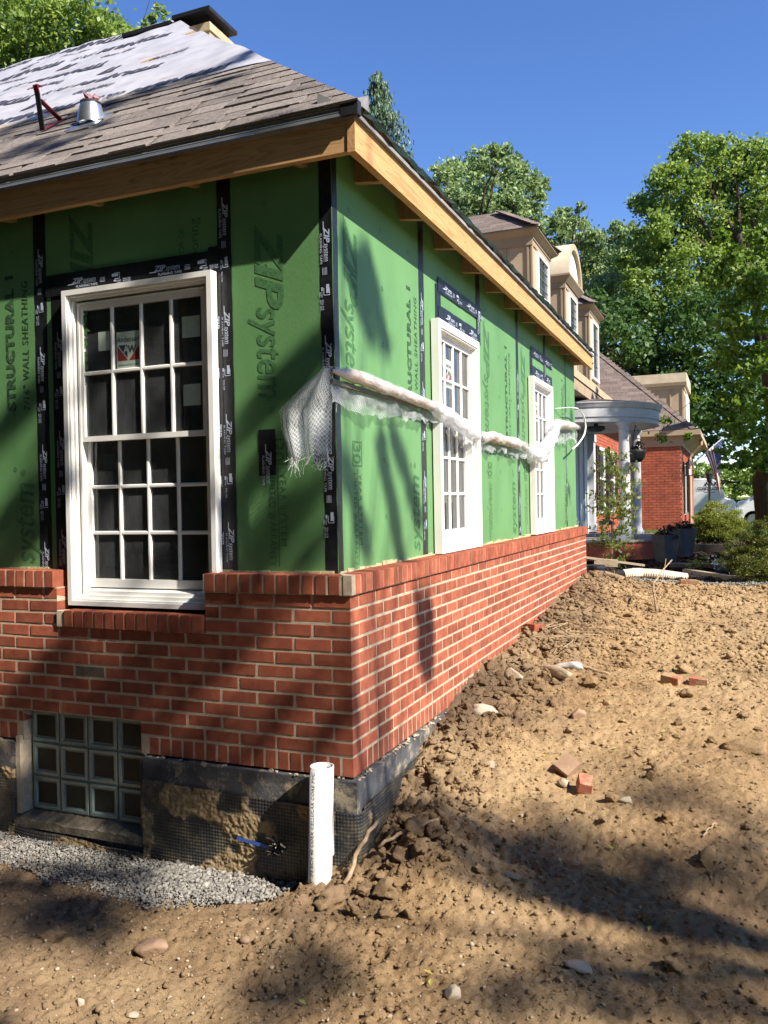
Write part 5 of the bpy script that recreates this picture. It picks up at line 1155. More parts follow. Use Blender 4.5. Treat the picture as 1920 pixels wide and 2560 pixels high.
stick('weathered lath lying on the clay behind the concrete chunks', [(.50, 2.78, -.79), (.80, 2.68, -.84)], .012, .010)
stick('short pale sliver of wood in the shade at right', [(1.48, .47, SZ(1.48, .47) + .012), (1.53, .56, SZ(1.53, .56) + .016)], .005, .004)
stick('long thin twig lying across the clay below the dead branch', [(1.0, 4.4, -.70), (1.3, 4.55, -.70), (1.55, 4.5, -.71)], .007, .003)
tw = MB()
for k in range(14):
    y = 3.3 + random.uniform(-.3, .5); x = .12 + random.uniform(0, .35); tw.tube(interp_path([(x, y, SZ(x, y) + .02), (x + random.uniform(-.1, .2), y + random.uniform(-.2, .2), SZ(x, y) + random.uniform(.03, .09)), (x + random.uniform(.05, .4), y + random.uniform(-.3, .3), SZ(x, y) + .03)], 6), .004, 4)
tag(tw.build('twigs', m_stick), 'tangle of thin roots against the wall foot', kind='stuff')
lf = MB()
for x, y in ((1.10, .33), (.577, -.64), (.60, -.68), (1.24, 1.63), (.9, .2), (1.3, -.1), (.2, -.9), (1.0, 1.3), (.65, 1.1)):
    z = SZ(x, y) + .012; a = random.uniform(0, 3); c_, s_ = math.cos(a) * .022, math.sin(a) * .022; lf.quad((x - c_, y - s_, z), (x + s_ * .4, y - c_ * .4, z + .004), (x + c_, y + s_, z + .002), (x - s_ * .4, y + c_ * .4, z + .004))
tag(lf.build('fallen_leaves', leafmat('yellow_leaf', [(.3, (.45, .38, .08)), (.7, (.35, .42, .10))])), 'few fallen yellow green leaves on the clay', kind='stuff')

# ------------------------------------------------------------------ main house behind
mh = thing('main_house', 'main brick house with tan dormers and brown shingle roof beyond the addition', 'house', (-4.0, 16.0, -.5))
m_rb = mat('shingle_roof_brown', (.20, .165, .145), (.14, .115, .10), .95, 14, .5, 120, .12, detail=8)
EZM = 2.50; EXM = -.75
q = MB(); q.prism([(EXM, 7.2, EZM), (-6.2, 7.2, EZM + 4.7), (-6.2, 7.2, EZM - .3), (EXM - .25, 7.2, EZM - .3)], (0, 14.5, 0)); q.build('roof', m_rb, mh)
q = MB(); q.box(EXM - .02, EXM + .11, 7.2, 19.0, EZM - .13, EZM + .0); q.build('gutter', m_tan, mh)
q = MB(); q.box(-1.02, EXM + .09, 7.2, 19.2, EZM - .32, EZM - .14); q.build('frieze_soffit', m_tan_dark, mh)
q = MB(); q.box(-7, -1.1, 7.0, 14.45, -.6, EZM - .31); q.build('entry_wall', m_greyside, mh)
q = MB()
for y in (11.0, 11.6, 12.2, 13.0, 13.6): q.box(-1.1, -1.075, y, y + .06, -.3, EZM - .33)
q.build('siding_batten', m_greyside, mh)
pz = MB(); pz.box(-1.1, -.98, 14.2, 14.46, -.26, 1.75); pz.box(-1.1, -.96, 14.18, 14.48, -.26, -.1); pz.box(-1.1, -.96, 14.18, 14.48, 1.6, 1.75); pz.build('pilaster', m_greyside, mh)
q = MB(); q.box(-7, -1.02, 14.47, 19.6, -.9, EZM - .31); q.build('mortar_wall', m_mortar, mh)
def brick_wall(parent, o, ex, L, z0, z1, n, mt, holes=(), name='brick_courses', bh=.0677, as_parts=0):
    o, ex, n = np.array(o, float), np.array(ex, float), np.array(n, float); q = MB(); r = 0; z = z0; cnt = 0
    while z < z1 - .03:
        s = -.1016 if r % 2 else 0.0
        while s < L - .02:
            a, b = max(s, 0), min(s + .2032 - .011, L)
            if b - a > .03 and not any(a < h[1] and b > h[0] and z < h[3] and z + .057 > h[2] for h in holes):
                j_ = random.uniform(0, .002)
                p = o + ex * a + (0, 0, z) + n * j_; w_ = ex * (b - a); v = [p, p + w_, p + w_ + (0, 0, .0565), p + (0, 0, .0565)]; d = -n * .02; f = [(0, 1, 2, 3), (0, 4, 5, 1), (1, 5, 6, 2), (2, 6, 7, 3), (3, 7, 4, 0)]
                V = [k for k in v] + [k + d for k in v]
                if np.dot(np.cross(ex, (0, 0, 1)), n) < 0: f = [g[::-1] for g in f]
                q.add(V, f); cnt += 1
            s += .2032
        z += bh; r += 1
    ob = q.build(name, mt, parent); ob['kind'] = 'stuff'; return ob
m_brick_far = mat('brick_far', (.38, .105, .06), (.28, .075, .045), .9, 4, .2, 60, .15, var=.14)
shh = [(.55, 1.45, .15, 1.55), (2.3, 3.2, .15, 1.55)]
brick_wall(mh, (-1.008, 14.5, 0), (0, 1, 0), 5.0, -.6, EZM - .35, (1, 0, 0), m_brick_far, [(a, b, c_, d_) for a, b, c_, d_ in shh])
def shutter(parent, x, y, z0, z1, w, nrm='x'):
    q = MB(); q.box(x, x + .03, y, y + .04, z0, z1); q.box(x, x + .03, y + w - .04, y + w, z0, z1)
    for zz in (z0, (z0 + z1) / 2 - .03, z1 - .06): q.box(x, x + .029, y + .04, y + w - .04, zz, zz + .06)
    z = z0 + .07
    while z < z1 - .07: q.obox((x + .003, y + .04, z), (.02, 0, .02), (0, w - .08, 0), (.003, 0, -.006)); z += .045
    return q.build('shutter', m_shut, parent)
for a, b, c_, d_ in shh:
    y = 14.5 + a; q = MB(); q.box(-1.06, -.99, y, y + .9, c_ - .05, c_); q.box(-1.06, -.985, y, y + .07, c_, d_); q.box(-1.06, -.985, y + .83, y + .9, c_, d_); q.box(-1.06, -.985, y + .07, y + .83, d_ - .07, d_); q.box(-1.05, -1.0, y + .07, y + .83, .84, .89)
    w_ = q.build('window', m_white, mh); q = MB(); q.quad((-1.014, y, c_), (-1.014, y + .9, c_), (-1.014, y + .9, d_), (-1.014, y, d_)); o = q.build('pane', m_black, w_)
    shutter(mh, -1.0, y - .38, c_, d_, .36); shutter(mh, -1.0, y + .92, c_, d_, .36)
# dormers
def dormer(y0, y1, zb, zt, kind):
    xf = -1.7; dn_ = bpy.data.objects.new('dormer', MB().box(xf - 3.0, xf - .02, y0 + .02, y1 - .02, zb - 1.2, zt).mesh('dormer', m_tan)); link(dn_, mh); dn_.location = -mh.location
    q = MB(); q.box(xf - .03, xf, y0 - .0, y0 + .10, zb - 1, zt); q.box(xf - .03, xf, y1 - .10, y1, zb - 1, zt); q.box(xf - .03, xf + .001, y0 + .1, y1 - .1, zt - .10, zt)
    for k in range(4): x = xf - .10 - k * .42; q.box(x, x + .035, y0 - .008, y0 + .02, zb - 1.2, zt - .12)
    q.box(xf - 3, xf + .01, y0 - .02, y0 + .019, zt - .12, zt); q.build('trim_board', m_tan_dark, dn_)
    a, b = y0 + (y1 - y0) * .24, y1 - (y1 - y0) * .14; zz0, zz1 = zb, zt - .13
    q = MB(); q.box(xf - .02, xf + .03, a, a + .07, zz0, zz1); q.box(xf - .02, xf + .03, b - .07, b, zz0, zz1); q.box(xf - .02, xf + .03, a + .07, b - .07, zz1 - .07, zz1); q.box(xf - .02, xf + .04, a - .02, b + .02, zz0 - .06, zz0)
    mq = MB()
    for k in (1, 2): y = a + .07 + (b - a - .14) * k / 3; mq.box(xf - .01, xf + .008, y - .007, y + .007, zz0, zz1 - .07)
    for k in (1, 2, 3): z = zz0 + (zz1 - .07 - zz0) * k / 4; mq.box(xf - .009, xf + .0075, a + .07, b - .07, z - .007, z + .007)
    w_ = q.build('window', m_white, dn_); mq.build('glazing_bar', m_metal, dn_); q = MB(); q.quad((xf - .005, a + .05, zz0), (xf - .005, b - .05, zz0), (xf - .005, b - .05, zz1 - .05), (xf - .005, a + .05, zz1 - .05)); q.build('pane', mat('dormer_glass', (.03, .04, .05), None, .05, spec=.8) if 'dormer_glass' not in bpy.data.materials else bpy.data.materials['dormer_glass'], dn_)
    if kind == 'hip':
        o_ = .14; ez = zt + .16; ym = (y0 + y1) / 2; q = MB()
        q = MB(); q.prism([(xf - 3, y0 - .02, zt), (xf + .02, y0 - .02, zt), (xf + .02, y1 + .02, zt), (xf - 3, y1 + .02, zt)], (0, 0, .05)); q.build('cornice_bed', m_tan_dark, dn_)
        q = MB(); A = [(xf + .02, y0 - .02, zt + .0502), (xf + .02, y1 + .02, zt + .0502), (xf - 3, y1 + .02, zt + .0502), (xf - 3, y0 - .02, zt + .0502)]; B = [(xf + o_, y0 - o_, ez - .03), (xf + o_, y1 + o_, ez - .03), (xf - 3, y1 + o_, ez - .03), (xf - 3, y0 - o_, ez - .03)]; Cc = [(p[0], p[1], ez) for p in B]
        q.add(A + B + Cc, [(0, 1, 5, 4), (3, 0, 4, 7), (1, 2, 6, 5), (4, 5, 9, 8), (7, 4, 8, 11), (5, 6, 10, 9)]); q.build('cornice', m_tan_dark, dn_)
        rp = .70; hw = (y1 - y0) / 2 + o_ + .02; e0 = xf + o_ + .02; ap_ = (e0 - hw, ym, ez + rp * hw)
        q = MB(); q.add([(e0, ym - hw, ez), (e0, ym + hw, ez), ap_, (xf - 3.2, ym, ez + rp * hw), (xf - 3.2, ym - hw, ez), (xf - 3.2, ym + hw, ez)], [(0, 1, 2), (4, 0, 2, 3), (1, 5, 3, 2), (0, 4, 5, 1)]); rf = q.build('dormer_roof', m_shingle_old, dn_)
        # shingle courses on the two visible slopes
        for sgn in (-1, 1):
            for r in range(int(hw / .125)):
                u0 = r * .125; q = MB(); xx = e0 - u0 - .01; 
                while xx > xf - 2.6:
                    L = random.choice((.22, .3, .36)); a_ = (xx, ym + sgn * (hw - u0), ez + rp * u0); q.obox((a_[0], a_[1], a_[2] + .002), (-L, 0, 0), (0, -sgn * .14, .14 * rp), (0, sgn * .002, random.choice((.010, .016)))); xx -= L + .004
                q.build('shingle_course', m_shingle_old, dn_) if q.n else None
        for sgn in (-1, 1):
            q = MB()
            for r in range(int(hw / .15)):
                u0 = r * .15 + .02; c_ = np.array((e0 - u0, ym + sgn * (hw - u0), ez + rp * u0)); q.obox(c_ + (0.0, sgn * .03, .012), (-.19, -sgn * .19, .19 * rp), (-.10, sgn * .10, 0), (0, 0, .012 + .002 * r)) ; q.obox(c_ + (.09, -sgn * .06, .0125), (-.19, -sgn * .19, .19 * rp), (-.10, sgn * .10, .0), (0, 0, .012 + .002 * r))
            q.build('hip_cap', m_shingle_old, dn_)
    else:
        ym = (y0 + y1) / 2; R_ = (y1 - y0) / 2 + .10; n_ = 26; q = MB(); V = []
        for x in (xf + .10, xf - 3.2):
            for k in range(n_ + 1): t = math.pi * k / n_; V.append((x, ym - R_ * math.cos(t), zt + .16 + R_ * .92 * math.sin(t)))
        q.add(V, [(k, k + 1, n_ + 2 + k, n_ + 1 + k) for k in range(n_)]); q.build('barrel_roof', m_cream, dn_, True)
        q = MB(); V = [(xf + .10, ym - R_ * math.cos(math.pi * k / n_), zt + .16 + R_ * .92 * math.sin(math.pi * k / n_)) for k in range(n_ + 1)]; V2 = [(xf + .10, ym - R_ * .84 * math.cos(math.pi * k / n_), zt + .18 + R_ * .76 * math.sin(math.pi * k / n_)) for k in range(n_ + 1)]; V3 = [(xf + .02, v[1], v[2]) for v in V2]
        q.add(V + V2 + V3, [(k, k + 1, n_ + 2 + k, n_ + 1 + k) for k in range(n_)] + [(n_ + 1 + k, n_ + 2 + k, 2 * n_ + 3 + k, 2 * n_ + 2 + k) for k in range(n_)]); q.build('arch_trim', m_tan, dn_)
        q = MB(); q.add(V3, [tuple(range(n_ + 1))]); q.build('arch_panel', m_white, dn_)
        q = MB(); o_ = .13; A = [(xf + .02, y0 - .02, zt), (xf + .02, y1 + .02, zt), (xf - 3, y1 + .02, zt), (xf - 3, y0 - .02, zt)]; B = [(xf + o_, y0 - o_, zt + .13), (xf + o_, y1 + o_, zt + .13), (xf - 3, y1 + o_, zt + .13), (xf - 3, y0 - o_, zt + .13)]; Cc = [(p[0], p[1], zt + .17) for p in B]
        q.add(A + B + Cc, [(0, 1, 5, 4), (3, 0, 4, 7), (1, 2, 6, 5), (4, 5, 9, 8), (7, 4, 8, 11), (5, 6, 10, 9), (8, 9, 10, 11)]); q.build('cornice', m_tan_dark, dn_)
    return dn_
dormer(11.95, 13.62, 4.32, 5.24, 'hip'); dormer(15.3, 16.97, 4.30, 5.22, 'arch'); dormer(18.72, 20.45, 3.64, 5.28, 'hip')
# entry portico
m_por = mat('portico_paint', (.42, .425, .44), (.34, .345, .36), .6, 4)
pc = thing('portico', 'curved white entry portico roof on two round columns', 'portico', (-.6, 12.6, -.6))
cx, cy, R_ = -1.1, 12.6, 1.54; n_ = 40; arc = [(cx + 0 * k, cy) for k in range(1)]
def arcpts(r, z): return [(cx + r * math.cos(-math.pi / 2 + math.pi * k / n_), cy + r * 1.0 * math.sin(-math.pi / 2 + math.pi * k / n_), z) for k in range(n_ + 1)]
prof = [(R_ - .10, 1.74), (R_ - .02, 1.74), (R_ - .02, 1.82), (R_, 1.825), (R_, 1.98), (R_ + .02, 1.99), (R_ + .05, 2.05), (R_ + .06, 2.06), (R_ + .06, 2.085)]
q = MB(); V = []
for r, z in prof: V += arcpts(r, z)
q.add(V, [(a * (n_ + 1) + k, a * (n_ + 1) + k + 1, (a + 1) * (n_ + 1) + k + 1, (a + 1) * (n_ + 1) + k) for a in range(len(prof) - 1) for k in range(n_)]); q.build('entablature', m_por, pc)
q = MB(); q.add(arcpts(R_ - .09, 1.745), [tuple(range(n_ + 1))[::-1]]); q.build('ceiling', m_por, pc)
q = MB(); q.add(arcpts(R_ + .065, 2.086) + [(cx, cy, 2.35)], [(k, k + 1, n_ + 1) for k in range(n_)]); q.build('portico_roof', m_shingle_old, pc)
for (x, y) in ((-.075, 11.55), (-.095, 13.68)):
    q = MB(); q.lathe([(.14, -.285), (.14, -.22), (.115, -.20), (.11, -.17), (.098, -.15), (.096, 1.0), (.085, 1.55), (.085, 1.58), (.10, 1.59), (.10, 1.61), (.088, 1.62), (.09, 1.67), (.13, 1.70), (.13, 1.738)], (x, y, 0), 24); q.build('column', m_por, pc, True)
q = MB(); q.prism([(p[0], p[1], -.62) for p in arcpts(R_ + .28, 0)], (0, 0, .30)); q.build('brick_step', m_brick_far, pc)
q = MB(); q.prism([(p[0], p[1], -.3198) for p in arcpts(R_ + .31, 0)], (0, 0, .035)); q.build('step_cap', mat('bluestone', (.20, .18, .17), (.14, .13, .12), .85, 6), pc)
q = MB(); q.lathe([(.03, 1.74), (.04, 1.70), (.15, 1.69), (.16, 1.64), (.10, 1.60), (.03, 1.59)], (-.55, 11.6, 0), 16); tag(q.build('ceiling_lamp', m_black), 'black ceiling lamp under the curved portico', 'lamp')
# basket hanging from the portico, lantern, sign on the step
hb = thing('hanging_basket', 'black hanging plant basket beside the far portico column', 'hanging basket', (.10, 11.75, 1.05))
q = MB(); q.lathe([(.02, -.16), (.09, -.15), (.15, -.08), (.175, .02), (.18, .06), (.165, .06), (.16, .02)], (.10, 11.75, 1.20), 20); q.build('bowl', m_black, hb, True)
q = MB(); [q.tube([(.10 + .16 * math.cos(a), 11.75 + .16 * math.sin(a), 1.25), (.10, 11.75, 1.70)], .004, 4) for a in (0, 2.1, 4.2)]; q.build('chain', m_black, hb)
P = crown_points([(.10, 11.75, 1.30, .14)], 9000, .25, .2); V, F = leaf_quads(P[:260], .06, .6); np_obj('dead_plant', V, F, m_shut, hb)
def lantern(name, label, x, y, z, s, h, hook=False):
    t = thing(name, label, 'lantern', (x, y, z)); q = MB(); w_ = s / 2
    for sx_ in (-1, 1):
        for sy_ in (-1, 1): q.obox((x + sx_ * w_ - .008, y + sy_ * w_ - .008, z), (.016, 0, 0), (0, .016, 0), (0, 0, h * .62))
    q.box(x - w_ - .02, x + w_ + .02, y - w_ - .02, y + w_ + .02, z - .02, z); q.build('cage', m_black, t)
    q = MB(); q.lathe([(s * .85, h * .62), (s * .35, h * .80), (s * .18, h * .86), (s * .2, h * .90), (.01, h)], (x, y, z), 4); q.build('lantern_roof', m_black, t)
    q = MB(); q.lathe([(.03, 0), (.03, h * .3), (.005, h * .34)], (x, y, z), 8); q.build('candle', m_whitetrim, t); return t
lantern('floor_lantern', 'black floor lantern standing at the entry step', -.30, 10.95, -.275, .17, .42)
t = thing('step_sign', 'small white sign leaning by the portico column', 'sign', (-.12, 10.98, -.28)); q = MB(); q.obox((-.16, 10.98, -.28), (.15, .0, 0), (0, .015, 0), (0, .03, .24)); q.build('board', m_whitetrim, t)
lay(Print().text('a', 0, 0, .06, .07, 0, .02).mesh('lettering', m_black), (-.11, 10.988, -.18), (1, 0, 0), (0, .12, .99), t)
# gutter return on main house
# far brick wing
wg = thing('brick_wing', 'red brick wing with hip roof and tan eaves at the far end', 'house wing', (-2.0, 23.0, -.5))
WX, WY = .45, 19.85
q = MB(); q.box(-7, WX - .012, WY + .012, 27.4, -1.2, 1.80); q.build('mortar_wall', m_mortar, wg)
brick_wall(wg, (-1.0, WY, 0), (1, 0, 0), 1.0 + WX - .0, -.78, 1.76, (0, -1, 0), m_brick_far)
wh = [(1.0, 1.95, .0, 1.35), (3.2, 4.15, .0, 1.35)]
brick_wall(wg, (WX, WY + .012, 0), (0, 1, 0), 7.4, -.78, 1.76, (1, 0, 0), m_brick_far, wh)
for a, b, c_, d_ in wh:
    y = WY + a; q = MB(); q.box(WX - .05, WX + .02, y, y + .07, c_, d_); q.box(WX - .05, WX + .02, y + .88, y + .95, c_, d_); q.box(WX - .05, WX + .02, y + .07, y + .88, d_ - .07, d_); q.box(WX - .05, WX + .03, y, y + .95, c_ - .06, c_); w_ = q.build('window', m_white, wg); q = MB(); q.quad((WX - .006, y + .02, c_), (WX - .006, y + .93, c_), (WX - .006, y + .93, d_), (WX - .006, y + .02, d_)); q.build('pane', m_black, w_)
    shutter(wg, WX, y - .42, c_ - .03, d_ + .03, .40); shutter(wg, WX, y + .97, c_ - .03, d_ + .03, .40)
ex_, ey_, ez_ = .80, 19.74, 2.18; mw = .95
q = MB(); A = (ex_, ey_, ez_); hw = 4.2; q.add([(ex_, ey_, ez_), (ex_, ey_ + 2 * hw, ez_), (ex_ - hw, ey_ + hw, ez_ + mw * hw), (-9, ey_ + hw, ez_ + mw * hw), (-9, ey_, ez_), (-9, ey_ + 2 * hw, ez_)], [(0, 1, 2), (4, 0, 2, 3), (1, 5, 3, 2)]); q.build('wing_roof', m_rb, wg)
cnt = 0
for r in range(26):
    u0 = r * .098; q = MB(); xx = ex_ - u0 - .02
    while xx > -3.0:
        L = random.choice((.20, .28, .34)); q.obox((xx, ey_ + u0, ez_ + mw * u0 + .003), (-L, 0, 0), (0, .105, .105 * mw), (0, -.002, random.choice((.007, .014)))); xx -= L + .006
    q.build('shingle_course', m_shingle_old, wg)
q = MB()
for r in range(22):
    u0 = r * .13; c_ = np.array((ex_ - u0, ey_ + u0, ez_ + mw * u0 + .02)); q.obox(c_ + (-.12, -.02, -.02), (-.15, .15, .15 * mw), (.14, .0, .0), (0, -.01, .016)); q.obox(c_ + (.0, .0, .0), (-.15, .15, .15 * mw), (.0, .14, .0), (0.01, 0, .016))
q.build('hip_cap', m_shingle_old, wg)
q = MB(); q.box(-3, ex_ + .0, ey_ - .02, ey_ + .0, ez_ - .14, ez_ - .005); q.box(ex_, ex_ + .12, ey_ - .02, ey_ + 8.4, ez_ - .14, ez_ - .005); q.build('gutter', m_tan, wg)
q = MB(); q.prism([(-3, ey_ + .001, ez_ - .13), (-3, ey_ + .05, ez_ - .18), (-3, WY - .03, ez_ - .22), (-3, WY - .03, ez_ - .42), (-3, WY + .02, ez_ - .42), (-3, WY + .02, ez_ - .06)], (3 + ex_ - .3, 0, 0)); q.build('cornice', m_tan, wg)
q = MB(); q.prism([(ex_ - .001, ey_, ez_ - .13), (ex_ - .05, ey_, ez_ - .15), (WX + .03, ey_ + .3, ez_ - .33), (WX + .03, ey_ + .3, ez_ - .42), (WX - .02, ey_ + .3, ez_ - .42), (WX - .02, ey_, ez_ - .06)], (0, 8, 0)); q.build('cornice', m_tan, wg)
q = MB(); q.tube([(ex_ + .06, 22.15, ez_ - .13), (ex_ + .06, 22.15, ez_ - .26), (.62, 22.2, ez_ - .50), (.55, 22.2, ez_ - .62), (.55, 22.2, -.6)], .05, 8); q.build('downspout', m_tan, wg)
# boxy dormer on the wing
xf = .45; q = MB(); d4 = q.box(-4, xf - .02, 22.02, 24.4, 2.4, 3.62).build('dormer', m_tan, wg)
q = MB()
for k in range(7): x = xf - .04 - k * .335; q.box(x - .03, x, 21.99, 22.02, 2.4, 3.62)
q.box(-4, xf - .0, 21.985, 22.021, 3.52, 3.62); q.box(xf - .02, xf, 22.0, 24.4, 3.5, 3.62); q.build('batten', m_tan, d4)
q = MB(); q.prism([(-4, 21.95, 3.62), (-4, 21.88, 3.70), (-4, 21.88, 3.96), (-4, 24.5, 3.96), (-4, 24.5, 3.62)], (4 + xf + .06, 0, 0)); q.build('flat_roof', m_cream, d4)
q = MB(); q.box(xf - .0, xf + .04, 22.3, 24.0, 2.5, 3.4); q.build('window', m_white, d4)
# lantern on the wing, flag and pole
t = lantern('wall_lantern', 'black coach lantern on a scroll bracket on the far wing', .63, 19.98, 1.0, .17, .44)
q = MB(); q.tube([(.455, 19.98, .80), (.47, 19.98, 1.5), (.50, 19.98, 1.60), (.58, 19.98, 1.64), (.66, 19.98, 1.58), (.64, 19.98, 1.48), (.63, 19.98, 1.44)], .012, 6); q.build('scroll_bracket', m_black, t)
fl = thing('flag', 'American flag hanging from an angled white pole on the far wing', 'flag', (.80, 20.5, 1.35))
q = MB(); a, b = np.array((.60, 20.5, 1.23)), np.array((1.56, 20.83, 2.09)); q.tube([a, b], .014, 8); q.lathe([(.005, -.02), (.03, 0), (.03, .03), (.005, .05)], tuple(b), 8); q.build('pole', m_whitetrim, fl)
# cloth: u along the pole (hoist), v down the fly
pa, pb_ = a + (b - a) * .42, a + (b - a) * .88
def fp(u, v):
    p = pa + (pb_ - pa) * u; L = 1.0
    dx = (.50 - .62 * u) * v ; w_ = .05 * math.sin(u * 7 + v * 3) * v
    return (p[0] + dx * 1.0 * (1 - .25 * v), p[1] + w_ + .05 * math.sin(u * 14) * v, p[2] - (1.24 * v * (1 - .08 * u)) - .26 * u * v)
def cloth(name, u0, u1, v0, v1, m, nu=6, nv=16, off_=0.0):
    q = MB(); V = [tuple(np.array(fp(u0 + (u1 - u0) * i / nu, v0 + (v1 - v0) * j / nv)) + (0, -off_, 0)) for i in range(nu + 1) for j in range(nv + 1)]
    q.add(V, [(i * (nv + 1) + j, i * (nv + 1) + j + 1, (i + 1) * (nv + 1) + j + 1, (i + 1) * (nv + 1) + j) for i in range(nu) for j in range(nv)]); return q.build(name, m, fl, True)
f_red = mat('flag_red', (.45, .03, .04), None, .8); f_wh = mat('flag_white', (.75, .74, .72), None, .8); f_bl = mat('flag_blue', (.03, .045, .16), None, .8)
for k in range(13): cloth('stripe', k / 13, (k + 1) / 13, (.40 if k >= 6 else 0), 1, f_red if k % 2 == 0 else f_wh, 2, 14)
cloth('canton', 6 / 13, 1, 0, .40, f_bl, 8, 8)
q = MB()
for i in range(9):
    for j in range(6 if i % 2 == 0 else 5):
        u, v = 6 / 13 + (i + .6) / 9.3 * 7 / 13, (j + (.5 if i % 2 == 0 else 1.0)) / 6.2 * .40; c_ = np.array(fp(u, v)) + (0, -.006, 0); s_ = .012; V = []
        for k in range(10): rr = s_ if k % 2 == 0 else s_ * .4; t_ = math.pi / 2 + k * math.pi / 5; V.append(c_ + (rr * math.cos(t_), 0, rr * math.sin(t_)))
        q.add(V, [tuple(range(10))])
q.build('star', f_wh, fl)
# planters
for (x, y, r0, r1, h, lab) in ((.645, 10.7, .17, .12, .40, 'nearer dark square tapered planter with wilted plants'), (.84, 11.6, .19, .13, .44, 'rear dark tapered planter behind the nearer one')):
    z = float(H(x, y)) + .06; t = thing('planter', lab, 'planter', (x, y, z), 'dark planters by the portico'); q = MB(); q.lathe([(r1 * 1.3, 0), (r0 * 1.3, h), (r0 * 1.3, h + .03), (r0 * 1.2, h + .03), (r0 * 1.18, h - .03)], (x, y, z), 4)
    q.build('pot', mat('dark_planter', (.055, .055, .06), (.035, .035, .04), .8, 5) if 'dark_planter' not in bpy.data.materials else bpy.data.materials['dark_planter'], t)
    q = MB(); q.quad((x - r0 * .8, y - r0 * .8, z + h - .02), (x + r0 * .8, y - r0 * .8, z + h - .02), (x + r0 * .8, y + r0 * .8, z + h - .02), (x - r0 * .8, y + r0 * .8, z + h - .02)); q.build('soil', m_mulch, t)
    P = crown_points([(x - .06, y, z + h + .04, .10), (x + .08, y, z + h + .06, .12)], 14000, .25, .2); V, F = leaf_quads(P[:400], .05, .6); np_obj('wilted_plant', V, F, m_shut, t)

# boards, drain pipe, stump and timbers in the bed
def plank(label, a, b, w, t, rz=0.0, m=None, name='board', up=(0, 0, 1)):
    a, b = np.array(a, float), np.array(b, float); d = b - a; s = np.cross(d, up); s = s / np.linalg.norm(s) * w; n_ = np.cross(s, d); n_ = n_ / np.linalg.norm(n_) * t
    return tag(MB().obox(a - s / 2, d, s, n_).build(name, m or m_weathered), label, 'board')
plank('long thin weathered board leaning from the brick corner across the bed', (-.45, 8.6, -.40), (.46, 9.02, -.555), .06, .03)
plank('wide tan plank lying toward the corrugated pipe', (-.25, 8.10, -.50), (.22, 8.36, -.665), .16, .03)
plank('short grey block board behind the wide plank', (-.2, 8.75, -.53), (.12, 8.8, -.55), .10, .10, m=m_conc)
plank('weathered landscape timber edging the bed', (.98, 9.62, -.72), (2.05, 8.62, -.79), .10, .09)
plank('lower timber lying at the right edge of the bed', (1.5, 9.0, -.72), (2.2, 8.75, -.74), .12, .06)
plank('brown railroad timber in front of the round bush', (1.05, 12.2, -.52), (1.6, 11.4, -.50), .14, .12)
plank('low flat stone edging behind the planters', (.75, 10.0, -.63), (1.9, 10.0, -.63), .25, .05, m=mat('edging_stone', (.17, .14, .11), (.1, .08, .06), .9, 5))
dp = thing('corrugated_drain_pipe', 'beige corrugated drain pipe with flat adapter lying past the clay', 'drain pipe', (.6, 9.0, -.72))
m_beige = mat('beige_plastic', (.62, .56, .44), (.52, .46, .36), .55, 6)
P = interp_path([(.20, 8.80, -.655), (.30, 8.86, -.645), (.42, 8.98, -.65), (.60, 9.02, -.66), (.80, 9.10, -.69), (1.02, 9.2, -.73)], 60); q = MB(); rr = np.array([.066 + (.006 if k % 2 else 0) for k in range(60)]); rr[10:18] = .074; q.tube(P, rr, 14); q.build('pipe_body', m_beige, dp)
q = MB(); q.tube([(.10, 8.78, -.655), (.205, 8.80, -.655)], .058, 14); q.build('black_coupling', m_black, dp)
bt = thing('buried_tank', 'black corrugated plastic sump beside the far brick corner', 'sump', (.02, 7.5, -.7)); q = MB(); q.lathe([(.10, -.35)] + [(.118 + (.006 if k % 2 else 0), -.30 + k * .028) for k in range(12)] + [(.12, .04), (.02, .05)], (.0, 7.52, -.47), 20); q.build('tank', m_black, bt)
# black corrugated hose
q = MB(); P = interp_path([(.95, 9.35, -.74), (1.4, 9.2, -.76), (1.9, 8.55, -.74), (2.4, 8.2, -.72)], 90); q.tube(P, np.array([.055 + (.006 if k % 2 else 0) for k in range(90)]), 10); tag(q.build('drain_hose', m_black), 'black corrugated hose running behind the timbers', 'hose')

# vehicles and lamp post
vn = thing('white_van', 'white work van with black lettering parked behind the round bush', 'van', (-.5, 33.6, -.85))
m_car = mat('white_car_paint', (.78, .78, .78), (.74, .74, .74), .25, 3, spec=.5)
m_cargl = mat('car_glass', (.015, .02, .022), None, .05, spec=.8); m_tyre = mat('tyre', (.015, .015, .016), None, .8)
def side_body(prof, y0, y1, m, parent, name='body', bev=.05):
    bm = bmesh.new(); a = [bm.verts.new((x, y0, z)) for x, z in prof]; b = [bm.verts.new((x, y1, z)) for x, z in prof]; n_ = len(prof)
    bm.faces.new(a[::-1]); bm.faces.new(b); [bm.faces.new((a[k], a[(k + 1) % n_], b[(k + 1) % n_], b[k])) for k in range(n_)]
    bmesh.ops.recalc_face_normals(bm, faces=bm.faces); bmesh.ops.bevel(bm, geom=[e for e in bm.edges], offset=bev, segments=3, affect='EDGES', clamp_overlap=True)
    me = bpy.data.meshes.new(name); bm.to_mesh(me); bm.free(); me.materials.append(m); o = bpy.data.objects.new(name, me); link(o, parent); o.location = -wloc(parent); return o
side_body([(-3.0, -.5), (1.6, -.5), (1.85, -.2), (1.80, .25), (1.45, .38), (1.15, 1.05), (.9, 1.18), (-2.9, 1.20), (-3.0, 1.0)], 33.0, 34.9, m_car, vn)
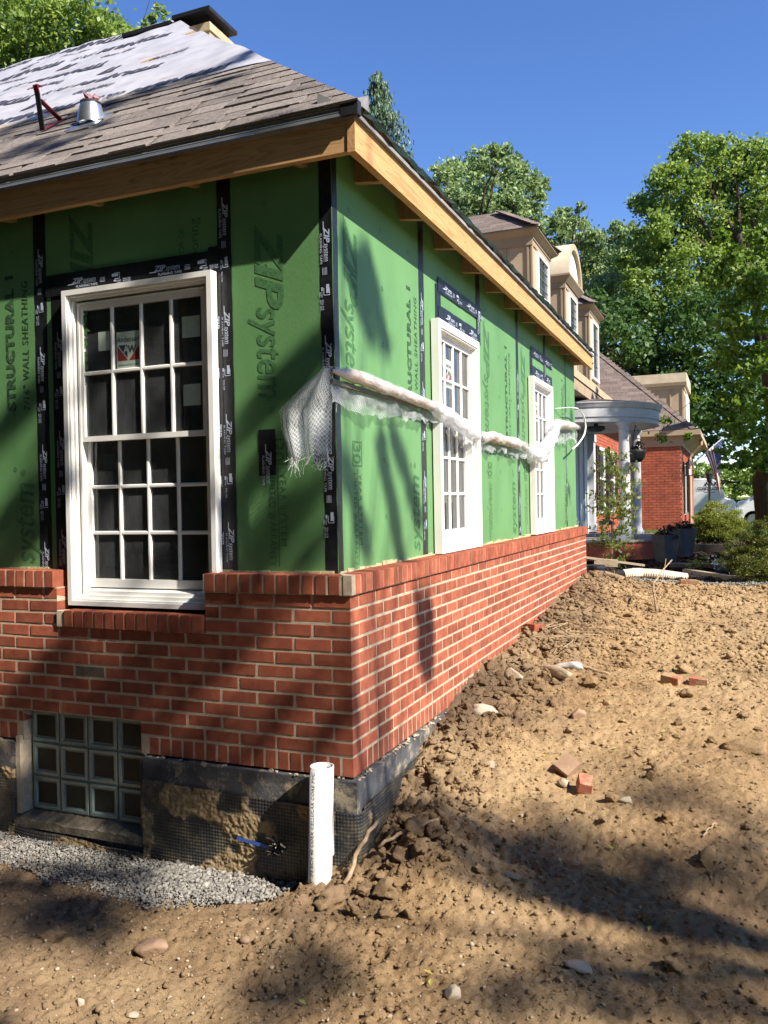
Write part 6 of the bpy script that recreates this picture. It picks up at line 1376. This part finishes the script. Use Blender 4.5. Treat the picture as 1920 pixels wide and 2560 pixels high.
def wheel(parent, x, y, z, r=.33):
    q = MB(); q.tube([(x, y - .02, z), (x, y + .2, z)], r, 24); t_ = q.build('wheel', m_tyre, parent, False); q = MB(); q.tube([(x, y - .03, z), (x, y - .015, z)], r * .62, 18); q.build('rim', m_galv, t_)
wheel(vn, -2.1, 33.02, -.52); wheel(vn, 1.0, 33.02, -.52)
lay(Print().text('A & K', .28, .16, .5, .15, 0, .05).text('CONSTRUCTION', 0, -.02, .98, .12, 0, .04).mesh('lettering', m_black), (.38, 32.98, .72), (1, 0, 0), (0, 0, 1), vn)
sv = thing('white_suv', 'white SUV parked beside the tree trunk at right', 'car', (3.6, 34.0, -.85))
side_body([(1.75, -.55), (6.1, -.55), (6.15, .1), (6.0, .35), (5.6, .85), (3.0, .88), (2.75, .84), (2.35, .30), (1.85, .18), (1.7, -.1)], 33.4, 35.2, m_car, sv, bev=.08)
q = MB(); q.quad((2.45, 33.385, .30), (4.0, 33.385, .32), (4.0, 33.385, .78), (2.82, 33.385, .78)); q.quad((4.1, 33.385, .32), (5.6, 33.385, .34), (5.4, 33.385, .78), (4.1, 33.385, .78)); q.build('side_window', m_cargl, sv)
q = MB(); q.quad((2.36, 33.6, .335), (2.36, 35.0, .335), (2.72, 34.9, .82), (2.72, 33.7, .82)); q.build('windshield', m_cargl, sv)
wheel(sv, 2.45, 33.42, -.52, .35); wheel(sv, 5.3, 33.42, -.52, .35)
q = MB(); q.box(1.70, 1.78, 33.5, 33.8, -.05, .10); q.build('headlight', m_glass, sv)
lp_ = thing('lamp_post', 'slim black lamp post in front of the white van', 'lamp post', (1.02, 24.4, -.6)); q = MB(); q.tube([(1.02, 24.4, -.65), (1.02, 24.4, .85)], .035, 8); q.box(.85, 1.19, 24.39, 24.41, .55, .57); q.build('post', m_black, lp_); q = MB(); q.lathe([(.03, .85), (.07, .9), (.10, 1.1), (.12, 1.12), (.02, 1.2)], (1.02, 24.4, 0), 8); q.build('lamp_head', m_black, lp_)
# ------------------------------------------------------------------ trees and shrubs in view
lm_a = leafmat('leaves_mid_green', [(.15, (.045, .075, .016)), (.5, (.082, .125, .026)), (.85, (.14, .185, .048))], 0.38, bright=2.1)
lm_b = leafmat('leaves_grey_green', [(.15, (.05, .08, .034)), (.5, (.088, .125, .05)), (.85, (.155, .20, .085))], .3, bright=2.2)
lm_c = leafmat('leaves_bright_maple', [(.15, (.045, .095, .012)), (.5, (.09, .165, .025)), (.85, (.17, .25, .045))], .45, bright=1.15)
lm_d = leafmat('leaves_dark', [(.15, (.02, .05, .012)), (.5, (.04, .085, .02)), (.85, (.07, .125, .03))], .3, bright=1.3)
lm_e = leafmat('conifer_needles', [(.15, (.025, .05, .025)), (.5, (.045, .075, .04)), (.85, (.08, .11, .06))], .15, bright=2.0)
lm_y = leafmat('leaves_yellow_green', [(.15, (.07, .10, .015)), (.5, (.16, .20, .03)), (.85, (.30, .31, .06))], .35)
def split(bl, f):
    return [b for b in bl if f(b)], [b for b in bl if not f(b)]
tree('maple_tree', 'dense mid green maple crown rising behind the white roof underlayment', (-13.5, 13.0, -1.2), (-13.5, 13.5, 8.5), F_maple_left, 2600, .13, lm_a, m_bark, .3, clump=.22)
tree('tall_tree', 'pale green oak crown between the spruce and the first dormer', (-6.5, 24.8, -1.0), (-6.8, 24.8, 8.0), F_mid_a, 2600, .165, lm_b, m_bark, .3, clump=.2)
tree('tall_tree', 'hazy green tree above the second and third dormers', (-4.2, 30.5, -1.0), (-4.3, 30.5, 8.0), F_mid_b, 2200, .18, lm_b, m_bark, .28)
tree('tall_tree', 'small distant tree showing in the sky gap left of the big tree', (-3.6, 38.5, -1.0), (-3.6, 38.5, 9.0), F_mid_c, 1100, .24, lm_b, m_bark, .28)
tree('big_tree', 'tallest broad green tree at the right with the highest crown', (4.2, 29.8, -1.0), (2.0, 29.8, 10.0), F_big, 2500, .155, lm_a, m_bark, .38, clump=.2, sub=34)
tree('dark_tree', 'dark shaded tree mass behind the tan flat roofed dormer', (-.6, 28.6, -1.0), (-.8, 28.6, 6.5), F_dark, 1300, .20, lm_d, m_bark, .3)
tree('near_maple', 'bright yellow green maple with drooping leafy branches at the right edge', (2.55, 22.8, -1.0), (2.5, 19, 4.5), [(x, y, z, r * .85) for x, y, z, r in F_near], 5200, .088, lm_c, m_bark, .34, clump=.15, asp=.8, limbs=False, sub=60)
tree('background_woods_tree', 'low green woodland trees behind the parked van and car', (3.4, 42.5, -1.2), (3.4, 42.5, 4.0), F_hedge, 1100, .24, lm_a, m_bark, .25)
# a second trunk forks at the right edge
# conifer
t = thing('spruce_tree', 'dark spruce with drooping tiers behind the roof hip', 'tree', (-9.05, 22.5, -1.0))
P = []; lb = MB(); top = 14.75
for z in np.arange(9.2, top, .17):
    f = (top - z) / 4.2; R_ = .15 + 1.75 * min(1.25, f) ** .85
    for k in range(9):
        a = random.uniform(0, 6.28); L = R_ * random.uniform(.6, 1.1); n_ = int(26 * L + 6); s = RNG.random(n_) ** .7
        px = -9.05 + math.cos(a) * L * s; py = 22.5 + math.sin(a) * L * s; pz = z - .42 * L * s + .22 * L * s * s + RNG.normal(size=n_) * .03 - RNG.random(n_) * .22 * (.3 + s)
        P.append(np.stack([px + RNG.normal(size=n_) * .06, py + RNG.normal(size=n_) * .06, pz], 1))
        if k % 3 == 0: lb.tube([(-9.05, 22.5, z), (-9.05 + math.cos(a) * L * .9, 22.5 + math.sin(a) * L * .9, z - .2 * L)], [.03, .008], 4)
P = np.vstack(P); V, F = leaf_quads(P, .17, .35, .75); np_obj('crown', V, F, lm_e, t); lb.tube([(-9.05, 22.5, -1.3), (-9.05, 22.5, 8), (-9.05, 22.5, top)], [.3, .16, .02], 10); lb.build('trunk', m_bark, t)
# bare branch tips near the top left
q = MB()
for k in range(14):
    a = np.array((-13.0 + random.uniform(-.4, .4), 16.8, 8.6)); b = a + (random.uniform(-.6, 1.6), random.uniform(-.5, .5), random.uniform(.8, 2.0)); q.tube(interp_path([a, (a + b) / 2 + RNG.normal(size=3) * .15, b], 6), np.linspace(.02, .006, 6), 4)
tag(q.build('bare_branches', m_bark), 'bare twiggy treetop beside the maple crown', 'tree')
def shrub(name, label, blobs, dens, leaf, lm, base, group=None, asp=.6, droop=0.0, clump=.14, shell=.7):
    t = thing(name, label, 'shrub', base, group); P = crown_points(blobs, dens, clump, shell, 60); P = P[P[:, 2] > float(H(base[0], base[1])) - .05]; V, F = leaf_quads(P, leaf, asp, droop); np_obj('foliage', V, F, lm, t)
    q = MB()
    for b in blobs[:6]: q.tube([base, b[:3]], [.02, .008], 5)
    q.build('stem', m_bark, t); return t
shrub('round_bush', 'round clipped yellow green bush in front of the white van', [(1.38, 14.9, -.02, .38), (1.12, 14.8, -.10, .30), (1.65, 14.95, -.12, .30), (1.38, 14.8, -.22, .36), (1.2, 14.8, -.25, .28), (1.6, 14.9, -.28, .26)], 60000, .026, lm_y, (1.38, 14.85, -.5))
shrub('feathery_conifer_shrub', 'feathery golden tipped cypress shrub at the right edge of the bed', [(1.95, 8.6, -.10, .22), (1.72, 8.5, -.22, .20), (2.15, 8.7, -.1, .3), (1.62, 8.45, -.36, .18), (1.85, 8.5, -.36, .28), (2.15, 8.55, -.42, .3), (1.75, 8.4, -.55, .22), (2.0, 8.45, -.62, .26)], 42000, .038, leafmat('cypress', [(.2, (.05, .07, .012)), (.6, (.10, .12, .02)), (.9, (.22, .22, .04))], .3), (1.95, 8.6, -.75), asp=.28)
shrub('low_flowering_plant', 'small leafy plant with white flowers behind the drain pipe', [(1.25, 9.9, -.58, .13), (1.1, 9.8, -.6, .10), (1.42, 9.9, -.6, .10)], 16000, .035, lm_y, (1.25, 9.9, -.72))
x = RNG.normal(1.42, .05, 60); P = np.stack([x, RNG.normal(9.8, .04, 60), RNG.normal(-.55, .035, 60)], 1); V, F = leaf_quads(P, .035, .9); tag(np_obj('white_flowers', V, F, m_white), 'cluster of small white flowers', kind='stuff')
shrub('low_shrub', 'low green shrubs at the foot of the far brick wing', [(.3, 15.3, -.42, .16), (.05, 15.2, -.42, .14), (.62, 15.5, -.38, .18)], 12000, .05, lm_y, (.3, 15.3, -.5))
# sapling in front of the portico
t = thing('dogwood_sapling', 'thin leafy sapling growing in the bed in front of the portico columns', 'sapling', (.03, 9.15, -.72))
q = MB(); trunk = interp_path([(.03, 9.15, -.75), (.0, 9.15, -.3), (.04, 9.15, .3), (.08, 9.18, .8), (.10, 9.2, 1.2)], 10); q.tube(trunk, np.linspace(.014, .004, 10), 6); P = []
for k in range(74):
    s = random.uniform(.22, 1.0); i = int(s * 9); a = random.uniform(0, 6.28); L = random.uniform(.12, .42) * (1.15 - .6 * s) * (1.3 if s < .9 else 1); p0 = trunk[i]; p1 = p0 + (math.cos(a) * L, math.sin(a) * L, L * .35 + random.uniform(-.05, .08)); q.tube(interp_path([p0, p1], 4), [.004, .003, .002, .0015], 4)
    for m_ in range(16): P.append(p0 + (p1 - p0) * random.uniform(.4, 1.1) + RNG.normal(size=3) * .035)
for k in range(60): P.append(np.array((.05, 9.1, -.50)) + RNG.normal(size=3) * (.10, .10, .07))
q.build('stem', m_stick, t, True); V, F = leaf_quads(np.array(P), .075, .42, .45); np_obj('foliage', V, F, leafmat('sapling_leaves', [(.2, (.06, .10, .02)), (.6, (.12, .17, .03)), (.92, (.22, .17, .05))], .4), t)
# leafy branch tips hanging in front of the wing eave
q = thing('hanging_branch_tips', 'few bright leaf clusters hanging in front of the far eave', 'branch', (.55, 13.2, 1.9)); P = []
for c_ in ((.30, 13.2, 1.85), (.52, 13.2, 1.88), (.42, 13.2, 1.55)): P.append(np.array(c_) + RNG.normal(size=(45, 3)) * (.055, .05, .05))
V, F = leaf_quads(np.vstack(P), .085, .6, .3); np_obj('foliage', V, F, lm_c, q); b_ = MB(); b_.tube(interp_path([(1.1, 13.6, 2.35), (.8, 13.4, 2.1), (.52, 13.2, 1.95), (.30, 13.2, 1.88)], 12), np.linspace(.008, .003, 12), 5); b_.tube([(.52, 13.2, 1.95), (.42, 13.2, 1.58)], .004, 4); b_.build('twig', m_bark, q)

# ------------------------------------------------------------------ trees standing outside the picture, towards the sun and behind the camera
e1 = np.cross(np.array(SUN[:]), (0, 0, 1.0)); e1 /= np.linalg.norm(e1); e2 = np.cross(e1, np.array(SUN[:])); sv_ = np.array(SUN[:])
SHADE = [ (1.07,-0.33,0.24),(0.85,-0.19,0.15),(0.61,-1.15,0.12),(0.77,-1.2,0.11),(0.73,-1.33,0.11),(0.04,-1.64,0.12),(0.03,-1.74,0.14),(0.01,-1.88,0.13),(-0.22,-1.98,0.14),(-0.61,-1.96,0.12),(-0.75,-1.75,0.13),(-0.51,-1.53,0.13),(-0.6,-1.36,0.14),(-0.62,-1.65,0.11),(0.41,-1.62,0.11),(0.98,-0.54,0.18),(0.6,-0.34,0.15),(0.68,-1.25,0.14),(0.88,-1.29,0.13),(0.27,-1.64,0.1),(0.22,-1.78,0.13),(0.22,-1.9,0.15),(-0.01,-1.99,0.15),(-0.16,-2.07,0.13),(-0.57,-1.76,0.15),(-0.72,-1.84,0.16),(-0.55,-1.58,0.13),(-0.52,-1.32,0.14),(-0.57,-1.2,0.18),(-1.09,-1.75,0.14),(-1.19,-1.44,0.14),(-1.07,-1.41,0.11),(-0.04,-2.13,0.1),(0.51,-1.64,0.11),(0.61,0.87,0.11),(0.51,0.76,0.11),(0.42,0.61,0.11),(0.33,0.46,0.09),(0.58,0.7,0.09),(0.33,0.32,0.11),(0.43,0.47,0.11),(0.26,0.2,0.07),(0.25,-0.01,0.09),(0.16,-0.21,0.07),(0.45,0.37,0.15),(0.52,0.38,0.15),(0.41,0.1,0.14),(0.28,-0.12,0.1),(0.24,-0.33,0.09),(0.32,-0.2,0.11),(0.58,0.44,0.11),(0.17,0.36,0.08),(0.14,0.19,0.06),(0.21,0.34,0.07),(0.08,0.21,0.07),(0.11,-0.17,0.05),(0.03,-0.38,0.05),(0.29,0.13,0.07),(0.28,1.88,0.11),(0.27,1.4,0.07),(0.17,0.87,0.07),(-0.04,0.33,0.05),(0.02,0.46,0.05),(-6.02,1.72,0.06),(-6.25,2.42,0.06),(-0.19,1.38,0.05),(-0.21,1.36,0.05),(-0.23,1.35,0.05),(-0.24,1.34,0.05),(-0.26,1.33,0.05),(-0.28,1.31,0.05),(-0.29,1.3,0.05),(-0.31,1.29,0.05),(-0.33,1.27,0.05),(-0.35,1.26,0.05),(-0.36,1.25,0.05),(-0.38,1.24,0.05),(-0.4,1.22,0.05),(-0.42,1.2,0.05),(-0.44,1.19,0.05),(-0.45,1.18,0.05),(-0.47,1.16,0.05),(-0.49,1.15,0.05),(-0.36,1.38,0.05),(-0.39,1.37,0.05),(-0.4,1.36,0.05),(-0.42,1.34,0.05),(-0.44,1.33,0.05),(-0.47,1.32,0.05),(-0.49,1.31,0.05),(-0.5,1.29,0.05),(-0.53,1.28,0.05),(-0.55,1.27,0.05),(-0.57,1.25,0.05),(-0.59,1.24,0.05),(-0.61,1.23,0.05),(-0.64,1.22,0.05),(-0.66,1.2,0.05),(-0.68,1.19,0.05),(-0.7,1.18,0.05),(-0.45,1.42,0.05),(-0.47,1.41,0.05),(-0.48,1.39,0.05),(-0.5,1.38,0.05),(-0.52,1.37,0.05),(-0.54,1.36,0.05),(-0.56,1.35,0.05),(-0.57,1.34,0.05),(-0.59,1.33,0.05),(-0.6,0.75,0.05),(-0.61,0.72,0.05),(-0.62,0.7,0.05),(-0.63,0.68,0.05),(-0.65,0.66,0.05),(-0.66,0.64,0.05),(-0.68,0.62,0.05),(-0.69,0.6,0.05),(-0.7,0.58,0.05),(-0.72,0.55,0.05),(-0.73,0.53,0.05),(-0.75,0.51,0.05),(-0.76,0.49,0.05),(-0.77,0.46,0.05),(-0.79,0.44,0.05),(-0.8,0.42,0.05),(-0.82,0.4,0.05),(-0.84,0.37,0.05),(-0.85,0.35,0.05),(-0.87,0.33,0.05),(-0.78,0.83,0.05),(-0.8,0.81,0.05),(-0.82,0.8,0.05),(-0.84,0.78,0.05),(-0.87,0.77,0.05),(-0.89,0.75,0.05),(-0.91,0.73,0.05),(-0.93,0.71,0.05),(-0.96,0.7,0.05),(-0.98,0.68,0.05),(-1.0,0.66,0.05),(-1.03,0.65,0.05),(-1.05,0.63,0.05),(-1.08,0.61,0.05),(-1.1,0.59,0.05),(-1.13,0.57,0.05),(-1.15,0.56,0.05),(-0.16,0.57,0.05),(-0.18,0.55,0.05),(-0.19,0.53,0.05),(-0.21,0.51,0.05),(-0.22,0.5,0.05),(-0.24,0.48,0.05),(-0.25,0.46,0.05),(-0.27,0.44,0.05),(-0.29,0.42,0.05),(-0.3,0.4,0.05),(-0.32,0.38,0.05),(-0.33,0.37,0.05),(-0.35,0.35,0.05),(-0.37,0.33,0.05),(-0.38,0.31,0.05),(0.06,1.02,0.05),(0.05,1.02,0.05),(0.04,1.01,0.05),(0.03,1.01,0.05),(0.01,1.01,0.05),(0.0,1.01,0.05),(-0.01,1.0,0.05),(-0.02,1.0,0.05),(-0.04,1.0,0.05),(-0.05,0.99,0.05),(-0.06,0.99,0.05),(0.05,0.81,0.05),(0.04,0.81,0.05),(0.03,0.81,0.05),(0.02,0.81,0.05),(0.01,0.81,0.05),(0.0,0.81,0.05),(-0.01,0.81,0.05),(-0.02,0.81,0.05),(-0.03,0.81,0.05),(-0.04,0.82,0.05),(-0.04,0.82,0.05),(-0.05,0.82,0.05),(0.56,2.09,0.05),(0.54,2.08,0.05),(0.53,2.08,0.05),(0.51,2.07,0.05),(0.49,2.07,0.05),(0.48,2.06,0.05),(0.46,2.05,0.05),(0.56,1.69,0.05),(0.55,1.69,0.05),(0.53,1.69,0.05),(0.52,1.69,0.05),(0.51,1.69,0.05),(0.49,1.68,0.05),(0.48,1.68,0.05),(0.56,1.54,0.05),(0.55,1.53,0.05),(0.53,1.53,0.05),(0.52,1.53,0.05),(0.51,1.53,0.05),(0.5,1.53,0.05),(0.49,1.52,0.05),(0.47,1.52,0.05),(0.07,0.55,0.05),(0.05,0.55,0.05),(0.04,0.55,0.05),(0.02,0.54,0.05),(0.0,0.54,0.05),(-0.01,0.54,0.05),(-0.87,0.1,0.05),(-0.88,0.06,0.05),(-0.89,0.01,0.05),(-0.9,-0.03,0.05),(-0.91,-0.07,0.05),(-0.92,-0.12,0.05),(-0.93,-0.16,0.05),(-0.94,-0.2,0.05),(-1.02,0.1,0.05),(-1.02,0.06,0.05),(-1.02,0.03,0.05),(-1.02,-0.0,0.05),(-1.03,-0.04,0.05),(-1.03,-0.07,0.05),(-1.03,-0.11,0.05),(-1.03,-0.14,0.05),(-1.04,-0.18,0.05),(-0.04,4.17,0.19),(-0.09,3.83,0.15),(-0.24,3.67,0.15),(-0.43,3.59,0.13),(-0.52,3.42,0.12),(-0.7,3.44,0.1),(-0.83,3.49,0.07),(0.35,3.45,0.14),(0.32,3.12,0.11),(-0.39,3.02,0.08),(0.11,3.2,0.08) ]
def sunpt(a, b, t): return tuple(e1 * a + e2 * b + sv_ * t)
bl = [(*sunpt(a, b, (10.5 if b > -.95 else 14.5) + 1.2 * math.sin(a * 9 + b * 5)), r * 1.15) for a, b, r in SHADE]
t = thing('shade_tree', 'tall sunward tree beside the clay whose branches dapple the brick corner', 'tree', (9.6, -2.7, -1.4))
P = np.vstack([crown_points([q for q, s_ in zip(bl, SHADE) if s_[1] > -.95], 7600, .42, .25, 6), crown_points([q for q, s_ in zip(bl, SHADE) if s_[1] <= -.95], 3600, .42, .25, 6)]); V, F = leaf_quads(P, .062, .7); np_obj('crown', V, F, lm_a, t)
q = MB(); q.tube(interp_path([(9.6, -2.7, -1.6), (9.5, -2.5, 2.5), (9.0, -2.3, 5.2)], 8), np.linspace(.22, .12, 8), 10); q.build('trunk', m_bark, t, True)
q = MB()
for a, b, r in SHADE[::11]: q.tube(interp_path([(9.0, -2.3, 5.2), tuple(np.array(sunpt(a * .5, b * .6 - .6, 10.6))), sunpt(a, b, 10.5)], 8), np.linspace(.022, .006, 8), 5)
q.build('limb', m_bark, t, True)['kind'] = 'stuff'
gen = []
for k in range(90):
    a, b = random.uniform(-13.6, -9.4), random.uniform(-1.3, 4.4)
    gen.append((*sunpt(a, b, 12 + random.uniform(-2, 2)), random.uniform(.16, .34) * (1.35 if b < 2.2 else .8)))
for a, b, r in ((-10.3, 1.6, .4), (-10.5, 1.2, .35), (-11.3, 1.5, .35), (-10.9, 3.7, .3), (-11.4, 3.3, .25), (-12.0, 3.9, .25), (-10.0, 1.1, .3), (-9.1, -.6, .3), (-8.7, -.9, .3), (-8.9, -.2, .16), (-9.3, .1, .25), (-8.6, -.5, .14), (-8.0, -1.3, .25), (-7.5, -1.6, .2)): gen.append((*sunpt(a, b, 12), r))
for k in range(34): gen.append((*sunpt(random.uniform(-33.2, -31.0), random.uniform(5.4, 7.7), 10), random.uniform(.14, .26)))
t = thing('shade_tree', 'tall sunward tree shading the planting bed and portico', 'tree', (12.5, 8.5, -1.0))
P = crown_points(gen, 5200, .3, .3, 12); V, F = leaf_quads(P, .10, .7); np_obj('crown', V, F, lm_a, t)
q = MB(); q.tube(interp_path([(12.5, 8.5, -1.2), (12.2, 8.6, 2.5), (11.0, 9.0, 6.0)], 8), np.linspace(.25, .12, 8), 10); q.build('trunk', m_bark, t, True)
# unseen trees added behind the camera: they close off the low sky and show in the window glass
YT = ((-16, -5, 'outermost left'), (-13, -9, 'second from the left'), (-8.5, -11, 'third from the left'), (-4, -12.5, 'middle'), (.5, -13, 'third from the sun side'), (5, -14, 'second from the sun side'), (9.5, -15, 'nearest the sun side'))
for k, (x, y, w_) in enumerate(YT):
    r_ = random.Random(k); top_z = (15, 15, 15, 15, 13, 9, 7)[k]; b_ = [(x + r_.uniform(-2.8, 2.8), y + r_.uniform(-1.5, 1.5), r_.uniform(0, top_z), r_.uniform(1.3, 2.0)) for _ in range(52)]
    tree('added_yard_tree', 'added unseen tree in the row across the yard behind the viewer, ' + w_, (x, y, -1.4), (x, y, 9.0), b_, 260, .55, lm_d, m_bark, .3, limbs=False)
r_ = random.Random(77); b_ = [(r_.uniform(-9.5, 3.5), r_.uniform(-11.5, -5.2), r_.uniform(7.5, 12.5), r_.uniform(1.2, 1.8)) for _ in range(70)]
tree('added_overhanging_oak', 'added unseen oak behind the viewer blocking the sky overhead', (-3.0, -8.5, -1.4), (-3.0, -8.5, 8.0), b_, 300, .42, lm_d, m_bark, .4, limbs=False)  # unseen crown added to keep sky light off the left wall
gen2 = [(*sunpt(random.uniform(1.75, 8.0), random.uniform(-4.2, 2.5), 13 + random.uniform(-2, 2)), random.uniform(.5, .8)) for _ in range(75)]
tree('added_yard_oak', 'added unseen oak on the sunward side shading the yard behind the viewer', (7.5, -8.0, -1.4), (7.8, -8.0, 6.0), gen2, 1300, .22, lm_a, m_bark, .35, limbs=False)  # unseen crown added to shade the ground behind the camera and cut its bounce
# ------------------------------------------------------------------ groups and joined small work
GR = {'tall_tree': 'trees rising behind the houses', 'big_tree': 'trees rising behind the houses', 'dark_tree': 'trees rising behind the houses', 'added_yard_tree': 'added row of trees across the yard', 'shade_tree': 'sunward trees beside the clay', 'stone': 'loose stones on the clay', 'broken_brick': 'brick pieces lying on the clay', 'concrete_chunk': 'concrete chunks on the clay', 'stick': 'sticks on the clay', 'board': 'boards and timbers in the bed'}
for o in list(C.objects):
    n_ = o.name.split('.')[0]
    if o.parent is None and n_ in GR and o.get('category'): o['group'] = GR[n_]
    if o.parent is not None and n_ in ('shingle_course', 'hip_cap', 'siding_batten', 'batten', 'spark_screen', 'star', 'wall_stud', 'glazing_bar', 'torn_membrane_edge'): o['kind'] = 'stuff'
